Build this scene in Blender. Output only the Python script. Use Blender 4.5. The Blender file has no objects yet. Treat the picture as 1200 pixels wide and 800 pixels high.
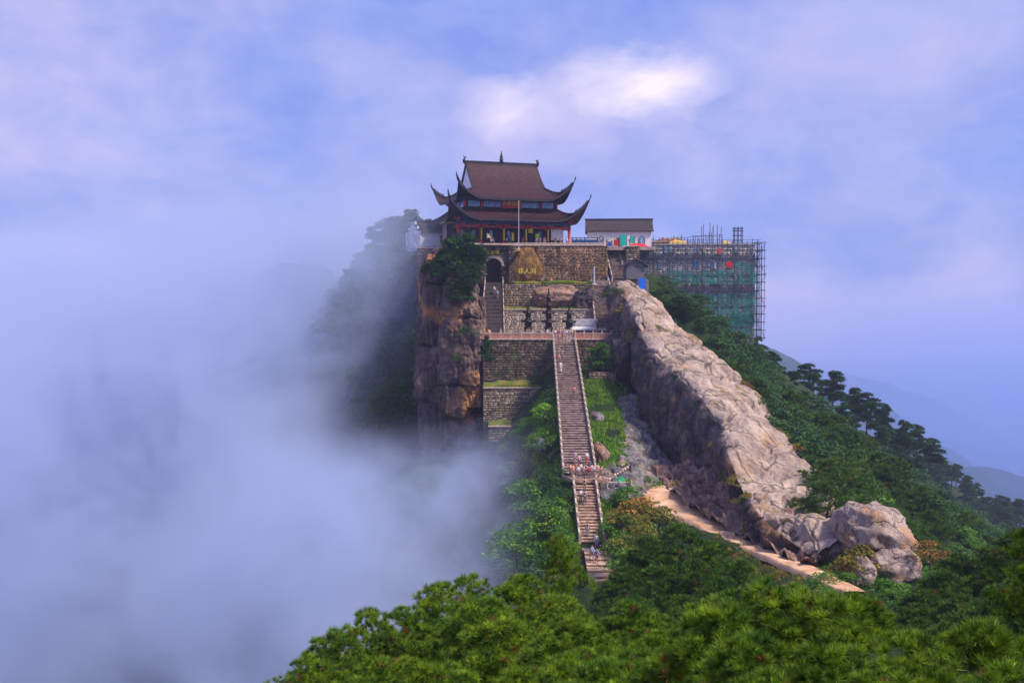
import bpy, bmesh, math, random
import numpy as np
from mathutils import Vector, Matrix, noise as mnoise
random.seed(7); rng = np.random.default_rng(7)
sc = bpy.context.scene
C = sc.collection
R = math.radians

# ------------------------------------------------------------------ camera, world, sun, exposure
HORIZON = 360.0                      # picture row of eye level in the 1200x800 photograph
FOC = 1200.0
PITCH = math.atan((400 - HORIZON) / FOC)
cam = bpy.data.objects.new('camera', bpy.data.cameras.new('camera')); C.objects.link(cam)
cam.data.lens = 36.0; cam.data.sensor_width = 36.0
cam.data.clip_start = 0.3; cam.data.clip_end = 40000
cam.rotation_euler = (math.pi / 2 - PITCH, 0, 0)
sc.camera = cam

SUN_EL, SUN_AZ = R(52), R(62)        # azimuth from the view direction reversed: sun high behind the camera, to the right
sun_dir = Vector((math.sin(SUN_AZ) * math.cos(SUN_EL), -math.cos(SUN_AZ) * math.cos(SUN_EL), math.sin(SUN_EL)))
sl = bpy.data.lights.new('sun', 'SUN'); sl.energy = 4.8; sl.angle = R(10); sl.color = (1.0, 0.9, 0.78)
sun = bpy.data.objects.new('sun', sl); C.objects.link(sun)
sun.rotation_euler = sun_dir.to_track_quat('Z', 'Y').to_euler(); sun.location = (0, 0, 300)

def nd(nt, t, ins=None, **kw):
    n = nt.nodes.new(t)
    for k, v in kw.items(): setattr(n, k, v)
    if ins:
        for k, v in ins.items():
            if isinstance(v, bpy.types.NodeSocket): nt.links.new(v, n.inputs[k])
            else: n.inputs[k].default_value = v
    return n
def ramp(nt, fac, stops, interp='LINEAR'):
    n = nt.nodes.new('ShaderNodeValToRGB'); nt.links.new(fac, n.inputs[0]); cr = n.color_ramp; cr.interpolation = interp
    while len(cr.elements) < len(stops): cr.elements.new(0.5)
    for e, (p, c) in zip(cr.elements, stops):
        e.position = p; e.color = (*c, 1) if len(c) == 3 else c
    return n.outputs[0]
def mixc(nt, fac, a, b, blend='MIX'):
    n = nt.nodes.new('ShaderNodeMix'); n.data_type = 'RGBA'; n.blend_type = blend
    for s, v in ((0, fac), (6, a), (7, b)):
        if isinstance(v, bpy.types.NodeSocket): nt.links.new(v, n.inputs[s])
        elif s == 0: n.inputs[0].default_value = v
        else: n.inputs[s].default_value = (*v, 1)
    return n.outputs[2]
def mth(nt, op, a, b=None, clamp=False):
    n = nt.nodes.new('ShaderNodeMath'); n.operation = op; n.use_clamp = clamp
    for i, v in ((0, a), (1, b)):
        if v is None: continue
        if isinstance(v, bpy.types.NodeSocket): nt.links.new(v, n.inputs[i])
        else: n.inputs[i].default_value = v
    return n.outputs[0]
def vmth(nt, op, a, b=None):
    n = nt.nodes.new('ShaderNodeVectorMath'); n.operation = op
    for i, v in ((0, a), (1, b)):
        if v is None: continue
        if isinstance(v, bpy.types.NodeSocket): nt.links.new(v, n.inputs[i])
        else: n.inputs[i].default_value = v
    return n

w = bpy.data.worlds.new('World'); sc.world = w; w.use_nodes = True
nt = w.node_tree; nt.nodes.clear()
sky = nd(nt, 'ShaderNodeTexSky', sky_type='NISHITA', sun_disc=False, sun_elevation=SUN_EL, altitude=1000.0, air_density=1.0, dust_density=1.5, ozone_density=2.0)
sky.sun_rotation = math.pi - SUN_AZ
tc = nd(nt, 'ShaderNodeTexCoord')
g = tc.outputs['Generated']
sep = nd(nt, 'ShaderNodeSeparateXYZ', {0: g})
# cloud layer coordinates: stretched along the horizon
mp = nd(nt, 'ShaderNodeMapping', {0: g, 'Scale': (1.0, 1.0, 1.7), 'Location': (0.3, 0.1, 0.35)})
n1 = nd(nt, 'ShaderNodeTexNoise', {'Vector': mp.outputs[0], 'Scale': 3.4, 'Detail': 6.0, 'Roughness': 0.55, 'Distortion': 0.2})
n2 = nd(nt, 'ShaderNodeTexNoise', {'Vector': mp.outputs[0], 'Scale': 7.5, 'Detail': 6.0, 'Roughness': 0.6, 'Distortion': 0.3})
cloudc = ramp(nt, n1.outputs[0], [(0.34, (2.4, 3.4, 8.6)), (0.44, (3.4, 4.1, 8.7)), (0.54, (4.5, 4.7, 8.7)), (0.66, (5.7, 5.4, 8.9))])
nb = ramp(nt, n2.outputs[0], [(0.36, (0.76, 0.84, 0.97)), (0.64, (1.12, 1.07, 1.02))])
cloudc = mixc(nt, 1.0, cloudc, nb, 'MULTIPLY')
base = mixc(nt, 0.90, sky.outputs[0], cloudc)
# the brightest thin place in the cloud, upper right of the temple (px 745,95)
def sky_dir(px, py):
    dx, dy = (px - 600) / FOC, (400 - py) / FOC
    v = Vector((dx, math.cos(PITCH) + dy * math.sin(PITCH), -math.sin(PITCH) + dy * math.cos(PITCH))); return v.normalized()
def glow(base, px, py, rad, col, amt):
    d = sky_dir(px, py)
    dirn = vmth(nt, 'ADD', g, vmth(nt, 'SCALE', n2.outputs[1], None).outputs[0]);
    dirn.inputs[1].links[0].from_node.inputs[3].default_value = 0.10
    o = vmth(nt, 'SUBTRACT', dirn.outputs[0], tuple(d + Vector((0.05, 0.05, 0.05))))
    o = vmth(nt, 'MULTIPLY', o.outputs[0], (1.0, 1.0, 2.3))
    ln = vmth(nt, 'LENGTH', o.outputs[0])
    f = mth(nt, 'MULTIPLY', ln.outputs[1], 1.0 / rad)
    f = mth(nt, 'SUBTRACT', 1.0, f, True)
    f = mth(nt, 'MULTIPLY', mth(nt, 'POWER', f, 1.3), amt, True)
    return mixc(nt, f, base, col)
base = glow(base, 755, 92, 0.088, (10.2, 9.0, 10.2), 1.1)
base = glow(base, 605, 128, 0.07, (8.4, 7.6, 9.8), 0.9)
base = glow(base, 1000, 60, 0.22, (6.6, 6.0, 8.6), 0.55)
bg = nd(nt, 'ShaderNodeBackground', {'Color': base, 'Strength': 0.1})
nt.links.new(bg.outputs[0], nd(nt, 'ShaderNodeOutputWorld').inputs[0])

sc.view_settings.view_transform = 'Standard'; sc.view_settings.look = 'None'
sc.view_settings.exposure = 0.12; sc.view_settings.gamma = 1.0
cy = sc.cycles
cy.use_denoising = True
cy.max_bounces = 5; cy.diffuse_bounces = 2; cy.glossy_bounces = 2; cy.transparent_max_bounces = 8; cy.transmission_bounces = 2
cy.volume_bounces = 4
cy.volume_step_rate = 3.0; cy.volume_max_steps = 128
cy.caustics_reflective = False; cy.caustics_refractive = False
cy.sample_clamp_indirect = 4.0
cy.use_adaptive_sampling = True; cy.adaptive_threshold = 0.02

# ------------------------------------------------------------------ helpers
def P(px, py, Y):
    """world point seen at picture position (px,py) of the 1200x800 photograph at depth Y"""
    dx, dy = (px - 600) / FOC, (400 - py) / FOC
    v = Vector((dx, math.cos(PITCH) + dy * math.sin(PITCH), -math.sin(PITCH) + dy * math.cos(PITCH)))
    return v * (Y / v.y)
def tag(o, label=None, cat=None, group=None, kind=None):
    if label: o['label'] = label
    if cat: o['category'] = cat
    if group: o['group'] = group
    if kind: o['kind'] = kind
    return o
def link(name, me, parent=None, mat=None, loc=None):
    o = bpy.data.objects.new(name, me); C.objects.link(o)
    if parent: o.parent = parent
    if mat is not None and not len(me.materials): me.materials.append(mat)
    if loc is not None: o.location = loc
    return o
def empty(name, loc=(0, 0, 0), rz=0, parent=None):
    o = bpy.data.objects.new(name, None); C.objects.link(o); o.location = loc; o.rotation_euler = (0, 0, rz); o.empty_display_size = 0.3
    if parent: o.parent = parent
    return o
def pymesh(name, V, F, mat=None, smooth=False):
    me = bpy.data.meshes.new(name)
    me.from_pydata([tuple(v) for v in V], [], [tuple(f) for f in F]); me.update()
    if mat is not None: me.materials.append(mat)
    if smooth: me.polygons.foreach_set('use_smooth', [True] * len(me.polygons))
    return me
def npmesh(name, V, F, mat=None, smooth=False):
    """fast mesh from numpy arrays; F is (n,k)"""
    V = np.asarray(V, dtype=np.float32); F = np.asarray(F, dtype=np.int32)
    me = bpy.data.meshes.new(name); n, k = F.shape
    me.vertices.add(len(V)); me.vertices.foreach_set('co', V.ravel())
    me.loops.add(n * k); me.loops.foreach_set('vertex_index', F.ravel())
    me.polygons.add(n); me.polygons.foreach_set('loop_start', np.arange(0, n * k, k, dtype=np.int32))
    me.polygons.foreach_set('loop_total', np.full(n, k, dtype=np.int32))
    if smooth: me.polygons.foreach_set('use_smooth', np.ones(n, dtype=bool))
    me.update(calc_edges=True); me.validate()
    if mat is not None: me.materials.append(mat)
    return me
def rs(pts, n, closed=False):
    """Catmull-Rom resample of a list of numpy points to n points"""
    pts = np.asarray(pts, float); m = len(pts)
    t = np.linspace(0, m - 1, n); i = np.clip(t.astype(int), 0, m - 2); f = (t - i)[:, None]
    p0 = pts[np.maximum(i - 1, 0)]; p1 = pts[i]; p2 = pts[i + 1]; p3 = pts[np.minimum(i + 2, m - 1)]
    return 0.5 * ((2 * p1) + (-p0 + p2) * f + (2 * p0 - 5 * p1 + 4 * p2 - p3) * f * f + (-p0 + 3 * p1 - 3 * p2 + p3) * f ** 3)
class VN:
    """vectorised value noise"""
    def __init__(s, seed): s.t = np.random.default_rng(seed).random((64, 64, 64)).astype(np.float32)
    def __call__(s, x, y, z=0.0):
        x, y, z = np.broadcast_arrays(x, y, z)
        xi, yi, zi = np.floor(x).astype(int), np.floor(y).astype(int), np.floor(z).astype(int)
        fx, fy, fz = x - xi, y - yi, z - zi
        fx, fy, fz = [f * f * (3 - 2 * f) for f in (fx, fy, fz)]
        def T(a, b, c): return s.t[(xi + a) & 63, (yi + b) & 63, (zi + c) & 63]
        a = T(0, 0, 0) * (1 - fx) + T(1, 0, 0) * fx; b = T(0, 1, 0) * (1 - fx) + T(1, 1, 0) * fx
        c = T(0, 0, 1) * (1 - fx) + T(1, 0, 1) * fx; d = T(0, 1, 1) * (1 - fx) + T(1, 1, 1) * fx
        return ((a * (1 - fy) + b * fy) * (1 - fz) + (c * (1 - fy) + d * fy) * fz) * 2 - 1
vn = VN(3)
def fbm(x, y, z=0.0, o=4, r=0.5):
    s = 0; a = 1.0; f = 1.0
    for k in range(o):
        s = s + a * vn(x * f + 7.3 * k, y * f + 3.1 * k, z * f + 1.7 * k); a *= r; f *= 2.03
    return s
def ridged(x, y, z=0.0, o=4, r=0.5):
    s = 0; a = 1.0; f = 1.0
    for k in range(o):
        s = s + a * (1 - 2 * np.abs(vn(x * f + 5.3 * k, y * f + 9.1 * k, z * f + 2.7 * k))); a *= r; f *= 2.1
    return s
class MB:
    """collects boxes, tubes and prisms into one mesh"""
    def __init__(s): s.V = []; s.F = []; s.mi = []; s.m = 0
    def add(s, V, F):
        b = len(s.V); s.V += [tuple(v) for v in V]; s.F += [tuple(i + b for i in f) for f in F]; s.mi += [s.m] * len(F); return s
    def box(s, x0, x1, y0, y1, z0, z1):
        V = [(x, y, z) for z in (z0, z1) for y in (y0, y1) for x in (x0, x1)]
        return s.add(V, [(0, 2, 3, 1), (4, 5, 7, 6), (0, 1, 5, 4), (2, 6, 7, 3), (0, 4, 6, 2), (1, 3, 7, 5)])
    def tube(s, pts, rad, n=6, cap=True):
        pts = [Vector(p) for p in pts]; m = len(pts); V = []; F = []
        if not hasattr(rad, '__len__'): rad = [rad] * m
        for i, p in enumerate(pts):
            d = (pts[min(i + 1, m - 1)] - pts[max(i - 1, 0)])
            if d.length < 1e-9: d = Vector((0, 0, 1))
            d.normalize()
            a = d.cross(Vector((0, 0, 1)) if abs(d.z) < 0.9 else Vector((1, 0, 0))).normalized(); b = d.cross(a)
            for k in range(n):
                t = 2 * math.pi * (k + 0.5) / n; V.append(p + (a * math.cos(t) + b * math.sin(t)) * rad[i])
        for i in range(m - 1):
            for k in range(n):
                k2 = (k + 1) % n; F.append((i * n + k, i * n + k2, (i + 1) * n + k2, (i + 1) * n + k))
        if cap: F.append(tuple(range(n - 1, -1, -1))); F.append(tuple((m - 1) * n + k for k in range(n)))
        return s.add(V, F)
    def lathe(s, prof, n=10, c=(0, 0, 0)):
        V = []; F = []; m = len(prof)
        for r, z in prof:
            for k in range(n):
                t = 2 * math.pi * k / n; V.append((c[0] + r * math.cos(t), c[1] + r * math.sin(t), c[2] + z))
        for i in range(m - 1):
            for k in range(n):
                k2 = (k + 1) % n; F.append((i * n + k, i * n + k2, (i + 1) * n + k2, (i + 1) * n + k))
        F.append(tuple(range(n - 1, -1, -1))); F.append(tuple((m - 1) * n + k for k in range(n)))
        return s.add(V, F)
    def prism(s, poly, y0, y1):
        """polygon in x,z extruded along y"""
        n = len(poly); V = [(x, y0, z) for x, z in poly] + [(x, y1, z) for x, z in poly]
        F = [tuple(range(n)), tuple(range(2 * n - 1, n - 1, -1))] + [(i, n + i, n + (i + 1) % n, (i + 1) % n) for i in range(n)]
        return s.add(V, F)
    def me(s, name, mats=None, smooth=False):
        me = pymesh(name, s.V, s.F, None, smooth)
        if mats is not None:
            for m_ in (mats if isinstance(mats, (list, tuple)) else [mats]): me.materials.append(m_)
            me.polygons.foreach_set('material_index', s.mi)
        bm = bmesh.new(); bm.from_mesh(me); bmesh.ops.recalc_face_normals(bm, faces=bm.faces); bm.to_mesh(me); bm.free()
        return me
    def build(s, name, mats, parent=None, smooth=False): return link(name, s.me(name, mats, smooth), parent)

# ------------------------------------------------------------------ materials
def material(name, rough=0.8, spec=0.3):
    m = bpy.data.materials.new(name); m.use_nodes = True; nt = m.node_tree
    b = nt.nodes['Principled BSDF']; b.inputs['Roughness'].default_value = rough; b.inputs['Specular IOR Level'].default_value = spec
    return m, nt, b
def bump(nt, b, h, strength=0.5, dist=0.1):
    n = nd(nt, 'ShaderNodeBump', {'Height': h, 'Strength': strength, 'Distance': dist}); nt.links.new(n.outputs[0], b.inputs['Normal']); return n
def plain(name, col, var=0.15, rough=0.7, scale=3.0, bmp=0.0, metal=0.0, spec=0.3):
    """one colour with slight blotches of lighter and darker wear"""
    m, nt, b = material(name, rough, spec)
    tc = nd(nt, 'ShaderNodeTexCoord'); n = nd(nt, 'ShaderNodeTexNoise', {'Vector': tc.outputs['Object'], 'Scale': scale, 'Detail': 5.0, 'Roughness': 0.6})
    lo = tuple(c * (1 - var * 1.6) for c in col); hi = tuple(min(1, c * (1 + var * 1.3)) for c in col)
    nt.links.new(ramp(nt, n.outputs[0], [(0.3, lo), (0.7, hi)]), b.inputs['Base Color'])
    b.inputs['Metallic'].default_value = metal
    if bmp: bump(nt, b, n.outputs[0], bmp, 0.1)
    return m
def rock_mat(name, cols, scale=0.35, streak=0.5, moss=None, crack=0.5, bmp=0.8, rust=None):
    m, nt, b = material(name, 0.85, 0.25)
    tc = nd(nt, 'ShaderNodeTexCoord'); co = tc.outputs['Object']
    n1 = nd(nt, 'ShaderNodeTexNoise', {'Vector': co, 'Scale': scale, 'Detail': 8.0, 'Roughness': 0.62, 'Distortion': 0.4})
    mp = nd(nt, 'ShaderNodeMapping', {0: co, 'Scale': (1.0, 1.0, 0.12)})
    n2 = nd(nt, 'ShaderNodeTexNoise', {'Vector': mp.outputs[0], 'Scale': scale * 4.5, 'Detail': 5.0, 'Roughness': 0.6})
    n3 = nd(nt, 'ShaderNodeTexNoise', {'Vector': co, 'Scale': scale * 9, 'Detail': 5.0, 'Roughness': 0.7})
    c = ramp(nt, n1.outputs[0], [(0.28, cols[0]), (0.45, cols[1]), (0.6, cols[2]), (0.75, cols[3])])
    s = ramp(nt, n2.outputs[0], [(0.35, (0.34, 0.33, 0.36)), (0.55, (1, 1, 1))])
    c = mixc(nt, streak, c, s, 'MULTIPLY')
    s3 = ramp(nt, n3.outputs[0], [(0.3, (0.62, 0.60, 0.62)), (0.62, (1.12, 1.1, 1.08))])
    c = mixc(nt, 0.8, c, s3, 'MULTIPLY')
    wv = nd(nt, 'ShaderNodeTexNoise', {'Vector': co, 'Scale': scale * 1.5, 'Detail': 3.0})
    wadd = vmth(nt, 'MULTIPLY_ADD', wv.outputs[1], (2.5, 2.5, 2.5)); nt.links.new(co, wadd.inputs[2])
    vo = nd(nt, 'ShaderNodeTexVoronoi', {'Vector': wadd.outputs[0], 'Scale': scale * 0.55}, feature='DISTANCE_TO_EDGE')
    ck = ramp(nt, vo.outputs[0], [(0.0, (0.25, 0.23, 0.25)), (0.035, (1, 1, 1))])
    c = mixc(nt, crack, c, ck, 'MULTIPLY')
    if rust:
        n5 = nd(nt, 'ShaderNodeTexNoise', {'Vector': co, 'Scale': scale * 0.9, 'Detail': 4.0, 'Distortion': 0.6, 'W': 3.0}, noise_dimensions='4D')
        f = ramp(nt, n5.outputs[0], [(0.56, (0, 0, 0)), (0.66, (1, 1, 1))]); c = mixc(nt, mth(nt, 'MULTIPLY', f, rust[1]), c, rust[0])
    if moss:
        n4 = nd(nt, 'ShaderNodeTexNoise', {'Vector': co, 'Scale': scale * 1.4, 'Detail': 7.0, 'Roughness': 0.65, 'W': 1.0}, noise_dimensions='4D')
        f = ramp(nt, n4.outputs[0], [(moss[2], (0, 0, 0)), (moss[2] + 0.06, (1, 1, 1))]); c = mixc(nt, mth(nt, 'MULTIPLY', f, moss[1]), c, moss[0])
    nt.links.new(c, b.inputs['Base Color'])
    h = mth(nt, 'ADD', n1.outputs[0], mth(nt, 'MULTIPLY', n3.outputs[0], 0.35)); h = mth(nt, 'ADD', h, mth(nt, 'MULTIPLY', n2.outputs[0], 0.5 * streak))
    h = mth(nt, 'ADD', h, mth(nt, 'MULTIPLY', ck, 0.25 * crack))
    bump(nt, b, h, bmp, 0.9)
    return m
def leaf_mat(name, cols, scale=0.6, trans=0.25, brown=None, rough=0.55):
    """needles or leaves: colour varies from clump to clump; thin and slightly translucent"""
    m, nt, b = material(name, rough, 0.25)
    geo = nd(nt, 'ShaderNodeNewGeometry'); oi = nd(nt, 'ShaderNodeObjectInfo')
    n = nd(nt, 'ShaderNodeTexNoise', {'Vector': geo.outputs['Position'], 'Scale': scale, 'Detail': 4.0, 'Roughness': 0.65})
    c = ramp(nt, n.outputs[0], [(0.3, cols[0]), (0.5, cols[1]), (0.7, cols[2])])
    isl = ramp(nt, geo.outputs['Random Per Island'], [(0, (0.40, 0.46, 0.5)), (0.6, (1.0, 1.0, 1.0)), (1, (1.9, 1.6, 1.2))])
    c = mixc(nt, 0.9, c, isl, 'MULTIPLY')
    ob = ramp(nt, oi.outputs['Random'], [(0, (0.75, 0.85, 0.9)), (1, (1.25, 1.12, 0.9))])
    c = mixc(nt, 0.6, c, ob, 'MULTIPLY')
    if brown:
        f = mth(nt, 'LESS_THAN', mth(nt, 'ABSOLUTE', mth(nt, 'SUBTRACT', geo.outputs['Random Per Island'], 0.37)), brown[1] / 2); c = mixc(nt, f, c, brown[0])
    nt.links.new(c, b.inputs['Base Color'])
    t = nd(nt, 'ShaderNodeBsdfTranslucent', {'Color': c}); mx = nd(nt, 'ShaderNodeMixShader', {0: trans, 1: b.outputs[0], 2: t.outputs[0]})
    nt.links.new(mx.outputs[0], nt.nodes['Material Output'].inputs[0])
    return m
def stone_wall_mat(name, cols, bw=0.5, bh=0.25, mortar=(0.10, 0.09, 0.085), stain=0.5, moss=0.0, rubble=False):
    m, nt, b = material(name, 0.9, 0.2)
    tc = nd(nt, 'ShaderNodeTexCoord'); uv = tc.outputs['Object']
    s = nd(nt, 'ShaderNodeSeparateXYZ', {0: uv}); cb = nd(nt, 'ShaderNodeCombineXYZ', {0: mth(nt, 'ADD', s.outputs[0], mth(nt, 'MULTIPLY', s.outputs[1], 0.37)), 1: s.outputs[2]})
    if rubble:
        vo = nd(nt, 'ShaderNodeTexVoronoi', {'Vector': cb.outputs[0], 'Scale': 1 / bw}, feature='F1'); ve = nd(nt, 'ShaderNodeTexVoronoi', {'Vector': cb.outputs[0], 'Scale': 1 / bw}, feature='DISTANCE_TO_EDGE')
        fac = nd(nt, 'ShaderNodeSeparateColor', {0: vo.outputs['Color']}).outputs[0]
        c = ramp(nt, fac, [(0.0, cols[0]), (0.5, cols[1]), (1.0, cols[2])]); mo = ramp(nt, ve.outputs[0], [(0.02, (0, 0, 0)), (0.09, (1, 1, 1))])
        c = mixc(nt, mo, mortar, c); h = mo
    else:
        br = nd(nt, 'ShaderNodeTexBrick', {'Vector': cb.outputs[0], 'Scale': 1.0, 'Mortar Size': 0.03, 'Brick Width': bw, 'Row Height': bh, 'Color1': (*cols[0], 1), 'Color2': (*cols[2], 1), 'Mortar': (*mortar, 1), 'Bias': 0.0})
        c = br.outputs[0]; h = mth(nt, 'SUBTRACT', 1.0, br.outputs[1])
    n1 = nd(nt, 'ShaderNodeTexNoise', {'Vector': uv, 'Scale': 0.25, 'Detail': 6.0, 'Roughness': 0.65}); n2 = nd(nt, 'ShaderNodeTexNoise', {'Vector': uv, 'Scale': 3.0, 'Detail': 5.0, 'Roughness': 0.7})
    mp = nd(nt, 'ShaderNodeMapping', {0: uv, 'Scale': (1.0, 1.0, 0.15)}); n3 = nd(nt, 'ShaderNodeTexNoise', {'Vector': mp.outputs[0], 'Scale': 0.9, 'Detail': 5.0})
    c = mixc(nt, 0.85, c, ramp(nt, n2.outputs[0], [(0.3, (0.55, 0.55, 0.58)), (0.68, (1.3, 1.25, 1.2))]), 'MULTIPLY')
    c = mixc(nt, stain, c, ramp(nt, n1.outputs[0], [(0.35, (0.4, 0.4, 0.46)), (0.62, (1.2, 1.1, 0.95))]), 'MULTIPLY')
    c = mixc(nt, stain, c, ramp(nt, n3.outputs[0], [(0.38, (0.35, 0.35, 0.4)), (0.55, (1.1, 1.1, 1.1))]), 'MULTIPLY')
    if moss:
        n4 = nd(nt, 'ShaderNodeTexNoise', {'Vector': uv, 'Scale': 0.5, 'Detail': 6.0, 'W': 2.0}, noise_dimensions='4D')
        c = mixc(nt, mth(nt, 'MULTIPLY', ramp(nt, n4.outputs[0], [(0.5, (0, 0, 0)), (0.6, (1, 1, 1))]), moss), c, (0.06, 0.09, 0.02))
    nt.links.new(c, b.inputs['Base Color'])
    bump(nt, b, mth(nt, 'ADD', h, n2.outputs[0]), 0.7, 0.06)
    return m
# ------------------------------------------------------------------ terrain: ridges as spines whose flanks fall away
def V3(*a): return np.array(P(*a))
ridges = []   # (spine points, left slope, right slope, power)
def ridge(pts, sl, sr, flat=0.0): ridges.append((np.array([np.array(p) for p in pts]), sl, sr, flat))
def dn(p, dz): q = np.array(p); q[2] -= dz; return q
# the temple ridge: from under the camera down to the stair foot, up the stairs, on to the temple rock
ridge([(3, -60, -2), (3, -2, -2.2), (6, 8, -7), (9, 24, -15.5), (11, 45, -23), (12, 70, -28), (13, 92, -32),
       V3(706, 692, 106) - [0, 0, .9], V3(692, 640, 117) - [0, 0, .9], V3(684, 575, 131) - [0, 0, .9], V3(676, 500, 152) - [0, 0, .9], V3(668, 440, 170) - [0, 0, 2.6], V3(663, 402, 184) - [0, 0, 4.0],
       V3(640, 395, 195) - [0, 0, 4.0], V3(630, 360, 204) - [0, 0, 5.0], V3(620, 300, 212) - [0, 0, 3.0], V3(600, 292, 240), V3(560, 300, 300), V3(520, 330, 400)], 1.35, 0.62, 5.0)
# the shoulder that carries the slab and the path
ridge([V3(760, 320, 205), V3(830, 400, 185), V3(885, 480, 160), V3(930, 560, 132), V3(1000, 640, 104), V3(1080, 710, 86), V3(1180, 830, 70), V3(1250, 900, 40)], 1.0, 0.75, 2.0)
# right-hand ground near the camera
ridge([(6, 0, -4), (14, 14, -9.5), (24, 34, -17), (34, 55, -24), (44, 80, -32), (60, 110, -46)], 0.6, 0.5, 3)
# forest ridge beyond the slab and its skyline of tall pines
ridge([V3(790, 350, 212), V3(860, 400, 225), V3(925, 452, 240), V3(985, 500, 262), V3(1050, 545, 280), V3(1110, 590, 290), V3(1190, 655, 300), V3(1260, 740, 300)], 0.8, 0.9, 3)
# bushy shoulder behind the boulders
ridge([V3(930, 515, 185), V3(1000, 560, 170), V3(1080, 612, 155), V3(1150, 660, 140), V3(1230, 730, 125)], 0.8, 0.7, 3)
# teal ridge beyond
ridge([V3(1000, 500, 420), V3(1060, 535, 430), V3(1130, 575, 445), V3(1200, 612, 450), V3(1290, 670, 460)], 0.7, 0.8, 4)
ridge([V3(1080, 520, 1000), V3(1125, 545, 1010), V3(1165, 552, 1050), V3(1230, 550, 1080), V3(1330, 590, 1100)], 0.7, 0.7, 6)
# far blue mountains
ridge([V3(820, 380, 1300), V3(905, 405, 1300), V3(955, 435, 1310), V3(1040, 482, 1330), V3(1110, 525, 1340), V3(1200, 590, 1360)], 0.5, 0.6, 10)
ridge([V3(900, 425, 3600), V3(1030, 447, 3600), V3(1100, 470, 3600), V3(1144, 502, 3700), V3(1210, 518, 3800), V3(1330, 560, 3900)], 0.45, 0.5, 30)
ridge([V3(1000, 480, 2300), V3(1120, 518, 2300), V3(1190, 535, 2350), V3(1260, 525, 2350), V3(1400, 500, 2400)], 0.45, 0.5, 20)
# misty flank left of the temple, and a ghost peak behind it
ridge([V3(570, 300, 225), V3(500, 292, 240), V3(462, 305, 262), V3(425, 345, 276), V3(395, 400, 284), V3(372, 460, 280), V3(340, 540, 270), V3(300, 640, 260)], 1.2, 1.3, 2)
ridge([V3(520, 300, 225), V3(490, 350, 228), V3(455, 420, 225), V3(430, 480, 215), V3(400, 560, 200), V3(380, 640, 185)], 1.1, 1.3, 2)
ridge([V3(400, 345, 400), V3(365, 308, 405), V3(335, 306, 410), V3(300, 325, 420), V3(250, 360, 430), V3(200, 420, 440)], 1.0, 1.0, 3)
# bench that carries the earth path
ridge([V3(742, 545, 143) - [0, 0, .7], V3(778, 578, 131) - [0, 0, .6], V3(825, 610, 118.5) - [0, 0, .5], V3(850, 625, 112) - [0, 0, .45], V3(885, 641, 105) - [0, 0, .45], V3(925, 658, 98.5) - [0, 0, .45], V3(965, 675, 92.5) - [0, 0, .45], V3(1015, 699, 86) - [0, 0, .5], V3(1075, 715, 84) - [0, 0, 1.0]], 0.7, 0.7, 2.4)
# mounds that carry the near pines
ridge([V3(300, 880, 19), V3(352, 842, 20), V3(432, 800, 23), V3(512, 772, 25), V3(600, 765, 27), V3(655, 745, 31), V3(700, 790, 30)], 1.3, 1.2, 1.0)
ridge([V3(690, 800, 20), V3(800, 800, 14), V3(880, 800, 11), V3(960, 810, 10), V3(1080, 830, 9), V3(1200, 860, 8.5)], 0.7, 0.9, 1.0)
ridge([V3(735, 700, 66), V3(770, 682, 66), V3(838, 700, 61), V3(905, 735, 52)], 0.8, 0.8, 2.0)
ridge([V3(1050, 760, 66), V3(1095, 725, 64), V3(1165, 705, 61), V3(1240, 700, 52)], 0.8, 0.8, 2.0)
ridge([(-45, 60, -62), (-40, 100, -60), (-34, 140, -56), (-30, 170, -50)], 1.0, 1.0, 3)
def height(x, y, detail=True):
    x = np.asarray(x, float); y = np.asarray(y, float); sh = x.shape; x = x.ravel(); y = y.ravel()
    wx = x + 3.0 * fbm(x / 34.0, y / 34.0, 0.5, 3); wy = y + 3.0 * fbm(x / 34.0, y / 34.0, 9.5, 3)
    near = np.clip((np.abs(x) + np.abs(y)) / 400.0, 0, 1)
    h = np.full(x.shape, -620.0) + 14 * fbm(x / 160.0, y / 160.0, 0.2, 4)
    for pts, sl_, sr_, flat in ridges:
        best = np.full(x.shape, 1e9); bz = np.zeros(x.shape); side = np.zeros(x.shape)
        for a, b in zip(pts[:-1], pts[1:]):
            d = b[:2] - a[:2]; L2 = (d ** 2).sum() + 1e-9
            t = np.clip(((wx - a[0]) * d[0] + (wy - a[1]) * d[1]) / L2, 0, 1)
            qx = wx - a[0] - t * d[0]; qy = wy - a[1] - t * d[1]; dist = np.hypot(qx, qy)
            u = dist < best; best = np.where(u, dist, best); bz = np.where(u, a[2] + t * (b[2] - a[2]), bz); side = np.where(u, d[0] * qy - d[1] * qx, side)
        sl2 = np.where(side > 0, sl_, sr_); dd = np.maximum(best - flat, 0)
        hh = bz - sl2 * dd
        k = 2.5; m = np.maximum(h, hh); h = m + k * np.log1p(np.exp(-np.abs(h - hh) / k)) * np.clip(np.abs(dd) / 12, 0, 1)
    if detail:
        h = h + 0.5 * fbm(x / 9.0, y / 9.0, 4.4, 4) * np.clip((np.hypot(x, y) - 5) / 30, 0.1, 1.6)
        h = h + 6.0 * fbm(x / 60.0, y / 60.0, 2.0, 4) * np.clip((np.hypot(x, y) - 260) / 300, 0, 1.5)
    return h.reshape(sh)
def axis(segs):
    out = []
    for a, b, n in segs: out += list(np.linspace(a, b, n, endpoint=False))
    return np.array(out + [segs[-1][1]])
gx = axis([(-9000, -1500, 14), (-1500, -300, 40), (-300, -60, 60), (-60, 110, 200), (110, 320, 110), (320, 1500, 90), (1500, 3500, 50), (3500, 9000, 14)])
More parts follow.
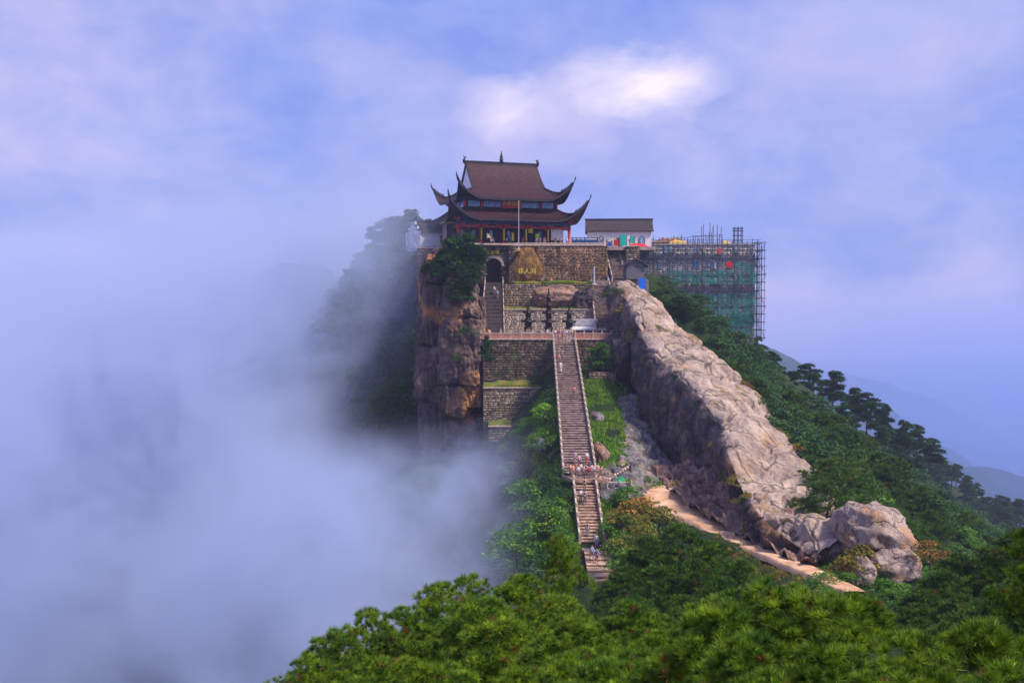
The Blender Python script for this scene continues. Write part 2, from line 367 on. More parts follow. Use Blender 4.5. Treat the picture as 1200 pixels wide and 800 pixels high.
gy = axis([(-1500, -60, 12), (-60, 0, 24), (0, 260, 260), (260, 500, 110), (500, 1500, 110), (1500, 4500, 80), (4500, 12000, 20)])
GX, GY = np.meshgrid(gx, gy); GZ = height(GX, GY)
def grid_faces(nx, ny):
    i = np.arange(nx - 1)[None, :]; j = np.arange(ny - 1)[:, None]; a = (j * nx + i).ravel()
    return np.stack([a, a + 1, a + nx + 1, a + nx], 1)
m_ground, nt, b = material('hillside_ground', 0.95, 0.15)
geo = nd(nt, 'ShaderNodeNewGeometry'); pos = geo.outputs['Position']
n1 = nd(nt, 'ShaderNodeTexNoise', {'Vector': pos, 'Scale': 0.09, 'Detail': 8.0, 'Roughness': 0.65}); n2 = nd(nt, 'ShaderNodeTexNoise', {'Vector': pos, 'Scale': 0.8, 'Detail': 6.0, 'Roughness': 0.7})
veg = ramp(nt, n1.outputs[0], [(0.30, (0.010, 0.022, 0.010)), (0.48, (0.020, 0.042, 0.012)), (0.60, (0.035, 0.055, 0.015)), (0.75, (0.08, 0.065, 0.03))])  # ground tones darkened so gaps between plants read as shade
rk = ramp(nt, n2.outputs[0], [(0.3, (0.10, 0.085, 0.08)), (0.7, (0.30, 0.24, 0.21))])
sepn = nd(nt, 'ShaderNodeSeparateXYZ', {0: geo.outputs['Normal']})
st = ramp(nt, sepn.outputs[2], [(0.45, (1, 1, 1)), (0.62, (0, 0, 0))])
c = mixc(nt, mth(nt, 'MULTIPLY', st, 0.75), veg, rk); c = mixc(nt, 0.6, c, ramp(nt, n2.outputs[0], [(0.3, (0.5, 0.5, 0.5)), (0.7, (1.4, 1.4, 1.3))]), 'MULTIPLY')
nt.links.new(c, b.inputs['Base Color']); bump(nt, b, n2.outputs[0], 0.8, 0.6)
ground = link('ground', npmesh('ground', np.stack([GX.ravel(), GY.ravel(), GZ.ravel()], 1), grid_faces(len(gx), len(gy)), m_ground, True)); tag(ground, kind='structure')
def gz(x, y): return float(height(np.array([x]), np.array([y]))[0])

# ------------------------------------------------------------------ haze and mist
def volume_box(name, b0, b1, label_kind='stuff'):
    mb = MB(); mb.box(b0[0], b1[0], b0[1], b1[1], b0[2], b1[2]); o = mb.build(name, None); tag(o, kind=label_kind); return o
HAZE = 0.00020
m = bpy.data.materials.new('haze_air'); m.use_nodes = True; nt = m.node_tree; nt.nodes.clear()
pv = nd(nt, 'ShaderNodeVolumePrincipled', {'Color': (0.66, 0.70, 1.0, 1), 'Density': HAZE, 'Anisotropy': 0.0})
nt.links.new(pv.outputs[0], nd(nt, 'ShaderNodeOutputMaterial').inputs['Volume'])
hz = volume_box('haze', (-9100, -1600, -700), (9100, 12100, 36)); hz.data.materials.append(m)
m.cycles.homogeneous_volume = True

mist_blobs = [  # picture column, row, depth, radii (m) across, along, up, density
    # deep bank filling the valley on the left
    ((-150, 190, -60), (135, 170, 62), 0.050),
    ((-190, 330, -22), (150, 170, 50), 0.034),
    (tuple(P(200, 560, 190)), (46, 90, 44), 0.050),
    (tuple(P(230, 420, 230)), (52, 110, 42), 0.040),
    (tuple(P(330, 720, 120)), (26, 40, 24), 0.050),
    (tuple(P(440, 610, 118)), (20, 30, 12), 0.062),
    (tuple(P(545, 580, 126)), (11, 22, 8), 0.070),
    (tuple(P(505, 690, 96)), (14, 20, 8), 0.060),
    (tuple(P(385, 330, 215)), (36, 44, 34), 0.030),
    (tuple(P(325, 300, 360)), (55, 50, 34), 0.016),
]
m = bpy.data.materials.new('drifting_mist'); m.use_nodes = True; nt = m.node_tree; nt.nodes.clear()
tc = nd(nt, 'ShaderNodeTexCoord'); co = tc.outputs['Object']
nz = nd(nt, 'ShaderNodeTexNoise', {'Vector': co, 'Scale': 0.035, 'Detail': 4.0, 'Roughness': 0.6})
wob = vmth(nt, 'MULTIPLY_ADD', nz.outputs[1], (26, 26, 26)); nt.links.new(co, wob.inputs[2])
wp = vmth(nt, 'SUBTRACT', wob.outputs[0], (13, 13, 13)).outputs[0]
tot = None
for c_, r_, k in mist_blobs:
    d = vmth(nt, 'SUBTRACT', wp, c_).outputs[0]; d = vmth(nt, 'MULTIPLY', d, tuple(1 / q for q in r_)).outputs[0]
    q = vmth(nt, 'DOT_PRODUCT', d, d).outputs[1]
    f = mth(nt, 'SUBTRACT', 1.0, q, True); f = mth(nt, 'MULTIPLY', mth(nt, 'MULTIPLY', f, f), k)
    tot = f if tot is None else mth(nt, 'ADD', tot, f)
nz2 = nd(nt, 'ShaderNodeTexNoise', {'Vector': wp, 'Scale': 0.06, 'Detail': 4.0, 'Roughness': 0.6, 'Distortion': 1.2})
md = ramp(nt, mth(nt, 'ADD', mth(nt, 'MULTIPLY', nz.outputs[0], 0.4), mth(nt, 'MULTIPLY', nz2.outputs[0], 0.6)), [(0.41, (0.0, 0.0, 0.0)), (0.60, (2.0, 2.0, 2.0))])
den = mth(nt, 'MULTIPLY', tot, md)
pv = nd(nt, 'ShaderNodeVolumePrincipled', {'Color': (0.60, 0.68, 0.90, 1), 'Density': den, 'Anisotropy': 0.0})
nt.links.new(pv.outputs[0], nd(nt, 'ShaderNodeOutputMaterial').inputs['Volume'])
ms = volume_box('mist', (-260, 62, -120), (14, 420, 34)); ms.data.materials.append(m)
m.cycles.volume_step_rate = 0.25 if hasattr(m.cycles, 'volume_step_rate') else 1
# blue valley haze beyond the forest on the right, soft edged
m = bpy.data.materials.new('valley_haze_air'); m.use_nodes = True; nt = m.node_tree; nt.nodes.clear()
tc = nd(nt, 'ShaderNodeTexCoord'); d = vmth(nt, 'SUBTRACT', tc.outputs['Object'], (620, 1150, -170)).outputs[0]; d = vmth(nt, 'MULTIPLY', d, (1 / 620, 1 / 850, 1 / 215)).outputs[0]
f = mth(nt, 'SUBTRACT', 1.0, vmth(nt, 'DOT_PRODUCT', d, d).outputs[1], True)
pv = nd(nt, 'ShaderNodeVolumePrincipled', {'Color': (0.34, 0.52, 1.0, 1), 'Density': mth(nt, 'MULTIPLY', mth(nt, 'POWER', f, 1.5), 0.0022), 'Anisotropy': 0.0})
nt.links.new(pv.outputs[0], nd(nt, 'ShaderNodeOutputMaterial').inputs['Volume'])
vh = volume_box('valley_haze', (0, 300, -385), (1240, 2000, 35)); vh.data.materials.append(m); m.cycles.volume_step_rate = 0.5
# ------------------------------------------------------------------ rock
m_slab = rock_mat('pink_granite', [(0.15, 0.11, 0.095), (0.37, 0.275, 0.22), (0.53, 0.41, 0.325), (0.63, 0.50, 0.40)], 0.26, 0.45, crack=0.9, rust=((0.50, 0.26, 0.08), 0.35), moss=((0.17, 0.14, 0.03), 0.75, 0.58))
m_cliff = rock_mat('shade_toned_weathered_rock', [(0.03, 0.027, 0.034), (0.085, 0.068, 0.075), (0.18, 0.135, 0.13), (0.34, 0.24, 0.21)], 0.25, 0.85, crack=0.5, rust=((0.42, 0.20, 0.07), 0.5), moss=((0.07, 0.085, 0.02), 0.8, 0.58), bmp=1.0)  # weather stains plus the cliff's shade, both put into these dark tones
m_spire = rock_mat('spire_rock', [(0.045, 0.036, 0.042), (0.13, 0.088, 0.082), (0.25, 0.16, 0.13), (0.42, 0.27, 0.19)], 0.16, 0.7, crack=0.35, rust=((0.62, 0.27, 0.08), 0.75), bmp=1.0)
m_boulder = rock_mat('boulder_rock', [(0.16, 0.12, 0.11), (0.37, 0.28, 0.235), (0.53, 0.41, 0.34), (0.63, 0.51, 0.43)], 0.4, 0.3, crack=0.8, rust=((0.55, 0.24, 0.06), 0.5), moss=((0.22, 0.17, 0.03), 0.7, 0.60))
m_grey = rock_mat('grey_bedrock', [(0.07, 0.07, 0.08), (0.18, 0.165, 0.17), (0.33, 0.30, 0.29), (0.46, 0.41, 0.38)], 0.5, 0.5, crack=0.4, rust=((0.52, 0.32, 0.12), 0.5))
m_red = rock_mat('reddish_rubble', [(0.10, 0.06, 0.055), (0.28, 0.16, 0.13), (0.44, 0.30, 0.24), (0.55, 0.40, 0.33)], 0.6, 0.3, crack=0.6, rust=((0.5, 0.26, 0.08), 0.5))

def loft(sections, n, m_, amp=1.0, sc_=6.0, ridge_amp=0.6, aniso=(1, 1, 1), seed=0.0, edge=True, strata=None):
    S = np.array([[np.array(P(*q)) if len(q) == 3 else np.array(q[:3]) for q in s] for s in sections])
    A = np.stack([rs(S[:, j], n) for j in range(S.shape[1])], 1)         # n x k x 3
    G = np.stack([rs(A[i], m_) for i in range(n)], 0)                   # n x m x 3
    du = np.gradient(G, axis=0); dv = np.gradient(G, axis=1); N = np.cross(du, dv); N /= np.linalg.norm(N, axis=2, keepdims=True) + 1e-9
    x, y, z = [G[..., k] * aniso[k] / sc_ for k in range(3)]
    d = amp * fbm(x + seed, y, z, 5, 0.55) + ridge_amp * (ridged(x * 1.3 + seed, y * 1.3 + 7, z * 1.3, 4, 0.5) - 0.3)
    # sharp clefts
    d = d - 0.9 * amp * np.clip(0.10 - np.abs(fbm(x * 0.8 + seed + 40, y * 0.8, z * 0.8, 3)), 0, 1) * 10 * 0.6
    for fr_, dp_ in ((1.6, .45), (3.4, .25)): d = d - dp_ * np.clip(0.09 - np.abs(fbm(x * fr_ + seed + 11, y * fr_, z * fr_ + 5, 3)), 0, 1) * 11
    if strata is not None:
        q = (G @ np.array(strata[:3])) / strata[3]; f = q + 0.8 * fbm(x * 0.7, y * 0.7, z * 0.7 + 3, 3); d = d + strata[4] * (np.abs((f % 1) - 0.5) * 2) ** 0.5
    G = G + N * d[..., None]
    return G, N
def loft_mesh(name, G, mat, flip=False, skirt=None):
    n, m_ = G.shape[:2]; F = grid_faces(m_, n)
    if flip: F = F[:, ::-1]
    return npmesh(name, G.reshape(-1, 3), F, mat, True)

# the long slab: a pale sloping back above a dark streaked cliff
slab_secs = [
 [(727, 375, 187), (725, 352, 187.5), (727, 338, 189), (737, 331, 191), (744, 333, 193), (757, 344, 196), (764, 372, 200)],
 [(746, 452, 178), (743, 405, 179), (742, 362, 180), (752, 349, 184), (768, 355, 188), (783, 371, 192), (798, 410, 198)],
 [(763, 506, 165), (762, 450, 166), (757, 400, 168), (783, 386, 173), (803, 391, 178), (820, 405, 183), (838, 445, 190)],
 [(784, 545, 152), (788, 490, 153), (790, 436, 155), (818, 424, 160), (842, 430, 165), (864, 446, 170), (882, 485, 178)],
 [(815, 566, 138), (818, 515, 139), (822, 466, 141), (850, 464, 146), (877, 472, 151), (900, 492, 156), (915, 535, 165)],
 [(850, 592, 124), (852, 560, 125), (850, 510, 127), (880, 506, 132), (912, 514, 136), (940, 545, 141), (955, 595, 150)],
 [(882, 628, 112), (875, 600, 113), (866, 565, 115), (900, 557, 119), (938, 556, 123), (974, 580, 127), (990, 635, 135)],
 [(930, 658, 104), (915, 638, 104), (900, 612, 105), (930, 596, 107), (966, 598, 110), (1000, 618, 113), (1015, 665, 120)],
 [(985, 682, 98), (972, 670, 98), (958, 655, 98), (978, 640, 98), (1000, 640, 101), (1022, 655, 104), (1035, 695, 108)],
]
G, N = loft(slab_secs, 470, 250, 0.85, 8.0, 0.55, (1, 0.8, 0.7), 1.0, strata=(0.75, -0.35, 0.55, 4.3, 0.30))
i_split = 82                                     # column where the cliff turns into the back
slab = empty('rock_slab', tuple(G[235, 0]))
tag(slab, 'huge pale pink rock slab sloping down right from the hut above a dark streaked cliff', 'rock')
def rel(G, o): return G - np.array(o.location)
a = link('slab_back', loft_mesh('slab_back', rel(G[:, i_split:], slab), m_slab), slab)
Gc = G[:, :i_split + 1].copy()
Nc = N[:, :i_split + 1]; yy = (G[..., 1] - G[..., 0] * 0.3)[:, :i_split + 1]; zz = Gc[..., 2]
w_ = np.sin(np.linspace(0, math.pi, i_split + 1))[None, :] ** 0.6
flute = ridged(yy / 2.6 + 0.3 * fbm(zz / 5, yy / 5, 0.0, 3), zz / 22.0, 1.0, 4, 0.55)
Gc += Nc * (0.85 * w_ * flute)[..., None]
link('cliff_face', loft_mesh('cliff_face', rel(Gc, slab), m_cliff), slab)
SLAB = G

def boulder(name, px, py, Y, wpx, hpx, dep, mat, seed, rot=0.0, res=5, amp=0.16, flat=1.0, parent=None, angular=0.35):
    bm = bmesh.new(); bmesh.ops.create_icosphere(bm, subdivisions=res, radius=1.0)
    V = np.array([v.co for v in bm.verts]); F = np.array([[v.index for v in f.verts] for f in bm.faces]); bm.free()
    # squarish rounding, then facets cut by random planes
    V = np.sign(V) * np.abs(V) ** 0.85
    rg = np.random.default_rng(int(seed * 100))
    for k in range(9):
        n_ = rg.normal(size=3); n_ /= np.linalg.norm(n_); lim = rg.uniform(0.72, 0.95); d = V @ n_ - lim; V = V - np.outer(np.clip(d, 0, None) * (1 - 0.25) * angular * 2.2, n_)
    r_ = 1 + amp * fbm(V[:, 0] * 1.3 + seed, V[:, 1] * 1.3, V[:, 2] * 1.3, 5) + amp * 0.5 * ridged(V[:, 0] * 2 + seed, V[:, 1] * 2, V[:, 2] * 2, 4)
    V = V * r_[:, None]
    s_ = Y / FOC; V = V * np.array([wpx * s_ / 2, dep / 2, hpx * s_ / 2])
    c_, s2 = math.cos(rot), math.sin(rot); V = np.stack([V[:, 0] * c_ - V[:, 2] * s2, V[:, 1], V[:, 0] * s2 + V[:, 2] * c_], 1)
    p = P(px, py, Y)
    if parent: p = p - parent.location
    return link(name, npmesh(name, V, F, mat, True), parent, loc=p)
for q, lab in [((1022, 624, 98, 84, 66, 8, m_boulder, 1.3, -0.25), 'big rounded pink boulder with moss, uppermost of the boulders below the slab'),
               ((1040, 663, 95, 66, 50, 6, m_boulder, 2.1, 0.1), 'rounded pale boulder below the biggest one, split by a dark crack on its left'),
               ((1006, 672, 94, 34, 40, 5, m_boulder, 3.7, -0.1), 'small pale wedge shaped boulder left of the dark crack, nearest to the path end'),
               ((997, 626, 99, 30, 44, 5, m_boulder, 4.9, 0.3), 'grey upright lump of rock against the left side of the biggest boulder'),
               ((972, 640, 101, 44, 34, 5, m_boulder, 6.2, -0.5), 'flat pinkish rock between slab foot and boulders, half under orange shrubs'),
               ((732, 664, 100, 26, 15, 3, m_cliff, 5.2, 0.35), 'dark grey boulder beside the foot of the stairs, half under bushes')]:
    tag(boulder('boulder', *q), lab, 'boulder', 'boulders below the slab' if 'dark grey' not in lab else None)

# layered grey bedrock between the stairs and the cliff
secs = [[(704, 470, 171), (716, 478, 170), (730, 470, 171), (745, 462, 174), (760, 470, 176)],
        [(702, 500, 160), (716, 504, 158), (734, 496, 159), (752, 492, 164), (768, 505, 167)],
        [(700, 528, 148), (714, 530, 146), (736, 524, 147), (760, 522, 152), (782, 535, 155)],
        [(700, 552, 139), (716, 555, 137), (742, 552, 137), (770, 550, 142), (800, 558, 145)],
        [(702, 585, 130), (718, 590, 128), (750, 588, 129), (785, 582, 134), (815, 590, 136)]]
G, N = loft(secs, 150, 130, 0.5, 4.0, 0.4, seed=5.0, strata=(0.8, 0.1, 0.9, 1.5, 0.5))
o = link('rock_outcrop', loft_mesh('rock_outcrop', G, m_grey)); tag(o, 'layered grey bedrock face between the long stairs and the dark cliff', 'rock'); OUT = G
# broken reddish rock under the slab beside the path
secs = [[(765, 556, 140), (785, 550, 141), (800, 545, 143), (815, 548, 146)],
        [(800, 590, 127), (815, 578, 129), (832, 562, 131), (850, 560, 136)],
        [(845, 620, 115), (862, 606, 117), (880, 590, 119), (895, 585, 124)],
        [(890, 642, 105), (908, 628, 107), (922, 610, 109), (935, 605, 114)],
        [(950, 672, 96), (962, 662, 97), (972, 650, 99), (985, 645, 103)]]
G, N = loft(secs, 200, 70, 0.8, 3.2, 0.8, seed=9.0, strata=(0.5, 0.2, 0.8, 1.2, 0.45))
o = link('rock_outcrop', loft_mesh('rock_outcrop', G, m_red)); tag(o, 'broken reddish rock bank between the earth path and the slab above it', 'rock')
# smooth outcrop just left of the plank steps
tag(boulder('rock_outcrop', 704, 535, 143, 22, 34, 5, m_red, 8.3, 0.4), 'smooth orange tinted rock beside the stairs above the plank steps', 'rock')
for q in [(636, 522, 148, 15, 16, 4, m_grey, 12.3, -0.3), (700, 492, 158, 18, 20, 4, m_grey, 13.3, 0.2)]:
    tag(boulder('rock_outcrop', *q, res=4), 'bare grey rock showing through grass %s the stairs' % ('left of' if q[0] < 660 else 'just right of'), 'rock')

# ---- the spire on the left: jointed blocks
sp = empty('rock_spire', tuple(P(528, 500, 188)))
tag(sp, 'tall jointed rock spire with orange stained blocks, crowned by green pines left of the walls', 'rock')
def block(pl0, pr0, py0, pl1, pr1, py1, Y, dep, seed, lean=0.0, mat=None):
    """one squarish rock block of the spire: left/right columns at its top and at its foot"""
    nz_, na = 64, 150; V = []
    zt = P(0, py0, Y).z; zb = P(0, py1, Y).z; s_ = Y / FOC
    for i in range(nz_ + 1):
        t = i / nz_; xl = ((pl0 - 600) * (1 - t) + (pl1 - 600) * t) * s_; xr = ((pr0 - 600) * (1 - t) + (pr1 - 600) * t) * s_
        e = min(1.0, min(t, 1 - t) * 9 + 0.02) ** 0.4
        for k in range(na):
            a = 2 * math.pi * k / na; c_, s2 = math.cos(a), math.sin(a)
            q = (abs(c_) ** 5 + abs(s2) ** 5) ** (-1 / 5)
            V.append(((xl + xr) / 2 + c_ * q * (xr - xl) / 2 * (0.88 + .12 * e), Y + dep / 2 + s2 * q * dep / 2 * (0.88 + .12 * e), zt + (zb - zt) * t))
    V = np.array(V); ctr = np.array([V[:, 0].mean(), Y + dep / 2, 0])
    nrm = V - ctr; nrm[:, 2] = 0; nrm /= np.linalg.norm(nrm, axis=1, keepdims=True) + 1e-9
    d = 0.6 * fbm(V[:, 0] / 3 + seed, V[:, 1] / 3, V[:, 2] / 5, 5, 0.6) + 0.55 * (ridged(V[:, 0] / 1.7 + seed, V[:, 1] / 1.7, V[:, 2] / 9, 5, .6) - .2) - 0.5 * np.clip(0.1 - np.abs(fbm(V[:, 0] / 2.5 + seed + 9, V[:, 1] / 2.5, V[:, 2] / 11, 3)), 0, 1) * 10 - 0.35 * np.clip(0.07 - np.abs(fbm(V[:, 0] / 6 + seed + 19, V[:, 1] / 6, V[:, 2] / 2.2, 3)), 0, 1) * 14
    V = V + nrm * d[:, None]; V[:, 2] += 0.5 * fbm(V[:, 0] / 2 + seed, V[:, 1] / 2, 0.0, 3)
    F = [(i * na + k, i * na + (k + 1) % na, (i + 1) * na + (k + 1) % na, (i + 1) * na + k) for i in range(nz_) for k in range(na)]
    V = list(V - np.array(sp.location)); F += [tuple(range(na - 1, -1, -1))[:na], tuple(nz_ * na + k for k in range(na))]
    link('rock_block', pymesh('rock_block', V, F, mat or m_spire, True), sp)
block(500, 522, 300, 494, 519, 332, 187, 9, 1.0); block(494, 519, 332, 491, 516, 404, 187, 9, 2.0)
block(490, 515, 406, 489, 515, 470, 186.5, 9, 3.0); block(489, 520, 472, 494, 524, 560, 187, 10, 4.0)
block(523, 553, 322, 517, 560, 372, 184.5, 11, 5.0); block(518, 561, 373, 514, 566, 452, 184, 12, 6.0)
block(515, 548, 454, 516, 547, 490, 184, 11, 7.0); block(547, 566, 450, 546, 567, 476, 184.5, 10, 8.0); block(520, 566, 488, 528, 570, 580, 185.5, 12, 9.0)
block(512, 545, 292, 508, 552, 330, 191, 9, 10.0)
block(540, 566, 350, 545, 568, 400, 189, 8, 11.0)
block(505, 528, 380, 505, 528, 440, 190, 8, 12.0)

# the big yellowed rock with carved characters, built into the upper wall
br = boulder('carved_boulder', 619, 315, 205.2, 44, 50, 5.0, rock_mat('yellow_stained_rock', [(0.09, 0.055, 0.035), (0.24, 0.125, 0.04), (0.42, 0.22, 0.05), (0.44, 0.28, 0.12)], 0.9, 0.5, crack=0.3), 21.0, res=5, amp=0.08, angular=0.35)
tag(br, 'yellow stained boulder with three golden carved characters set in the temple wall', 'boulder')
for q, lab in [((690, 352, 199.5, 34, 26, 5, m_cliff, 31.0), 'dark rock behind the right hand pagoda, beside the right stair flight'),
               ((652, 348, 200.5, 60, 30, 4, m_red, 33.0), 'broad orange rock built into the middle wall behind the tall pagoda'),
               ((722, 420, 182, 36, 60, 9, m_cliff, 35.0), 'dark rock at the right end of the stair head retaining wall')]:
    tag(boulder('rock_outcrop', *q, res=5), lab, 'rock')

# ---- earth path along the foot of the rock
pp = [(748, 548, 141), (760, 560, 137), (778, 578, 131), (800, 595, 125), (825, 610, 118.5), (850, 625, 112), (885, 641, 105), (925, 658, 98.5), (965, 675, 92.5), (1002, 694, 87)]
ctr = rs([np.array(P(*q)) for q in pp], 140); wd = rs([[9.0], [10.5], [9], [5.5], [4.2], [3.0], [2.6], [2.4], [2.4], [2.4]], 140)
tg = np.gradient(ctr, axis=0); tg[:, 2] = 0; tg /= np.linalg.norm(tg, axis=1, keepdims=True); sd = np.stack([-tg[:, 1], tg[:, 0], tg[:, 0] * 0], 1)
Vp = []; K = 15
for i in range(140):
    for k in range(K):
        u = k / (K - 1) - 0.5; q = ctr[i] + sd[i] * (u * wd[i, 0] * (1 + 0.15 * vn(i / 6.0, 0.5 + np.sign(u), 0))); q[2] += 0.35 * (0.25 - u * u) + 0.12 * vn(q[0] / 1.5, q[1] / 1.5, 0) - (0.5 if k in (0, K - 1) else 0); Vp.append(q)
m_path, nt, b = material('orange_earth', 0.95, 0.1); tc = nd(nt, 'ShaderNodeTexCoord'); n1 = nd(nt, 'ShaderNodeTexNoise', {'Vector': tc.outputs['Object'], 'Scale': 0.5, 'Detail': 7.0, 'Roughness': 0.7})
nt.links.new(ramp(nt, n1.outputs[0], [(0.3, (0.30, 0.15, 0.08)), (0.5, (0.58, 0.34, 0.20)), (0.7, (0.72, 0.50, 0.34))]), b.inputs['Base Color']); bump(nt, b, n1.outputs[0], 0.6, 0.2)
path = link('footpath', npmesh('footpath', Vp, grid_faces(K, 140), m_path, True)); tag(path, kind='structure')
# ------------------------------------------------------------------ stone retaining walls, terraces, stairs
def stones_mat(name, cols, mortar_dark=0.5, moss=0.0, stain=0.5):
    """every stone its own tint (per mesh island), plus weather stains with their own shapes"""
    m, nt, b = material(name, 0.9, 0.2)
    geo = nd(nt, 'ShaderNodeNewGeometry'); pos = geo.outputs['Position']
    c = ramp(nt, geo.outputs['Random Per Island'], [(0.0, cols[0]), (0.35, cols[1]), (0.7, cols[2]), (1.0, cols[3])])
    n1 = nd(nt, 'ShaderNodeTexNoise', {'Vector': pos, 'Scale': 0.3, 'Detail': 6.0, 'Roughness': 0.65}); n2 = nd(nt, 'ShaderNodeTexNoise', {'Vector': pos, 'Scale': 2.5, 'Detail': 5.0, 'Roughness': 0.7})
    mp = nd(nt, 'ShaderNodeMapping', {0: pos, 'Scale': (1.0, 1.0, 0.12)}); n3 = nd(nt, 'ShaderNodeTexNoise', {'Vector': mp.outputs[0], 'Scale': 0.8, 'Detail': 5.0})
    c = mixc(nt, 0.8, c, ramp(nt, n2.outputs[0], [(0.3, (0.6, 0.6, 0.62)), (0.68, (1.3, 1.25, 1.2))]), 'MULTIPLY')
    c = mixc(nt, stain, c, ramp(nt, n1.outputs[0], [(0.35, (0.42, 0.42, 0.48)), (0.62, (1.2, 1.1, 0.95))]), 'MULTIPLY')
    c = mixc(nt, stain, c, ramp(nt, n3.outputs[0], [(0.40, (0.38, 0.38, 0.42)), (0.56, (1.1, 1.1, 1.1))]), 'MULTIPLY')
    if moss:
        n4 = nd(nt, 'ShaderNodeTexNoise', {'Vector': pos, 'Scale': 0.4, 'Detail': 6.0, 'W': 2.0}, noise_dimensions='4D')
        c = mixc(nt, mth(nt, 'MULTIPLY', ramp(nt, n4.outputs[0], [(0.5, (0, 0, 0)), (0.6, (1, 1, 1))]), moss), c, (0.07, 0.10, 0.02))
    nt.links.new(c, b.inputs['Base Color']); bump(nt, b, n2.outputs[0], 0.6, 0.08)
    return m
m_st_dark = stones_mat('dark_wall_stone', [(0.070, 0.050, 0.040), (0.125, 0.090, 0.068), (0.19, 0.14, 0.10), (0.30, 0.22, 0.155)], moss=0.4)
m_st_brown = stones_mat('brown_wall_stone', [(0.13, 0.085, 0.055), (0.27, 0.17, 0.10), (0.40, 0.25, 0.14), (0.52, 0.34, 0.20)], stain=0.6)
m_st_grey = stones_mat('grey_wall_stone', [(0.14, 0.105, 0.08), (0.25, 0.19, 0.14), (0.35, 0.27, 0.195), (0.46, 0.36, 0.27)], moss=0.35)
m_st_pale = stones_mat('pale_wall_stone', [(0.36, 0.28, 0.23), (0.50, 0.41, 0.34), (0.62, 0.52, 0.44), (0.72, 0.62, 0.54)], stain=0.35)
m_mort = plain('wall_core_mortar', (0.06, 0.052, 0.05), 0.3, 0.95, 2.0)
m_cop = plain('coping_stone', (0.48, 0.36, 0.28), 0.3, 0.85, 2.0, 0.3)
m_white = plain('whitewash', (0.74, 0.72, 0.72), 0.10, 0.8, 1.2, 0.1)
m_deck = plain('deck_paving', (0.40, 0.30, 0.26), 0.3, 0.85, 1.0, 0.3)
m_rail_red = plain('reddish_stone_rail', (0.46, 0.20, 0.13), 0.3, 0.8, 2.0, 0.2)
m_rail_pale = plain('pale_stone_rail', (0.52, 0.40, 0.32), 0.3, 0.85, 2.0, 0.2)
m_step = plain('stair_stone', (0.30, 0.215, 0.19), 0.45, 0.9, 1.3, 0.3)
m_step2 = plain('lower_stair_stone', (0.40, 0.26, 0.19), 0.45, 0.9, 1.3, 0.3)
m_riser = plain('stair_core', (0.11, 0.085, 0.08), 0.3, 0.95, 2.0)
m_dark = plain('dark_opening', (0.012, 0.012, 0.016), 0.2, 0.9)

def stone_face(poly, Y, sw, sh, mat, parent, seed, holes=(), jitter=0.10, org=Vector((0, 0, 0))):
    """a face of individual stones in front of a core; poly is (x0,x1,z0,z1) in metres"""
    x0, x1, z0, z1 = poly; rg = np.random.default_rng(seed); V = []; F = []; z = z0; row = 0
    while z < z1 - 0.05:
        h = min(sh * rg.uniform(0.75, 1.25), z1 - z); x = x0 - rg.uniform(0, sw)
        while x < x1:
            w_ = sw * rg.uniform(0.55, 1.5); a = max(x, x0); b_ = min(x + w_, x1); x += w_
            if b_ - a < 0.06: continue
            cx, cz = (a + b_) / 2, z + h / 2
            if any(hh(cx, cz) for hh in holes): continue
            g = 0.02; p = Y - rg.uniform(0.02, 0.02 + jitter * .6); q = 0.02
            i = len(V); V += [(a + g, Y + .02, z + g), (b_ - g, Y + .02, z + g), (b_ - g, Y + .02, z + h - g), (a + g, Y + .02, z + h - g),
                              (a + g + q, p, z + g + q * rg.uniform(.3, 1.6)), (b_ - g - q, p, z + g + q * rg.uniform(.3, 1.6)), (b_ - g - q * rg.uniform(.4, 2), p, z + h - g - q), (a + g + q * rg.uniform(.4, 2), p, z + h - g - q)]
            F += [(i + 4, i + 5, i + 6, i + 7), (i, i + 1, i + 5, i + 4), (i + 1, i + 2, i + 6, i + 5), (i + 2, i + 3, i + 7, i + 6), (i + 3, i, i + 4, i + 7)]
        z += h; row += 1
    V = np.array(V) - np.array(org)
    o = link('stonework', npmesh('stonework', V, np.array(F), mat), parent); tag(o, kind='stuff'); return o
def retaining(px0, px1, pyT, pyB, Y, thick, mat, label, sw=0.7, sh=0.38, coping=True, seed=1, holes=(), core_holes=False, cop_mat=None, slope_top=0.0):
    x0, x1 = (px0 - 600) / FOC * Y, (px1 - 600) / FOC * Y; zt = P(600, pyT, Y).z; zb = P(600, pyB, Y).z
    t = empty('retaining_wall', ((x0 + x1) / 2, Y, zb)); tag(t, label, 'wall')
    o = t.location
    if not core_holes: mb = MB(); mb.box(x0 - o.x, x1 - o.x, 0.0, thick, -3.0, zt - zb - .02); mb.build('wall_core', m_mort, t)
    stone_face((x0, x1, zb - 0.3, zt), Y, sw, sh, mat, t, seed, holes, org=o)
    if coping:
        n = max(1, int((x1 - x0) / 1.9)); w_ = (x1 - x0) / n; mb = MB(); mb.box(0.02, w_ - .02, -0.18, 0.5, 0, 0.2); me = mb.me('coping_stone', cop_mat or m_cop)
        for k in range(n): link('coping_stone', me, t, loc=(x0 - o.x + k * w_, 0, zt - zb + .002))
    return t, x0, x1, zb, zt
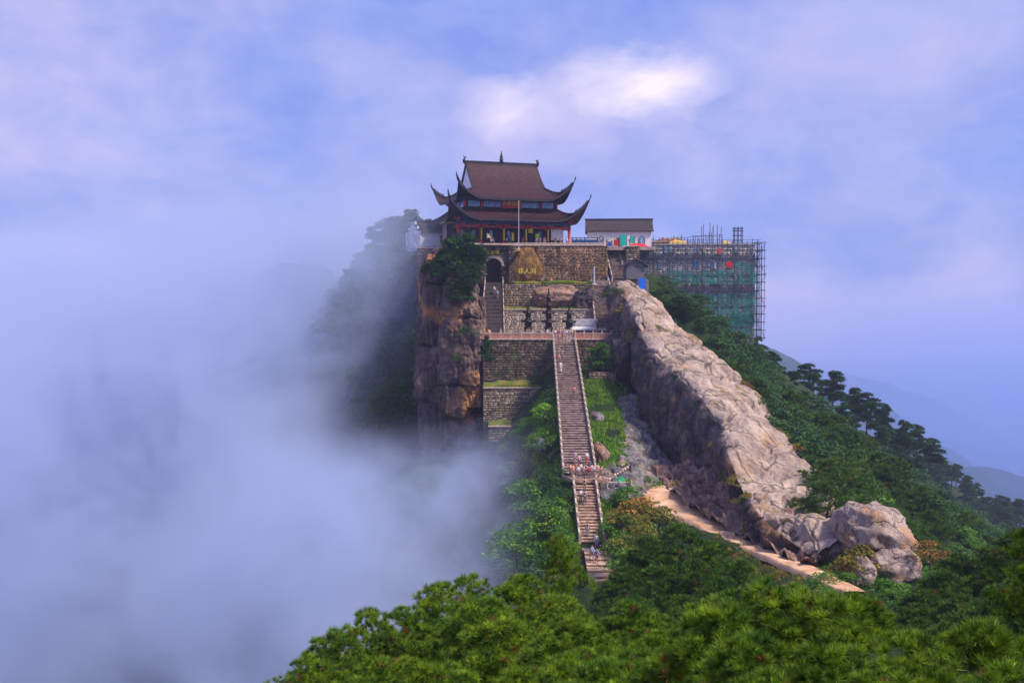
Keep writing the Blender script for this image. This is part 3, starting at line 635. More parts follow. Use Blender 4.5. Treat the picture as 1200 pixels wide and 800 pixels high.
# walls below the stair head (left)
retaining(566, 649, 398, 444, 184.0, 3.0, m_st_dark, 'tall dark stone retaining wall under the terrace, left of the long stairs', seed=11)
retaining(566, 640, 455, 492, 180.0, 3.0, m_st_grey, 'lower grey stone wall left of the long stairs, below the grassy ledge', seed=12)
retaining(572, 628, 500, 516, 176.5, 3.0, m_st_grey, 'lowest short stone wall, its foot lost in the mist', seed=13, sw=.9)
retaining(672, 736, 398, 440, 184.0, 3.0, m_st_dark, 'dark stone retaining wall under the terrace, right of the long stairs', seed=14)
retaining(690, 722, 436, 450, 176.0, 2.0, m_st_grey, 'low broken stone wall at the grassy bank below the slender tree', seed=15, coping=False)
retaining(700, 742, 579, 600, 130.5, 2.5, m_st_dark, 'dark rough stone base below the plank step landing', seed=16, coping=False, sw=.9, sh=.5)
# ledges between the walls
def ledge(name, px0, px1, py, Y0, Y1, mat, thick=0.35, label=None):
    x0, x1 = (px0 - 600) / FOC * Y0, (px1 - 600) / FOC * Y0; z = P(600, py, Y0).z; nx = 30; V = []
    for j in range(9):
        for i in range(nx + 1):
            x = x0 + (x1 - x0) * i / nx; y = Y0 + 0.25 + (Y1 - Y0 - .25) * j / 8; V.append((x, y, z - .15 + 0.25 * float(vn(x / 2.0, y / 2.0, 0)) + (0.9 * j / 8 if 'bank' in name else 0)))
    o = link(name, npmesh(name, V, grid_faces(nx + 1, 9), mat, True)); tag(o, kind='structure'); return o
m_mosslg, nt, b = material('mossy_soil', 0.95, 0.1); tc = nd(nt, 'ShaderNodeTexCoord'); n1 = nd(nt, 'ShaderNodeTexNoise', {'Vector': tc.outputs['Object'], 'Scale': 0.7, 'Detail': 6.0})
nt.links.new(ramp(nt, n1.outputs[0], [(0.32, (0.22, 0.15, 0.05)), (0.5, (0.15, 0.15, 0.03)), (0.66, (0.07, 0.12, 0.02))]), b.inputs['Base Color']); bump(nt, b, n1.outputs[0], .6, .3)
ledge('grass_bank', 566, 645, 453, 180.3, 184, m_mosslg); ledge('grass_bank', 572, 632, 500, 176.8, 180, m_mosslg)
# terrace slab
Z_T = P(600, 397, 184).z
XL, XR = (562 - 600) / FOC * 184, (737 - 600) / FOC * 184
tr_ = MB(); tr_.box(XL, XR, 184.3, 197.0, Z_T - 1.2, Z_T + .02); o = tr_.build('terrace', m_deck); tag(o, kind='structure')
def railing_front(px0, px1, label):
    Y = 184.25; x0, x1 = (px0 - 600) / FOC * Y, (px1 - 600) / FOC * Y; t = empty('balustrade', ((x0 + x1) / 2, Y, Z_T)); tag(t, label, 'railing', 'red brown terrace balustrades')
    n = round((x1 - x0) / 1.75); w_ = (x1 - x0) / n
    a = MB(); a.box(-.11, .11, -.11, .11, 0.0, 1.25); a.lathe([(.05, 1.25), (.11, 1.32), (.10, 1.42), (.03, 1.5)], 6); post = a.me('post', m_rail_pale)
    a = MB(); a.box(.13, w_ - .13, -.06, .06, .12, .92); a.box(.13, w_ - .13, -.075, .075, 0.0, .10); a.box(.3, w_ - .3, -.08, -.06, .25, .8); panel = a.me('panel', m_rail_red)
    a = MB(); a.box(.12, w_ - .12, -.09, .09, .94, 1.08); rail = a.me('handrail', m_rail_pale)
    for k in range(n + 1):
        p = (x0 - t.location.x + k * w_, 0, .002); link('post', post, t, loc=p)
        if k < n: link('panel', panel, t, loc=p); link('handrail', rail, t, loc=p)
railing_front(563, 647.5, 'red brown stone balustrade along the terrace edge, left of the stair head')
railing_front(674, 737, 'red brown stone balustrade along the terrace edge, right of the stair head')
# wall behind the pagodas, two tiers with a grassy ledge, and the upper temple wall
W1 = retaining(591, 700, 363, 392, 197.0, 3.0, m_st_pale, 'pale stone wall directly behind the three iron pagodas', seed=21, sw=.6, sh=.34, cop_mat=m_rail_pale)
ledge('grass_bank', 591, 697, 362.5, 197.2, 201.2, m_mosslg)
W2 = retaining(591, 697, 333, 361, 201.0, 3.0, m_st_grey, 'grey rubble wall in the middle tier, above the pale wall', seed=22, sw=.55, sh=.4, coping=False)
ledge('grass_bank', 603, 697, 332, 201.2, 204.4, m_mosslg)
Yw = 204.0; s_ = Yw / FOC
ax, az0, ar = (578.5 - 600) * s_, P(600, 332, Yw).z, 9.5 * s_
zsp = P(600, 312, Yw).z
def arch_hole(x, z): return (abs(x - ax) < ar and z < zsp) or (math.hypot(x - ax, z - zsp) < ar)
W3 = retaining(563, 603, 288, 332, Yw, 4.0, m_st_dark, 'dark stone gate wall with arched opening at the head of the left stairs', seed=23, holes=[arch_hole], core_holes=True)
t = W3[0]; o = t.location; x0, x1, zb, zt = W3[1:]
mb = MB(); N_ = 14; poly = [(x0, zt), (x0, zb - 1)] + [(ax - ar, zb - 1)] + [(ax + ar * math.cos(math.pi - math.pi * k / N_), zsp + ar * math.sin(math.pi * k / N_)) for k in range(N_ + 1)] + [(ax + ar, zb - 1), (x1, zb - 1), (x1, zt)]
# wall core as two jambs and a spandrel made of slices, so the opening is a real passage
xs = sorted(set([x0, ax - ar] + [ax + ar * math.cos(math.pi - math.pi * k / N_) for k in range(N_ + 1)] + [ax + ar, x1]))
for a_, b_ in zip(xs[:-1], xs[1:]):
    c_ = (a_ + b_) / 2; zlo = zb - 1 if not abs(c_ - ax) < ar else zsp + math.sqrt(max(0, ar * ar - (c_ - ax) ** 2))
    mb.box(a_ - o.x, b_ - o.x, 0.03, 4, zlo - o.z, zt - o.z - .02)
mb.build('wall_core', m_mort, t)
mb = MB();
for k in range(N_):
    a0 = math.pi * k / N_ + .02; a1 = math.pi * (k + 1) / N_ - .02; r0, r1 = ar, ar + .55
    q = [(ax + r * math.cos(a) - o.x, zsp + r * math.sin(a) - o.z) for r, a in ((r0, a0), (r1, a0), (r1, a1), (r0, a1))]; mb = MB(); mb.prism(q, -.2, .1); mb.build('arch_stone', m_st_pale, t)
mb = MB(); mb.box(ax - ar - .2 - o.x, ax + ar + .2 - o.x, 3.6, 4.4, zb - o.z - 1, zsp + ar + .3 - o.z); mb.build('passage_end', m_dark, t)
retaining(601, 634, 288, 296, 203.9, 3.0, m_st_brown, 'brown stone course above the yellow carved boulder', seed=24, sw=.8)
retaining(628, 708, 288, 331, 203.6, 4.0, m_st_brown, 'broad brown stone wall under the temple terrace, right of the yellow boulder', seed=25, sw=.62, sh=.3)
retaining(489, 566, 291, 330, 207, 4.0, m_st_grey, 'grey stone footing under the white walled side building', seed=26, sw=.8, sh=.4)
retaining(596, 603, 288, 334, 203.3, 1.0, m_st_dark, 'narrow dark stone pier between gateway and yellow boulder', seed=27, coping=False, sw=.5)
# temple terrace floor
Z_P = P(600, 287.5, 204).z
mb = MB(); mb.box((489 - 600) / FOC * 207, (768 - 600) / FOC * 207, 208.05, 236, Z_P - .7, Z_P); mb.box((566 - 600) / FOC * 205, (708 - 600) / FOC * 205, 204.6, 208, Z_P - 1.5, Z_P - .004); o = mb.build('temple_terrace', m_deck); tag(o, kind='structure')
retaining(706, 712, 288, 330, 205.5, 3.0, m_st_brown, 'brown stone corner pier left of the upper right stair flight', seed=28, coping=False)
retaining(733, 749, 289, 332, 207.0, 4.0, m_st_grey, 'grey block wall right of the upper stairs, behind the little hut', seed=29, sw=.9, sh=.45)

# ---- stairs
def flight(a, b, rise, label, mat, thick=0.3, rails=True, rail_h=0.85, post_gap=2.0, rail_mat=None, lw=0.3, name='staircase'):
    """a=(pxL,pxR,py,Y) at the foot, b the same at the head; every step is a part"""
    Af = np.array(P(a[0], a[2], a[3])), np.array(P(a[1], a[2], a[3])); Bf = np.array(P(b[0], b[2], b[3])), np.array(P(b[1], b[2], b[3]))
    za, zb = Af[0][2], Bf[0][2]; n = max(2, int(round((zb - za) / rise))); t = empty(name, tuple((Af[0] + Af[1]) / 2)); tag(t, label, 'stairs'); o = np.array(t.location)
    rg = np.random.default_rng(int(a[2]))
    for k in range(n):
        u0, u1 = k / n, (k + 1) / n; z = za + (zb - za) * u1
        L0 = Af[0] * (1 - u0) + Bf[0] * u0; L1 = Af[0] * (1 - u1) + Bf[0] * u1; R0 = Af[1] * (1 - u0) + Bf[1] * u0; R1 = Af[1] * (1 - u1) + Bf[1] * u1
        j = rg.uniform(-.015, .015)
        dz = (zb - za) / n; V = []
        for (pt, zz) in ((L0, z - .13), (R0, z - .13), (R1, z - .13), (L1, z - .13), (L0, z), (R0, z), (R1, z), (L1, z)):
            V.append((pt[0], pt[1] - (0.05 if pt is L0 or pt is R0 else -.06), zz + j))
        me = pymesh('step', [np.array(v) - o for v in V], [(0, 3, 2, 1), (4, 5, 6, 7), (0, 1, 5, 4), (1, 2, 6, 5), (2, 3, 7, 6), (3, 0, 4, 7)], mat)
        link('step', me, t)
    # core under the steps
    V = []
    for u, (L, R_) in ((0, (Af[0], Af[1])), (1, (Bf[0], Bf[1]))):
        for dz in (-.02 - (.12 if True else 0), -3.2): V += [(L[0] + .02, L[1] + .06, L[2] + dz), (R_[0] - .02, R_[1] + .06, R_[2] + dz)]
    link('stair_core', pymesh('stair_core', [np.array(v) - o for v in V], [(0, 1, 5, 4), (2, 6, 7, 3), (0, 4, 6, 2), (1, 3, 7, 5), (0, 2, 3, 1), (4, 5, 7, 6)], m_riser), t)
    if rails:
        for s in (0, 1):
            p0, p1 = Vector(Af[s]), Vector(Bf[s]); L = (p1 - p0).length; off = Vector((-.15 if s == 0 else .15, 0, 0)); m_ = max(2, int(L / post_gap)); mb = MB()
            for k in range(m_ + 1):
                q = p0.lerp(p1, k / m_) + off - Vector(o)
                mb = MB(); mb.box(-lw / 2, lw / 2, -lw / 2, lw / 2, -.5, rail_h + .22); mb.lathe([(lw * .3, rail_h + .2), (lw * .55, rail_h + .32), (lw * .2, rail_h + .45)], 6)
                if k == 0: pm = mb.me('baluster_post', rail_mat or m_rail_pale)
                link('baluster_post', pm, t, loc=q)
                if k < m_:
                    q2 = p0.lerp(p1, (k + 1) / m_) + off - Vector(o); d = (q2 - q); y0 = q + d * .08; y1 = q + d * .92; W = lw * .33
                    V = [(p.x + sx * W, p.y, p.z + zz) for p in (y0, y1) for sx in (-1, 1) for zz in (-.55, rail_h * .88)]
                    link('rail_slab', pymesh('rail_slab', V, [(0, 1, 3, 2), (4, 6, 7, 5), (0, 4, 5, 1), (2, 3, 7, 6), (1, 5, 7, 3), (0, 2, 6, 4)], rail_mat or m_rail_pale), t)
    return t
flight((661.5, 697, 556, 134.5), (649.5, 673, 401, 184), 0.26, 'long upper flight of stone stairs climbing to the terrace between balustrades', m_step)
flight((681, 706.5, 636, 118.5), (673.5, 697, 568, 131.5), 0.24, 'lower narrow flight of stone stairs below the crowded landing', m_step2)
flight((692, 719, 692, 105.5), (684, 717, 644, 116.8), 0.24, 'lowest wide flight of stone stairs running down into the pines', m_step2, rails=False)
def landing(pts, z, label, mat=m_step2, th=.5):
    n = len(pts); V = [(x, y, z) for x, y in pts] + [(x, y, z - th) for x, y in pts]; F = [tuple(range(n)), tuple(range(2 * n - 1, n - 1, -1))] + [(i, n + i, n + (i + 1) % n, (i + 1) % n) for i in range(n)]
    o = link('stair_landing', pymesh('stair_landing', V, F, mat)); tag(o, label, 'landing'); return o
q = [P(660, 557, 134.4), P(716, 557, 134.4), P(716, 568, 131.7), P(671, 568, 131.7)]; landing([(v.x, v.y) for v in q], q[0].z - .02, 'crowded stone landing between the two stair flights')
q = [P(682, 638, 118.3), P(718, 638, 118.3), P(719, 644, 116.9), P(682, 644, 116.9)]; landing([(v.x, v.y) for v in q], q[2].z + .02, 'small landing where people sit above the lowest stair flight')
q = [P(560, 560, 134.4), P(671, 560, 134.4), P(671, 566, 132), P(560, 566, 132)]
# left passage stairs up to the arch, right zigzag stairs
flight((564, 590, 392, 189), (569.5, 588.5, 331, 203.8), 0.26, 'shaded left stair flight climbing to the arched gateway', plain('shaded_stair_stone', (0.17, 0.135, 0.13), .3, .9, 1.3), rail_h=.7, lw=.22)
flight((699.5, 723, 389, 189.5), (693.5, 713, 333.5, 203), 0.26, 'right lower stair flight beside the pale wall and the pagodas', m_step, rail_h=.7, lw=.25)
flight((718.5, 733, 327, 203.8), (708.5, 721.5, 289.5, 212), 0.26, 'right upper stair flight climbing to the temple terrace', m_step, rail_h=.6, lw=.25)
q = [P(692, 334, 203), P(735, 334, 203), P(735, 327, 206), P(700, 327, 206)]; landing([(v.x, v.y) for v in [P(690, 334, 203), P(738, 334, 203)]] + [(P(738, 334, 203).x, 207), (P(690, 334, 203).x, 207)], P(0, 329, 203.8).z, 'stone landing between the two right stair flights', m_step, 3.0)
# pale sloping slab wall right of the upper flight
a0, a1, a2, a3 = P(722, 290, 212), P(734, 290, 212), P(742, 327, 204), P(734, 327, 204)
V = [(*p,) for p in (a0, a1, a2, a3)]; V += [(x, y, z - 2.0) for x, y, z in V]
o = link('sloping_parapet', pymesh('sloping_parapet', V, [(0, 1, 2, 3), (4, 7, 6, 5), (0, 4, 5, 1), (1, 5, 6, 2), (2, 6, 7, 3), (3, 7, 4, 0)], m_cop)); tag(o, 'pale sloping stone slab along the right edge of the upper right stairs', 'parapet')

# low reddish wall with white coping at the back of the terrace (left), corrugated shed roofs (right)
t = empty('low_wall', (P(620, 392, 192).x, 192, Z_T)); tag(t, 'low reddish wall with pale capped posts in front of the pagoda plinths', 'wall')
wx = (648 - 592) / FOC * 192; n = 12
for k in range(n):
    mb = MB(); mb.box(.04, wx / n - .04, -.1, .1, 0, .95); mb.build('panel', m_rail_red, t).location = (-wx / 2 + k * wx / n, 0, .002)
    mb = MB(); mb.box(-.1, .1, -.13, .13, 0, 1.15); mb.box(-.14, .14, -.16, .16, 1.152, 1.28); mb.build('post', m_rail_pale, t).location = (-wx / 2 + k * wx / n, 0, .002)
t = empty('terrace_shed', tuple(P(690, 392, 190))); t.location.z = Z_T; tag(t, 'low brown plank shed under pale sheet roofs at the foot of the right stairs', 'shed')
sx_ = 190 / FOC
m_plank = plain('brown_planks', (0.24, 0.13, 0.09), .35, .85, 3.0); m_tin = plain('pale_tin_sheet', (0.62, 0.60, 0.60), .15, .5, 2.0)
for k in range(17): mb = MB(); mb.box(.02, .34, 0, .06 + .02 * (k % 2), 0, 1.5); mb.build('plank', m_plank, t).location = (-20 * sx_ + k * .37, 0, 0)
mb = MB(); mb.add([(-21 * sx_, -.3, 1.55), (21 * sx_, -.3, 1.55), (19 * sx_, 1.6, 2.1), (-21 * sx_, 1.6, 2.1), (-21 * sx_, -.3, 1.47), (21 * sx_, -.3, 1.47), (19 * sx_, 1.6, 2.0), (-21 * sx_, 1.6, 2.0)], [(0, 1, 2, 3), (4, 7, 6, 5), (0, 4, 5, 1), (1, 5, 6, 2), (2, 6, 7, 3), (3, 7, 4, 0)]); mb.build('roof_sheet', m_tin, t)
mb = MB(); mb.box(-19 * sx_, 11 * sx_, 1.9, 2.05, 2.15, 3.5); mb.build('back_board', m_tin, t)
mb = MB(); 
for k in range(30): mb.box(-19 * sx_ + k * .16, -19 * sx_ + k * .16 + .05, 1.86, 1.9, 2.2, 3.45)
o = mb.build('board_ribs', m_tin, t); tag(o, kind='stuff')
# pale plates between the pagodas and the stair head
mb = MB(); mb.box(P(650, 0, 187).x, P(672, 0, 187).x, 187.0, 188.2, Z_T + .05, Z_T + .62); o = mb.build('stone_table', m_tin); tag(o, 'pale stone altar table at the stair head behind the crowd', 'table')

# ---- iron pagodas
m_iron = plain('black_cast_iron', (0.022, 0.02, 0.022), .3, .45, 4.0, .3, .3)
m_plinth = plain('plinth_stone', (0.42, 0.32, 0.29), .25, .85, 2.0)
def pagoda(px, top, base, Y, tiers, label):
    p = P(px, base, Y); H = P(px, top, Y).z - Z_T; t = empty('iron_pagoda', (p.x, Y, Z_T)); tag(t, label, 'pagoda', 'iron incense pagodas on the terrace')
    s = H / (1.6 + tiers * 1.55 + 1.3)
    mb = MB(); mb.box(-1.3 * s, 1.3 * s, -1.1 * s, 1.1 * s, 0, .55 * s); mb.box(-1.1 * s, 1.1 * s, -.95 * s, .95 * s, .552 * s, .95 * s); mb.build('plinth', m_plinth, t)
    mb = MB()
    for k in range(4): a = math.pi / 4 + k * math.pi / 2; mb.tube([(.75 * s * math.cos(a), .75 * s * math.sin(a), .95 * s), (.6 * s * math.cos(a), .6 * s * math.sin(a), 1.7 * s)], .13 * s, 5)
    mb.lathe([(.55 * s, 1.55 * s), (.85 * s, 1.6 * s), (.8 * s, 1.8 * s), (.5 * s, 1.85 * s)], 8); mb.build('stand', m_iron, t)
    z = 1.7 * s; r = 1.0
    for k in range(tiers):
        f = s * (1 - .5 * k / max(1, tiers)); h = 1.55 * s * (1.08 - .16 * k / max(1, tiers) * 2)
        mb = MB(); 
        for q_ in range(6):
            a = q_ * math.pi / 3 + .3; mb.tube([(.52 * f * math.cos(a), .52 * f * math.sin(a), z), (.5 * f * math.cos(a), .5 * f * math.sin(a), z + h * .62)], .09 * f, 5)
        mb.lathe([(.36 * f, z + .0), (.34 * f, z + h * .6)], 6); mb.build('tier', m_iron, t)
        # six cornered roof with upturned corners
        V = []; F = []; na = 24
        for (rr, zz, up) in ((.30, .98, 0), (.62, .72, .02), (1.12, .60, .22), (1.12, .52, .22), (.45, .55, 0)):
            for q_ in range(na):
                a = 2 * math.pi * q_ / na + .3; c_ = abs(math.cos(3 * (a - .3))) ** 3; V.append(((rr * (1 + .16 * c_)) * f * math.cos(a), (rr * (1 + .16 * c_)) * f * math.sin(a), z + h * zz + up * c_ * f * 1.3))
        for i in range(4):
            for q_ in range(na): F.append((i * na + q_, i * na + (q_ + 1) % na, (i + 1) * na + (q_ + 1) % na, (i + 1) * na + q_))
        link('roof', pymesh('roof', V, F, m_iron, True), t)
        z += h * .95
    mb = MB(); mb.lathe([(.22 * s, z - .1 * s), (.3 * s, z + .1 * s), (.12 * s, z + .3 * s), (.22 * s, z + .5 * s), (.08 * s, z + .7 * s), (.14 * s, z + .85 * s), (.02 * s, z + 1.2 * s)], 8); mb.build('finial', m_iron, t, True)
pagoda(619, 353, 387, 191.5, 2, 'small two tiered black iron pagoda, left of the tall one')
pagoda(643, 334, 387, 191.5, 4, 'tall four tiered black iron pagoda in the middle of the terrace')
pagoda(667, 355, 387, 191.5, 2, 'small two tiered black iron pagoda, right of the tall one above the stair head')

# ---- plank steps and landing fence beside the long stairs
t = empty('plank_steps', tuple(P(705, 569, 131.8))); tag(t, 'light wooden plank steps climbing right from the landing to the earth path', 'stairs'); o = t.location
m_light = plain('light_planks', (0.62, 0.42, 0.28), .25, .85, 3.0); m_dkw = plain('dark_timber', (0.10, 0.06, 0.045), .3, .85, 3.0)
for k in range(12):
    u = k / 11; a = P(706 + 32 * u, 565 - 19 * u, 132.5 + 2.5 * u) - o; mb = MB(); mb.add([(-.13, -.9, .0), (.13, -.9, 0), (.30, .9, 0), (.04, .9, 0), (-.13, -.9, .1), (.13, -.9, .1), (.30, .9, .1), (.04, .9, .1)], [(0, 3, 2, 1), (4, 5, 6, 7), (0, 1, 5, 4), (1, 2, 6, 5), (2, 3, 7, 6), (3, 0, 4, 7)]); mb.build('plank', m_light, t).location = a
for dy in (-.8, .8):
    mb = MB(); mb.tube([P(704, 567, 132.5) - o + Vector((0, dy, -.12)), P(739, 547, 135) - o + Vector((0, dy, -.12))], .12, 4); mb.build('stringer', m_dkw, t)
mb = MB(); mb.tube([P(739, 566, 134) - o, P(739, 541, 134) - o], .13, 6); mb.build('post', m_dkw, t)
t = empty('landing_fence', tuple(P(724, 574, 131))); tag(t, 'short pale railing on the dark stone base below the plank steps', 'fence'); o = t.location
for k in range(3): mb = MB(); mb.tube([P(711.5 + 14 * k, 574, 130.6) - o, P(711.5 + 14 * k, 562, 130.6) - o], .12, 5); mb.build('post', m_rail_pale, t)
for py in (565, 572): mb = MB(); mb.tube([P(711.5, py, 130.6) - o, P(739.5, py, 130.6) - o], .09, 5); mb.build('rail', m_rail_pale, t)
q = [P(702, 575, 130.8), P(741, 575, 130.8)]; mb = MB(); mb.box(q[0].x, q[1].x, 130.7, 134.5, q[0].z - .4, q[0].z + .02); o = mb.build('landing_deck', m_step2); tag(o, 'stone deck behind the short pale railing', 'deck')
m_greenc = plain('green_canvas', (0.01, 0.25, 0.10), .25, .7, 2.0)
p = P(727, 571, 132); t = empty('green_tent', tuple(p)); tag(t, 'green canvas vendor umbrella under the plank steps', 'umbrella')
mb = MB(); V = [(0, 0, 1.55)] + [(.85 * math.cos(a), .85 * math.sin(a), .85 + (.06 if k % 2 else 0)) for k, a in enumerate(np.linspace(0, 2 * math.pi, 17)[:-1])]; mb.add(V, [(0, 1 + k, 1 + (k + 1) % 16) for k in range(16)]); mb.build('canopy', m_greenc, t)
mb = MB(); mb.tube([(0, 0, 0), (0, 0, 1.5)], .03, 5); mb.build('pole', m_dkw, t)
# lamp post, sign plates, green bin
def post_thing(name, px, pb, pt_, Y, r_, mat, label, cat):
    a = P(px, pb, Y); h = P(px, pt_, Y).z - a.z; t = empty(name, tuple(a)); tag(t, label, cat); mb = MB(); mb.tube([(0, 0, 0), (0, 0, h)], [r_, r_ * .7], 8); mb.build('pole', mat, t); mb = MB(); mb.lathe([(r_ * 2.2, 0), (r_ * 2.2, .15), (r_, .3)], 8); mb.build('base', mat, t); return t, h
m_galv = plain('grey_painted_metal', (0.42, 0.40, 0.42), .12, .5, 4.0)
post_thing('grey_post', 696, 334, 312, 201.8, .28, m_galv, 'stout grey post at the head of the right lower stairs', 'post')
t, h = post_thing('flagpole', 607.8, 292, 237, 201.0, .11, m_galv, 'tall bare flagpole in front of the temple plaque', 'flagpole'); mb = MB(); mb.lathe([(.05, h), (.14, h + .08), (.14, h + .18), (.04, h + .28)], 8); mb.build('finial', m_galv, t, True); mb = MB(); mb.box(-.3, .3, -.3, 3.2, -.35, -.003); mb.build('bracket', m_cop, t)
p = P(728, 391, 186); t = empty('notice_board', (p.x, 186, Z_T)); tag(t, 'narrow upright pale board at the right end of the terrace', 'sign'); mb = MB(); mb.box(-.35, .35, -.05, .05, .1, 1.9); mb.build('board', m_white, t); mb = MB(); mb.box(-.4, .4, -.15, .15, 0, .098); mb.build('foot', m_cop, t)
p = P(710, 508, 152); t = empty('notice_board', tuple(p)); tag(t, 'little white sign on the grass right of the long stairs', 'sign'); mb = MB(); mb.box(-.3, .3, -.03, .03, .5, .95); mb.build('board', m_white, t); mb = MB(); mb.tube([(0, 0, -.8), (0, 0, .5)], .04, 5); mb.build('post', m_dkw, t)
p = P(597, 392, 186); t = empty('litter_bin', (p.x, 186.3, Z_T)); tag(t, 'green litter bin behind the balustrade beside the left stairs', 'bin'); mb = MB(); mb.lathe([(.35, 0), (.45, .8), (.47, .85)], 12); mb.build('body', m_greenc, t); mb = MB(); mb.lathe([(.5, .86), (.48, .95), (.2, 1.1)], 12); mb.build('lid', m_greenc, t)

# carved and painted characters
m_gold = plain('gold_paint', (0.95, 0.68, 0.08), .12, .5, 5.0)
def text_mesh(txt, size, mat, loc, rz, parent, name='lettering', depth=.06):
    cu = bpy.data.curves.new(name, 'FONT'); cu.body = txt; cu.size = size; cu.align_x = 'CENTER'; cu.align_y = 'CENTER'; cu.extrude = depth; cu.resolution_u = 3
    o = bpy.data.objects.new(name, cu); C.objects.link(o); dg = bpy.context.evaluated_depsgraph_get(); me = bpy.data.meshes.new_from_object(o.evaluated_get(dg)); bpy.data.objects.remove(o); me.materials.clear(); me.materials.append(mat)
    return_o = link(name, me, parent); return_o.location = loc; return_o.rotation_euler = (math.pi / 2, 0, rz); return return_o
text_mesh('非人间', 1.25, m_gold, P(617.5, 318, 200.9) - br.location, 0, br)
p = P(577, 296, 203.6); text_mesh('天台寺', 0.95, m_gold, p - W3[0].location, 0, W3[0])
# ------------------------------------------------------------------ the temple hall
TH = R(18.5); TC = Vector((-2.2, 213.0, Z_P))
temple = empty('temple_hall', TC, TH); tag(temple, 'two tiered Chinese temple hall with upturned maroon roofs and red columns on the summit', 'temple')
m_tile = plain('maroon_roof_tiles', (0.062, 0.022, 0.026), .35, .55, 1.5, .2)
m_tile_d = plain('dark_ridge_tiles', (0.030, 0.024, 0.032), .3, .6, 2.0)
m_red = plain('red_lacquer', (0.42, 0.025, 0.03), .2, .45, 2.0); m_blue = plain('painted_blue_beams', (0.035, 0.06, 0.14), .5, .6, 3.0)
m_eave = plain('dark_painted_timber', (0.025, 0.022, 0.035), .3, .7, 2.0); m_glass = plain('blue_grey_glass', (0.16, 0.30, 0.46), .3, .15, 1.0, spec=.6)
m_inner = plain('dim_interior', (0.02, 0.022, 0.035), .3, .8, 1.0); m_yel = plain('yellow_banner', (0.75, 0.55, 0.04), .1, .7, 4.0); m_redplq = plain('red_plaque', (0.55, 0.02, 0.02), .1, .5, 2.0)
m_win_frame = plain('dark_window_frame', (0.02, 0.02, 0.03), .2, .6, 2.0)
def z_of(py, Y): return P(600, py, Y).z - Z_P
def roof(parent, a, b, at, bt, ze, zt, lift, gable=None, zgable=None, pw=1.35, nrib=1.0, name='roof', back=1.0, voff=0.0):
    """a,b: half size at the eave; at,bt: half size at its inner top edge; gable: half length of the ridge when it is a hip-and-gable roof"""
    def corner(u, v): 
        f = lambda q: np.clip((np.abs(q) - .56) / .44, 0, None); return (f(u / a) * f(v / b)) ** 1.75 * np.where((np.asarray(v) > 0) & (np.asarray(u) < 0), back, 1.0)
    def H(u, v):
        tv = (b - np.abs(v)) / (b - bt); tu = (a - np.abs(u)) / (a - at)
        if gable is None: t = np.minimum(tv, tu)
        else: t = np.where(np.abs(u) < gable, tv, np.minimum(tv, tu * tg_))
        t = np.clip(t, 0, 1); return ze + (zt - ze) * (0.55 * t + 0.45 * t ** 2.2) + lift * corner(u, v), t
    tg_ = 1.0
    if gable is not None: tg_ = (zgable - 0) ; 
    def warp(u, v):
        return u * (1 - .055 * (1 - np.minimum(1, np.abs(v) / b) ** 3) * (np.abs(u) / a) ** 2), v * (1 - .06 * (1 - np.minimum(1, np.abs(u) / a) ** 3) * (np.abs(v) / b) ** 2)
    nu, nv = 81, 61; us = np.linspace(-a, a, nu); vs = np.linspace(-b, b, nv)
    if gable is not None: us = np.sort(np.concatenate([us, [-gable - .01, -gable + .01, gable - .01, gable + .01]])); nu = len(us)
    U, Vv = np.meshgrid(us, vs); Z, T = H(U, Vv); X, Yq = warp(U, Vv)
    top = np.stack([X.ravel(), Yq.ravel(), Z.ravel()], 1); th = .22 + .0 * T
    bot = top - [0, 0, .30]; F = grid_faces(nu, nv); n = nu * nv
    keep = np.ones(len(F), bool)
    if gable is None:  # leave the middle open for the upper storey
        cu = np.abs(U.ravel()[F]).max(1); cv = np.abs(Vv.ravel()[F]).max(1); keep = ~((cu < at - .6) & (cv < bt - .6))
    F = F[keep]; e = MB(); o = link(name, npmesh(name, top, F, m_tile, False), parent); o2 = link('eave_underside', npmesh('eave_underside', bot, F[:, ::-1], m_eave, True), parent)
    # eave fascia
    per = [(u, -b) for u in us] + [(a, v) for v in vs[1:]] + [(u, b) for u in us[::-1][1:]] + [(-a, v) for v in vs[::-1][1:-1]]; per = np.array(per); zz, _ = H(per[:, 0], per[:, 1]); wx_, wy_ = warp(per[:, 0], per[:, 1]); k = len(per)
    V = np.concatenate([np.stack([wx_, wy_, zz + .10], 1), np.stack([wx_, wy_, zz - .32], 1)]); i = np.arange(k); Ff = np.stack([i, (i + 1) % k, (i + 1) % k + k, i + k], 1); link('fascia', npmesh('fascia', V, Ff, m_tile_d), parent)
    # tile ribs
    mb = MB(); rb = MB()
    def rib(pts): pts = np.array(pts); return mb.tube([tuple(q) for q in pts], .085, 4, True)
    st = .42 / nrib
    for s in (-1, 1):
        for u in np.arange(-a + .25, a - .2, st):
            vend = b - (b - bt) * min(1.0, (a - abs(u)) / (a - at)) if gable is None else (bt if abs(u) < gable else b - (b - bt) * min(1, (a - abs(u)) / (a - at) * tg_))
            if b - vend < .3: continue
            vv = np.linspace(b, vend, 9); uu = np.full(9, u); z, _ = H(uu, vv * s); x, y = warp(uu, vv * s); rib(np.stack([x, y, z + .05], 1))
        for v in np.arange(-b + .25, b - .2, st):
            lim = at if gable is None else gable
            tv = min(1.0, (b - abs(v)) / (b - bt)); uend = a - (a - at) * tv if gable is None else max(gable + .05, a - (a - at) * min(1, tv / tg_))
            if a - uend < .3: continue
            uu = np.linspace(a, uend, 7); vv = np.full(7, v); z, _ = H(uu * s, vv); x, y = warp(uu * s, vv); rib(np.stack([x, y, z + .05], 1))
    r_ = mb.build('tile_ribs', m_tile, parent); tag(r_, kind='stuff')
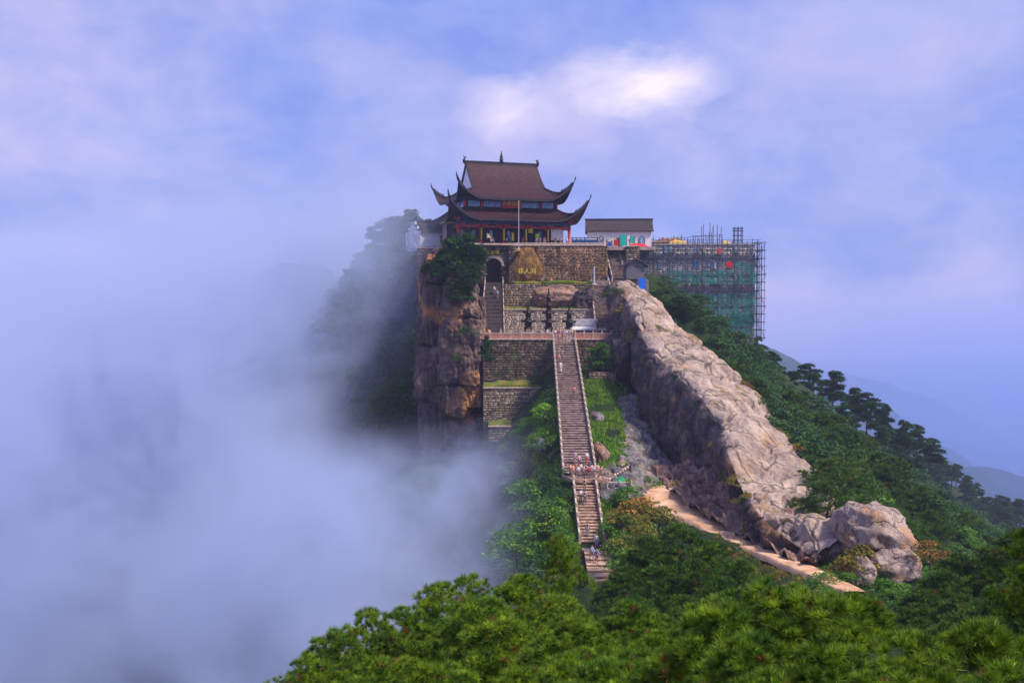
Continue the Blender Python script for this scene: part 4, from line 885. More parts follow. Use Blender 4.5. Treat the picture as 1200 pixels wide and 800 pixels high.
    # hip ridges with little beasts and a curled tip
    for su in (-1, 1):
        for sv in (-1, 1):
            tt = np.linspace(0, 1, 22); tmax = 1.0 if gable is None else (a - gable) / (a - at) * tg_
            tt = tt * tmax
            uu = a - (a - at) * tt / (1 if gable is None else tg_); vv = b - (b - bt) * tt
            z, _ = H(uu * su, vv * sv); x, y = warp(uu * su, vv * sv); pts = np.stack([x, y, z + .16], 1)
            d = pts[0] - pts[1]; d /= np.linalg.norm(d); tip = [pts[0] + d * .9 + [0, 0, .75], pts[0] + d * .75 + [0, 0, .25]]
            m_ = MB(); pp_ = [tuple(q) for q in tip] + [tuple(q) for q in pts]; m_.tube(pp_, [.07, .15] + [.24] * len(pts), 6)
            hr = m_.build('hip_ridge', m_tile_d, parent, True)
            for k in range(1, 10):
                q = pts[0] * (1 - k / 13) + pts[8] * (k / 13) if False else np.array([np.interp(k * .85, np.arange(22), pts[:, c]) for c in range(3)])
                m2 = MB(); m2.lathe([(.13, .1), (.15, .3), (.08, .42), (.12, .52), (.03, .66)], 5); link('roof_beast', BEAST[0] if BEAST else BEAST.append(m2.me('roof_beast', m_tile_d)) or BEAST[0], hr, loc=tuple(q))
    return H, warp
BEAST = []
# sizes: lower eave, lower roof top, upper eave, ridge
zl, zlt, zu, zr = z_of(257.5, 202.5), z_of(243.5, 206), z_of(232.5, 203.5), z_of(193, 213)
colw, cold = 11.7, 8.6
uw, ud = 9.7, 6.4
roof(temple, 14.4, 12.2, uw, ud, zl, zlt, 3.8, name='lower_roof', back=0.1)
Hf, wf = roof(temple, 12.0, 9.8, 7.9 - (12.0 - 7.9) * 0.0, .15, zu, zr, 3.2, gable=7.6, zgable=.42, name='upper_roof')
# gable triangles, bargeboards, main ridge and finials
for s in (-1, 1):
    zg = Hf(np.array([7.62 * 1.0]), np.array([0.0]))[0][0]; ztop = zr - .1
    vmax = 9.8 - (9.8 - .15) * .42
    pts = [(v, Hf(np.array([7.5]), np.array([v]))[0][0] - .12) for v in np.linspace(-vmax, vmax, 21)]
    V = [(s * 7.45, v, z) for v, z in pts] + [(s * 7.45, v, min(z, zg - .4)) for v, z in pts]; n = 21; F = [(i, i + 1, n + i + 1, n + i) for i in range(n - 1)]
    link('gable_wall', pymesh('gable_wall', V, F, m_white), temple)
    V = [(s * x, v, z + dz) for x in (7.55, 7.75) for v, z in pts for dz in (.25, -.45)]; k = 2 * n; F = []
    for i in range(n - 1): a_ = 2 * i; F += [(a_, a_ + 2, a_ + 3, a_ + 1), (k + a_, k + a_ + 1, k + a_ + 3, k + a_ + 2), (a_, k + a_, k + a_ + 2, a_ + 2), (a_ + 1, a_ + 3, k + a_ + 3, k + a_ + 1)]
    link('bargeboard', pymesh('bargeboard', V, F, m_tile_d), temple)
mb = MB(); mb.box(-7.9, 7.9, -.28, .28, zr - .3, zr + .35); mb.box(-8.0, 8.0, -.34, .34, zr + .352, zr + .5); mb.build('main_ridge', m_tile_d, temple)
for s in (-1, 1):
    mb = MB(); mb.tube([(s * 7.8, 0, zr), (s * 8.05, 0, zr + .6), (s * 7.9, 0, zr + 1.1), (s * 7.5, 0, zr + 1.25)], [.38, .32, .22, .06], 7); mb.tube([(s * 7.9, 0, zr + .9), (s * 8.15, 0, zr + 1.55)], [.16, .03], 5); mb.build('ridge_finial', m_tile_d, temple, True)
mb = MB(); mb.lathe([(.5, 0), (.32, .25), (.5, .5), (.22, .7), (.42, .95), (.18, 1.15), (.32, 1.35), (.10, 1.6), (.16, 1.75), (.02, 2.4)], 10, (0, 0, zr + .5)); mb.build('spire_finial', m_tile_d, temple, True)
# lower storey
mb = MB(); mb.box(-colw - .8, colw + .8, -cold - 1, cold + 1, .003, .3); mb.build('stone_base', m_cop, temple)
zc = z_of(262.5, 204) 
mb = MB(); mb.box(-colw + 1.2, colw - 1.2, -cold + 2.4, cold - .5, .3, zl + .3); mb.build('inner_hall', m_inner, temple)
mb = MB(); mb.lathe([(.42, 0), (.42, .15), (.30, .25), (.28, zc - .3)], 12); colm = mb.me('column', m_red, True); mb = MB(); mb.box(-.22, .22, -.33, -.30, .5, zc - 1.0); band = mb.me('couplet_board', m_eave); mb = MB()
for k in range(9): mb.box(-.12, .12, -.36, -.33, .7 + k * (zc - 1.9) / 9, .95 + k * (zc - 1.9) / 9)
gl = mb.me('gold_characters', m_yel)
fx = np.linspace(-colw, colw, 6)
for i, u in enumerate(fx):
    for v in (-cold, cold):
        c_ = link('column', colm, temple, loc=(u, v, .302))
        if v < 0 and 0 < i < 5: bnd = link('couplet_board', band, c_); g_ = link('gold_characters', gl, temple, loc=(u, v, .302)); tag(g_, kind='stuff')
for v in (-cold / 3, cold / 3):
    for u in (-colw, colw): link('column', colm, temple, loc=(u, v, .302))
for v in (-cold, cold): mb = MB(); mb.box(-colw - .3, colw + .3, v - .16, v + .16, zc - .1, zc + .45); mb.build('beam', m_blue, temple); mb = MB(); mb.box(-colw - .3, colw + .3, v - .12, v + .12, zc - .75, zc - .35); mb.build('tie_beam', m_red, temple)
for u in (-colw, colw): mb = MB(); mb.box(u - .17, u + .17, -cold - .3, cold + .3, zc - .12, zc + .43); mb.build('beam', m_blue, temple); mb = MB(); mb.box(u - .13, u + .13, -cold + .1, cold - .1, zc - .77, zc - .37); mb.build('tie_beam', m_red, temple)
# bracket sets
mb = MB()
for k, (hw, z) in enumerate(((.25, 0), (.5, .28), (.8, .56))): mb.box(-hw, hw, -.14, .14, z, z + .16); mb.box(-.13, .13, -hw * 1.2, hw * 1.2, z + .002, z + .158); mb.box(-hw, -hw + .2, -.17, .17, z + .162, z + .27); mb.box(hw - .2, hw, -.17, .17, z + .162, z + .27)
brk = mb.me('bracket_set', m_blue); brk_r = brk.copy(); brk_r.materials.clear(); brk_r.materials.append(m_red)
for i, u in enumerate(np.linspace(-colw, colw, 16)):
    for v in (-cold, cold): link('bracket_set', brk_r if i % 3 == 0 else brk, temple, loc=(u, v, zc + .455))
for i, v in enumerate(np.linspace(-cold, cold, 12)[1:-1]):
    for u in (-colw, colw): link('bracket_set', brk, temple, loc=(u, v, zc + .455)).rotation_euler = (0, 0, math.pi / 2)
for i, u in enumerate(fx):      # red carved corbels beside each front column head
    for s in (-1, 1):
        if (i == 0 and s < 0) or (i == 5 and s > 0): continue
        mb = MB(); mb.prism([(0, 0), (s * 1.3, 0), (s * 1.25, -.25), (s * .6, -.4), (s * .3, -.9), (0, -1.0)], -.07, .07); mb.build('corbel', m_red, temple).location = (u + s * .25, -cold - .02, zc - .12)
# doors between columns, banners
for i in range(5):
    for k in range(4):
        u0 = fx[i] + .35 + k * 1.0
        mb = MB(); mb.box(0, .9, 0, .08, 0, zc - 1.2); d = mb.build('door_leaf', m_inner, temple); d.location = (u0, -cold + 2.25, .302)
        mb = MB(); mb.box(.12, .78, -.03, -.002, 1.3, zc - 1.5); link('lattice', mb.me('lattice', m_glass if (i + k) % 3 == 0 else m_win_frame), d)
def banner(u, v, z0, w_, h, mat, lab, cat='banner'):
    t = temple; mb = MB(); mb.box(-w_ / 2, w_ / 2, -.04, .04, 0, h); o = mb.build('banner', mat); o.location = temple.matrix_basis @ Vector((u, v, z0)) ; o.rotation_euler = (0, 0, TH); tag(o, lab, cat); return o
bpy.context.view_layer.update()
m_lime = plain('lime_cloth', (0.45, 0.75, 0.02), .1, .7, 4.0)
banner(3.6, -cold + .6, 2.6, .95, 1.5, m_yel, 'yellow hanging banner under the temple eave, right of the middle columns')
banner(4.9, -cold + .3, 1.5, .75, 1.0, m_lime, 'lime green banner right below the yellow one at the temple front')
banner(-.2, -cold + .6, 1.0, .5, 1.6, m_yel, 'small yellow board between the middle columns of the temple')
banner(9.5, -cold + 1.2, 1.3, 2.6, 2.6, m_white, 'pale wall panel in the last right bay of the temple front', 'panel')
# upper storey with its window band and plaque
zb_ = zlt - .6
mb = MB(); mb.box(-uw, uw, -ud, ud, zb_, zu + .4); mb.build('upper_storey', m_eave, temple)
nb_ = [(-uw + .6, 2.6), (-uw + 3.8, 4.2), (uw - 8.0, 4.2), (uw - 3.2, 2.6)]
for (u0, wd_) in nb_:
    mb = MB(); mb.box(0, wd_, -.10, -.005, 0, zu - zlt - .1); f = mb.build('window', m_win_frame, temple); f.location = (u0, -ud, zlt + .02); npn = int(wd_ / .52)
    for k in range(npn):
        mb = MB(); mb.box(.08 + k * (wd_ - .1) / npn, (k + 1) * (wd_ - .1) / npn, -.13, -.103, .14, zu - zlt - .28); mb.build('pane', m_glass, f)
for u in (-uw, -uw + 3.5, uw - 3.5, uw, -uw + 8.2, uw - 8.2): mb = MB(); mb.lathe([(.24, zb_), (.24, zu + .4)], 10, (u, -ud - .1, 0)); mb.build('upper_column', m_red, temple, True)
for s in (-1, 1):
    for v in np.linspace(-ud + 1, ud - 3, 4): mb = MB(); mb.box(s * uw - .06, s * uw + .06, v, v + 1.8, zlt + .1, zu - .3); mb.build('window', m_glass, temple)
for i, u in enumerate(np.linspace(-uw, uw, 14)): link('bracket_set', brk, temple, loc=(u, -ud - .1, zu - .35)).scale = (.8, 1.3, .7)
for i, v in enumerate(np.linspace(-ud, ud, 10)[1:]): q = link('bracket_set', brk, temple, loc=(-uw, v, zu - .35)); q.rotation_euler = (0, 0, math.pi / 2); q.scale = (.8, 1.3, .7)
mb = MB(); mb.box(-2.1, 2.1, -.1, .1, -.8, .85); pq = mb.build('plaque', m_redplq, temple); pq.location = (-.1, -ud - .45, (zlt + zu) / 2 + .05); pq.rotation_euler = (R(-8), 0, 0)
for b4 in ((-2.25, 2.25, .85, 1.0), (-2.25, 2.25, -.95, -.8)): mb = MB(); mb.box(b4[0], b4[1], -.16, .12, b4[2], b4[3]); mb.build('plaque_frame', m_red, pq)
l_ = text_mesh('大雄宝殿', .98, m_gold, (0, -.13, 0), 0, pq, depth=.02)

# balustrade of the temple terrace
def rail_line(p0, p1, label, h=1.05, gap=1.6, mats=(m_cop, m_cop), name='balustrade', group=None, fill=.8):
    p0, p1 = Vector(p0), Vector(p1); d = p1 - p0; L = d.length; n = max(2, int(L / gap)); t = empty(name, tuple((p0 + p1) / 2)); tag(t, label, 'railing', group); a = MB(); a.box(-.1, .1, -.1, .1, 0, h + .15); pm = a.me('post', mats[0])
    rz = math.atan2(d.y, d.x); a = MB(); l = L / n; a.box(.12, l - .12, -.05, .05, .1, h * fill); pn = a.me('panel', mats[1]); a = MB(); a.box(.1, l - .1, -.08, .08, h - .08, h + .05); hr = a.me('handrail', mats[0])
    for k in range(n + 1):
        q = p0 + d * (k / n) - t.location; link('post', pm, t, loc=q)
        if k < n: link('panel', pn, t, loc=q).rotation_euler = (0, 0, rz); link('handrail', hr, t, loc=q).rotation_euler = (0, 0, rz)
    return t
zz = Z_P + .2
rail_line(P(576, 288, 204.2), P(707, 288, 204.2), 'low pale stone balustrade along the front edge of the temple terrace', h=.55, mats=(m_rail_pale, m_cop))
m_bluep = plain('blue_hoarding', (0.02, 0.07, 0.20), .3, .6, 2.0)
rail_line((P(671, 0, 206).x, 206, Z_P), (P(701, 0, 206).x, 206, Z_P), 'dark railing with blue panels right of the temple', h=1.6, gap=1.8, mats=(m_win_frame, m_bluep))
rail_line(P(571, 279, 201), P(579, 287, 203.5), 'short pale sloping parapet where the steps rise behind the pine', h=.8, mats=(m_cop, m_cop))

# ---- side building on the left and the little pavilion
m_grtile = plain('grey_roof_tiles', (0.060, 0.042, 0.046), .35, .7, 1.5, .3)
def tiled_roof(name, parent, x0, x1, y0, y1, ze, zr, mat, over=.5, step=.4, sag=.25):
    """simple two sided roof with its ridge along x, real tile ribs"""
    ym = (y0 + y1) / 2; prof = lambda t: ze + (zr - ze) * (t - sag * math.sin(math.pi * t) * .4); mb = MB(); V = []; n = 7
    for s, ya in ((0, y0 - over), (1, y1 + over)):
        for i in range(n): t = i / (n - 1); V += [(x0 - over, ya + (ym - ya) * t, prof(t)), (x1 + over, ya + (ym - ya) * t, prof(t)), (x0 - over, ya + (ym - ya) * t, prof(t) - .18), (x1 + over, ya + (ym - ya) * t, prof(t) - .18)]
    F = []
    for s in (0, 1):
        for i in range(n - 1): a = (s * n + i) * 4; b_ = a + 4; F += [(a, a + 1, b_ + 1, b_), (a + 2, b_ + 2, b_ + 3, a + 3), (a, b_, b_ + 2, a + 2), (a + 1, a + 3, b_ + 3, b_ + 1)]
        a = s * n * 4; F.append((a, a + 2, a + 3, a + 1))
    mb.add(V, F); r_ = mb.build(name, mat, parent); mb = MB()
    for s, ya in ((0, y0 - over), (1, y1 + over)):
        x = x0 - over + .1
        while x < x1 + over: mb.tube([(x, ya + (ym - ya) * i / 5, prof(i / 5) + .04) for i in range(6)], .075, 4); x += step
    q = mb.build('tile_ribs', mat, parent); tag(q, kind='stuff'); mb = MB(); mb.box(x0 - over - .1, x1 + over + .1, ym - .15, ym + .15, zr - .05, zr + .32); mb.build('ridge_cap', m_tile_d, parent); return r_
p = P(512, 289, 214); sb = empty('side_building', (p.x, 214, Z_P), R(24)); tag(sb, 'old white walled side building with stepped gable and grey tiled roof, left of the temple', 'building')
hb, hrdg = 3.3, 5.6
mb = MB(); mb.prism([(-3.4, -.4), (3.6, -.4), (3.6, hb), (-3.4, hb)], 0, 9); mb.build('wall', m_white, sb)
mb = MB(); mb.prism([(-.2, 0), (9.2, 0), (9.2, hb + .4), (7.6, hb + .4), (7.6, hb + 1.4), (6.0, hb + 1.4), (6.0, hb + 2.5), (3.0, hb + 2.5), (3.0, hb + 1.4), (1.4, hb + 1.4), (1.4, hb + .4), (-.2, hb + .4)], -.2, .2); g_ = mb.build('gable_wall', plain('stained_whitewash', (0.62, 0.60, 0.60), .3, .85, .8), sb); g_.rotation_euler = (0, 0, math.pi / 2); g_.location = (-3.62, 0, 0)
for (y0_, y1_, z_) in ((-.4, 1.3, .4), (1.3, 2.95, 1.4), (2.95, 6.1, 2.5), (6.1, 7.7, 1.4), (7.7, 9.4, .4)): mb = MB(); mb.box(-4.05, -3.2, y0_, y1_, hb + z_ + .003, hb + z_ + .2); mb.build('gable_cap', m_tile_d, sb)
mb = MB(); mb.tube([(-3.6, 3.2, hb + 2.7), (-3.6, 2.9, hb + 3.2), (-3.4, 2.5, hb + 3.5)], [.18, .14, .03], 6); mb.build('gable_finial', m_tile_d, sb)
tiled_roof('roof', sb, -3.0, 4.0, 0, 9, hb, hrdg, m_grtile, .6)
for k, u in enumerate((-.2, 1.1, 2.4)): mb = MB(); mb.box(u, u + .85, -.12, -.003, .3, 2.7); mb.build('white_panel', m_white, sb)
for k, u in enumerate((.7, 2.0)): mb = MB(); mb.box(u, u + .34, -.10, -.003, .3, 2.7); mb.build('window', m_inner, sb)
p = P(536, 283, 204); pv = empty('pavilion', (p.x, 204.0, P(0, 285, 204).z), R(10)); tag(pv, 'small flat eaved pavilion with an ochre roof edge above the pines of the spire', 'pavilion')
hp = P(0, 262, 204).z - P(0, 285, 204).z
for u in (-2.3, 2.3):
    for v in (0, 3.2): mb = MB(); mb.lathe([(.2, 0), (.18, hp)], 8, (u, v, 0)); mb.build('column', m_plinth, pv, True)
mb = MB(); mb.box(-2.2, 2.2, .3, 3.0, .0, hp - .1); mb.build('shrine_wall', m_inner, pv)
mb = MB(); V = []
for (hw, hd, z) in ((3.1, 2.5, hp), (3.1, 2.5, hp + .18), (1.8, 1.2, hp + .6), (.2, .15, hp + 1.15)): V += [(-hw, 1.6 - hd, z), (hw, 1.6 - hd, z), (hw, 1.6 + hd, z), (-hw, 1.6 + hd, z)]
F = [(0, 3, 2, 1), (12, 13, 14, 15)] + [(4 * i + k, 4 * i + (k + 1) % 4, 4 * i + 4 + (k + 1) % 4, 4 * i + 4 + k) for i in range(3) for k in range(4)]
mb.add(V, F); mb.build('roof', plain('ochre_roof', (0.40, 0.27, 0.14), .3, .8, 2.0), pv); mb = MB(); mb.lathe([(.2, 0), (.12, .25), (.25, .45), (.05, .95)], 8, (0, 1.6, hp + 1.1)); mb.build('finial', m_plinth, pv, True)
mb = MB(); mb.box(-3.2, 3.4, -.8, 4, -2.2, -.002); mb.build('stone_base', m_st_grey, pv)
# carved lion post beside the pavilion
p = P(541, 273, 203); t = empty('stone_lion', (p.x + .1, 203, P(0, 276, 203).z)); tag(t, 'weathered stone lion figure standing beside the pavilion steps', 'statue')
mb = MB(); mb.box(-.35, .35, -.35, .35, -.6, 0); mb.build('pedestal', m_plinth, t)
bm = bmesh.new(); 
def skin_thing(name, verts, edges, radii, mat, parent=None, sub=1, root=0):
    me = bpy.data.meshes.new(name); me.from_pydata(verts, edges, []); me.update(); o = bpy.data.objects.new(name, me); C.objects.link(o)
    md = o.modifiers.new('s', 'SKIN'); sv = me.skin_vertices[0].data
    for i, r_ in enumerate(radii): sv[i].radius = (r_, r_) if not isinstance(r_, tuple) else r_
    for v in sv: v.use_root = False
    sv[root].use_root = True
    if sub: m2 = o.modifiers.new('b', 'SUBSURF'); m2.levels = sub; m2.render_levels = sub
    dg = bpy.context.evaluated_depsgraph_get(); me2 = bpy.data.meshes.new_from_object(o.evaluated_get(dg)); bpy.data.objects.remove(o); bpy.data.meshes.remove(me)
    me2.materials.clear(); me2.materials.append(mat); me2.polygons.foreach_set('use_smooth', [True] * len(me2.polygons)); me2.name = name
    return me2
bm.free()
lm = skin_thing('lion', [(0, .2, .35), (0, 0, .75), (0, -.12, 1.15), (0, -.38, 1.2), (-.18, -.22, .6), (-.18, -.28, .05), (.18, -.22, .6), (.18, -.28, .05), (-.22, .1, .1), (.22, .1, .1)], [(0, 1), (1, 2), (2, 3), (1, 4), (4, 5), (1, 6), (6, 7), (0, 8), (0, 9)], [.25, .24, .22, .12, .1, .09, .1, .09, .14, .14], m_plinth)
link('lion', lm, t)
# ------------------------------------------------------------------ white building right of the temple
p = P(726, 286, 213); wb = empty('white_building', (p.x, 213, Z_P), R(-3)); tag(wb, 'low white building with dark tiled roof and arched windows between temple and scaffolding', 'building')
ws = 213 / FOC; L = 37 * ws; hb = P(0, 271, 213).z - Z_P; hr = P(0, 258, 216).z - Z_P
def arch_window(parent, u, w_, z0, h):
    pts = [(u - w_ / 2, z0)] + [(u + w_ / 2, z0)] + [(u + w_ / 2 * math.cos(a), z0 + h - w_ / 2 + w_ / 2 * math.sin(a)) for a in np.linspace(0, math.pi, 9)]
    mb = MB(); mb.prism(pts, -.10, .05); f = mb.build('window', m_win_frame, parent)
    q = [(u + (x - u) * .75, z0 + .12 + (z - z0) * .9) for x, z in pts]; mb = MB(); mb.prism(q, -.13, -.102); mb.build('pane', m_glass, f)
    mb = MB(); mb.box(u - .04, u + .04, -.16, -.131, z0 + .1, z0 + h - .1); mb.build('mullion', m_white, f)
mb = MB(); mb.box(-L, L, 0, 6, 0, hb); mb.build('wall', m_white, wb)
for s in (-1, 1): mb = MB(); mb.prism([(0.1, hb), (5.9, hb), (4.4, hb + (hr - hb) * .38), (3, hr - .35), (1.6, hb + (hr - hb) * .38)], -.1, .1); g_ = mb.build('gable_wall', m_white, wb); g_.rotation_euler = (0, 0, math.pi / 2); g_.location = (s * (L - .12), 0, 0)
tiled_roof('roof', wb, -L, L, 0, 6, hb + .02, hr, m_grtile, .45, .38)
arch_window(wb, -L + 2.8, 1.25, .3, 2.1); arch_window(wb, L - 2.0, 1.3, .3, 2.1)
mb = MB(); mb.box(-.6, .6, -.08, -.003, 0, 2.1); mb.build('door', m_dkw, wb)
# coloured vendor stalls and hanging cloths in front of it
m_teal = plain('teal_cloth', (0.02, 0.42, 0.34), .1, .7, 3.0); m_redc = plain('red_cloth', (0.55, 0.02, 0.03), .1, .7, 3.0); m_yelc = plain('yellow_cloth', (0.80, 0.68, 0.05), .1, .7, 3.0); m_bluec = plain('blue_cloth', (0.03, 0.08, 0.40), .1, .7, 3.0); m_whc = plain('white_cloth', (0.75, 0.74, 0.75), .1, .7, 3.0)
for px, pt_, pb, w_, mt, lab in [(730.5, 275, 288, 8, m_teal, 'large teal hanging cloth in front of the white building'), (722.5, 281, 288, 6, m_redc, 'red hanging cloth left of the teal one'), (736.5, 276, 285, 4, m_whc, 'white cloth right of the teal one'), (741.5, 277, 285, 5, m_teal, 'smaller teal cloth nearest to the right arched window'), (714, 283, 288.5, 7, m_bluec, 'low blue cloth on the stall left of the red one')]:
    a = P(px, pb, 209); h = P(px, pt_, 209).z - a.z; w2 = w_ / 2 * 209 / FOC; t = empty('cloth_stall', tuple(a)); tag(t, lab, 'stall')
    V = [(-w2 + 2 * w2 * i / 8, .06 * math.sin(i * 2.1), z) for z in (0, h) for i in range(9)]; V += [(x, y + .05, z) for x, y, z in V]; F = [(i, i + 1, 10 + i, 9 + i) for i in range(8)] + [(18 + i, 27 + i, 28 + i, 19 + i) for i in range(8)]
    link('cloth', pymesh('cloth', V, F, mt, True), t); 
    for s in (-1, 1): mb = MB(); mb.tube([(s * w2, 0.1, -.2), (s * w2, 0.1, h + .1)], .05, 5); mb.build('pole', m_dkw, t)
# ------------------------------------------------------------------ scaffolded building under construction
Yb = 216.0; bs = Yb / FOC
def X(px, Y=Yb): return (px - 600) / FOC * Y
def Z(py, Y=Yb): return P(600, py, Y).z
b_ = empty('unfinished_building', (X(815), Yb, Z(400))); tag(b_, 'unfinished concrete block building behind scaffolding and green netting, right of the temple', 'building'); bo = b_.location
m_conc = stones_mat('concrete_blocks', [(0.30, 0.29, 0.32), (0.40, 0.385, 0.41), (0.50, 0.48, 0.49), (0.66, 0.63, 0.62)], stain=.15); m_slabc = plain('concrete_floor_edge', (0.30, 0.29, 0.30), .3, .85, 1.5)
floors = [286, 303, 321.5, 340, 358, 376, 396]
wins = [(783, 292.5, 12, 8), (756, 294, 8, 7), (816, 293, 6, 6), (862, 293, 6, 6), (816, 310, 7, 7), (836, 311, 7, 8), (854, 310, 6, 6), (770, 311, 7, 7), (816, 329, 7, 7), (836, 329, 8, 8), (862, 329, 6, 7), (790, 330, 6, 7), (836, 350, 7, 8), (812, 350, 7, 7), (860, 350, 6, 7), (836, 368, 7, 8), (862, 368, 7, 8), (796, 350, 6, 7)]
hl = [(lambda x, z, a=X(c_), b2=Z(r_), w_=w2 * bs / 2, h_=h2 * bs / 2: abs(x - a) < w_ and abs(z - b2) < h_) for c_, r_, w2, h2 in wins]
stone_face((X(735), X(884), Z(400), Z(286)), Yb, .8, .42, m_conc, b_, 55, hl, jitter=.03, org=bo)
mb = MB(); mb.box(X(736) - bo.x, X(883.5) - bo.x, .03, 14, -6, Z(286.3) - bo.z); mb.build('wall_core', m_slabc, b_)
for f in floors[:-1]: mb = MB(); mb.box(X(734) - bo.x, X(884.5) - bo.x, -.22, .02, Z(f) - bo.z - .2, Z(f) - bo.z + .12); mb.build('floor_edge', m_slabc, b_)
for c_, r_, w2, h2 in wins:
    w_ = w2 * bs / 2; h_ = h2 * bs / 2; mb = MB(); mb.box(-w_, w_, -.06, .02, -h_, h_); f = mb.build('window', m_dark, b_); f.location = (X(c_) - bo.x, 0, Z(r_) - bo.z)
    mb = MB(); mb.box(-w_ * .9, -.06, -.09, -.062, -h_ * .88, h_ * .88); mb.build('pane', m_glass, f); mb = MB(); mb.box(.06, w_ * .9, -.09, -.062, -h_ * .88, h_ * .88); mb.build('pane', m_white if c_ == 836 else m_glass, f)
    mb = MB(); mb.box(-w_ * 1.15, w_ * 1.15, -.14, .0, -h_ - .2, -h_ - .003); mb.build('sill', m_slabc, f)
for k in range(8): 
    x = X(748 + 19 * k); mb = MB(); mb.box(x - bo.x - .25, x - bo.x + .25, -.16, .02, 0.3, Z(287.5) - bo.z - .25); mb.build('pilaster', m_slabc, b_)
# scaffolding: two rows of poles in front and a bay that projects beyond the right corner
sc_ = empty('scaffolding', (X(815), Yb - 1.4, Z(400))); tag(sc_, 'dense tube scaffolding with platforms wrapped round the unfinished building', 'scaffolding'); so = sc_.location
m_pole = plain('rusty_scaffold_tube', (0.055, 0.05, 0.055), .4, .6, 3.0)
zt0 = Z(282); zb0 = Z(398)
def pole(a, b2, r_=.055): mb = MB(); mb.tube([Vector(a) - so, Vector(b2) - so], r_ * 1.0, 5, False); return mb.build('scaffold_pole', m_pole, sc_)
xs_ = list(np.linspace(X(735), X(885), 27)); lv = [Z(f) for f in np.linspace(284.5, 396, 13)]
for i, x in enumerate(xs_): pole((x, Yb - 1.3, zb0 if x > X(790) else Z(345)), (x, Yb - 1.3, zt0 + rng.uniform(-.3, .9)), .05)
for i, z in enumerate(lv):
    pole((X(735) if z > Z(345) else X(790), Yb - 1.32, z), (X(896), Yb - 1.32, z))
    if i % 2 == 0: pole((X(735) if z > Z(345) else X(790), Yb - 1.32, z + .5), (X(889), Yb - 1.32, z + .5), .04)
for i in range(7): x = xs_[2 + i * 3]; pole((x, Yb - 1.36, lv[min(12, 2 + i)]), (x + 3.5, Yb - 1.36, lv[max(0, i - 1)]), .045)
for x in (X(885.5), X(888), X(890.5), X(893.5)):
    for y in (Yb - 1.3, Yb + 1.5, Yb + 5): pole((x, y, zb0), (x, y, Z(286) + rng.uniform(-.3, .6)), .06)
for z in lv:
    for y in (Yb + 1.5, Yb + 5): pole((X(884), y, z), (X(896.5), y, z + rng.uniform(-.1, .1)))
    for x in (X(886), X(893)): pole((x, Yb - 1.8, z + .06), (x, Yb + 5.4, z + .06))
for i in range(6): a, b2 = lv[i * 2], lv[i * 2 + 2]; pole((X(885), Yb - 1.4, a if i % 2 else b2), (X(895), Yb - 1.4, b2 if i % 2 else a), .045)
m_board = plain('scaffold_board', (0.16, 0.12, 0.10), .3, .85, 2.0)
for i, z in enumerate(lv[1::4]):
    for k in range(6):
        if z < Z(345) and k < 2: continue
        mb = MB(); w_ = (X(884) - X(735)) / 6; mb.box(.1, w_ - .1, 0, .9, 0, .06); mb.build('scaffold_board', m_board, sc_).location = (X(735) + k * w_ - so.x, .15, z - so.z + .08)
    mb = MB(); mb.box(0, (X(893) - X(885.5)), 0, 2.4, 0, .06); mb.build('scaffold_board', m_board, sc_).location = (X(885.5) - so.x, .2, z - so.z + .08)
# green netting, hung in sheets; thin woven, partly see-through
m_net, nt, b = material('green_netting', .8, .1); tc = nd(nt, 'ShaderNodeTexCoord'); n1 = nd(nt, 'ShaderNodeTexNoise', {'Vector': tc.outputs['Object'], 'Scale': .45, 'Detail': 6.0, 'Roughness': .65})
nt.links.new(ramp(nt, n1.outputs[0], [(.3, (0.008, 0.10, 0.095)), (.55, (0.015, 0.18, 0.16)), (.75, (0.04, 0.30, 0.25))]), b.inputs['Base Color']); nt.links.new(ramp(nt, n1.outputs[0], [(.36, (.12, .12, .12)), (.66, (.85, .85, .85))]), b.inputs['Alpha'])
nets = [(778, 884, 317, 333, .9), (860, 884, 308, 317, .8), (790, 884, 344, 356, 1), (735, 770, 331, 341, .5), (812, 884, 357, 369, 1), (850, 884, 369, 382, 1), (830, 850, 370, 380, .7), (845, 884, 384, 396, .8), (742, 776, 341, 345, .6)]
for (c0, c1, r0, r1, o_) in nets:
    n = max(2, int((c1 - c0) / 6)); V = []; m_ = 4
    for j in range(m_ + 1):
        for i in range(n + 1): x = X(c0 + (c1 - c0) * i / n); z = Z(r0 + (r1 - r0) * j / m_); V.append((x - so.x, -.12 - .12 * abs(math.sin(i * 1.7 + j)) + .1 * random.random(), z - so.z))
    link('netting', npmesh('netting', V, grid_faces(n + 1, m_ + 1), m_net, True), sc_)
for j in range(4):
    V = [(X(885.2 if i % 2 else 885.4) - so.x, -.1 + i * .9, Z(300 + 20 * j + (0 if k == 0 else 12)) - so.z) for k in (0, 1) for i in range(7)]; link('netting', npmesh('netting', V, grid_faces(7, 2), m_net, True), sc_)
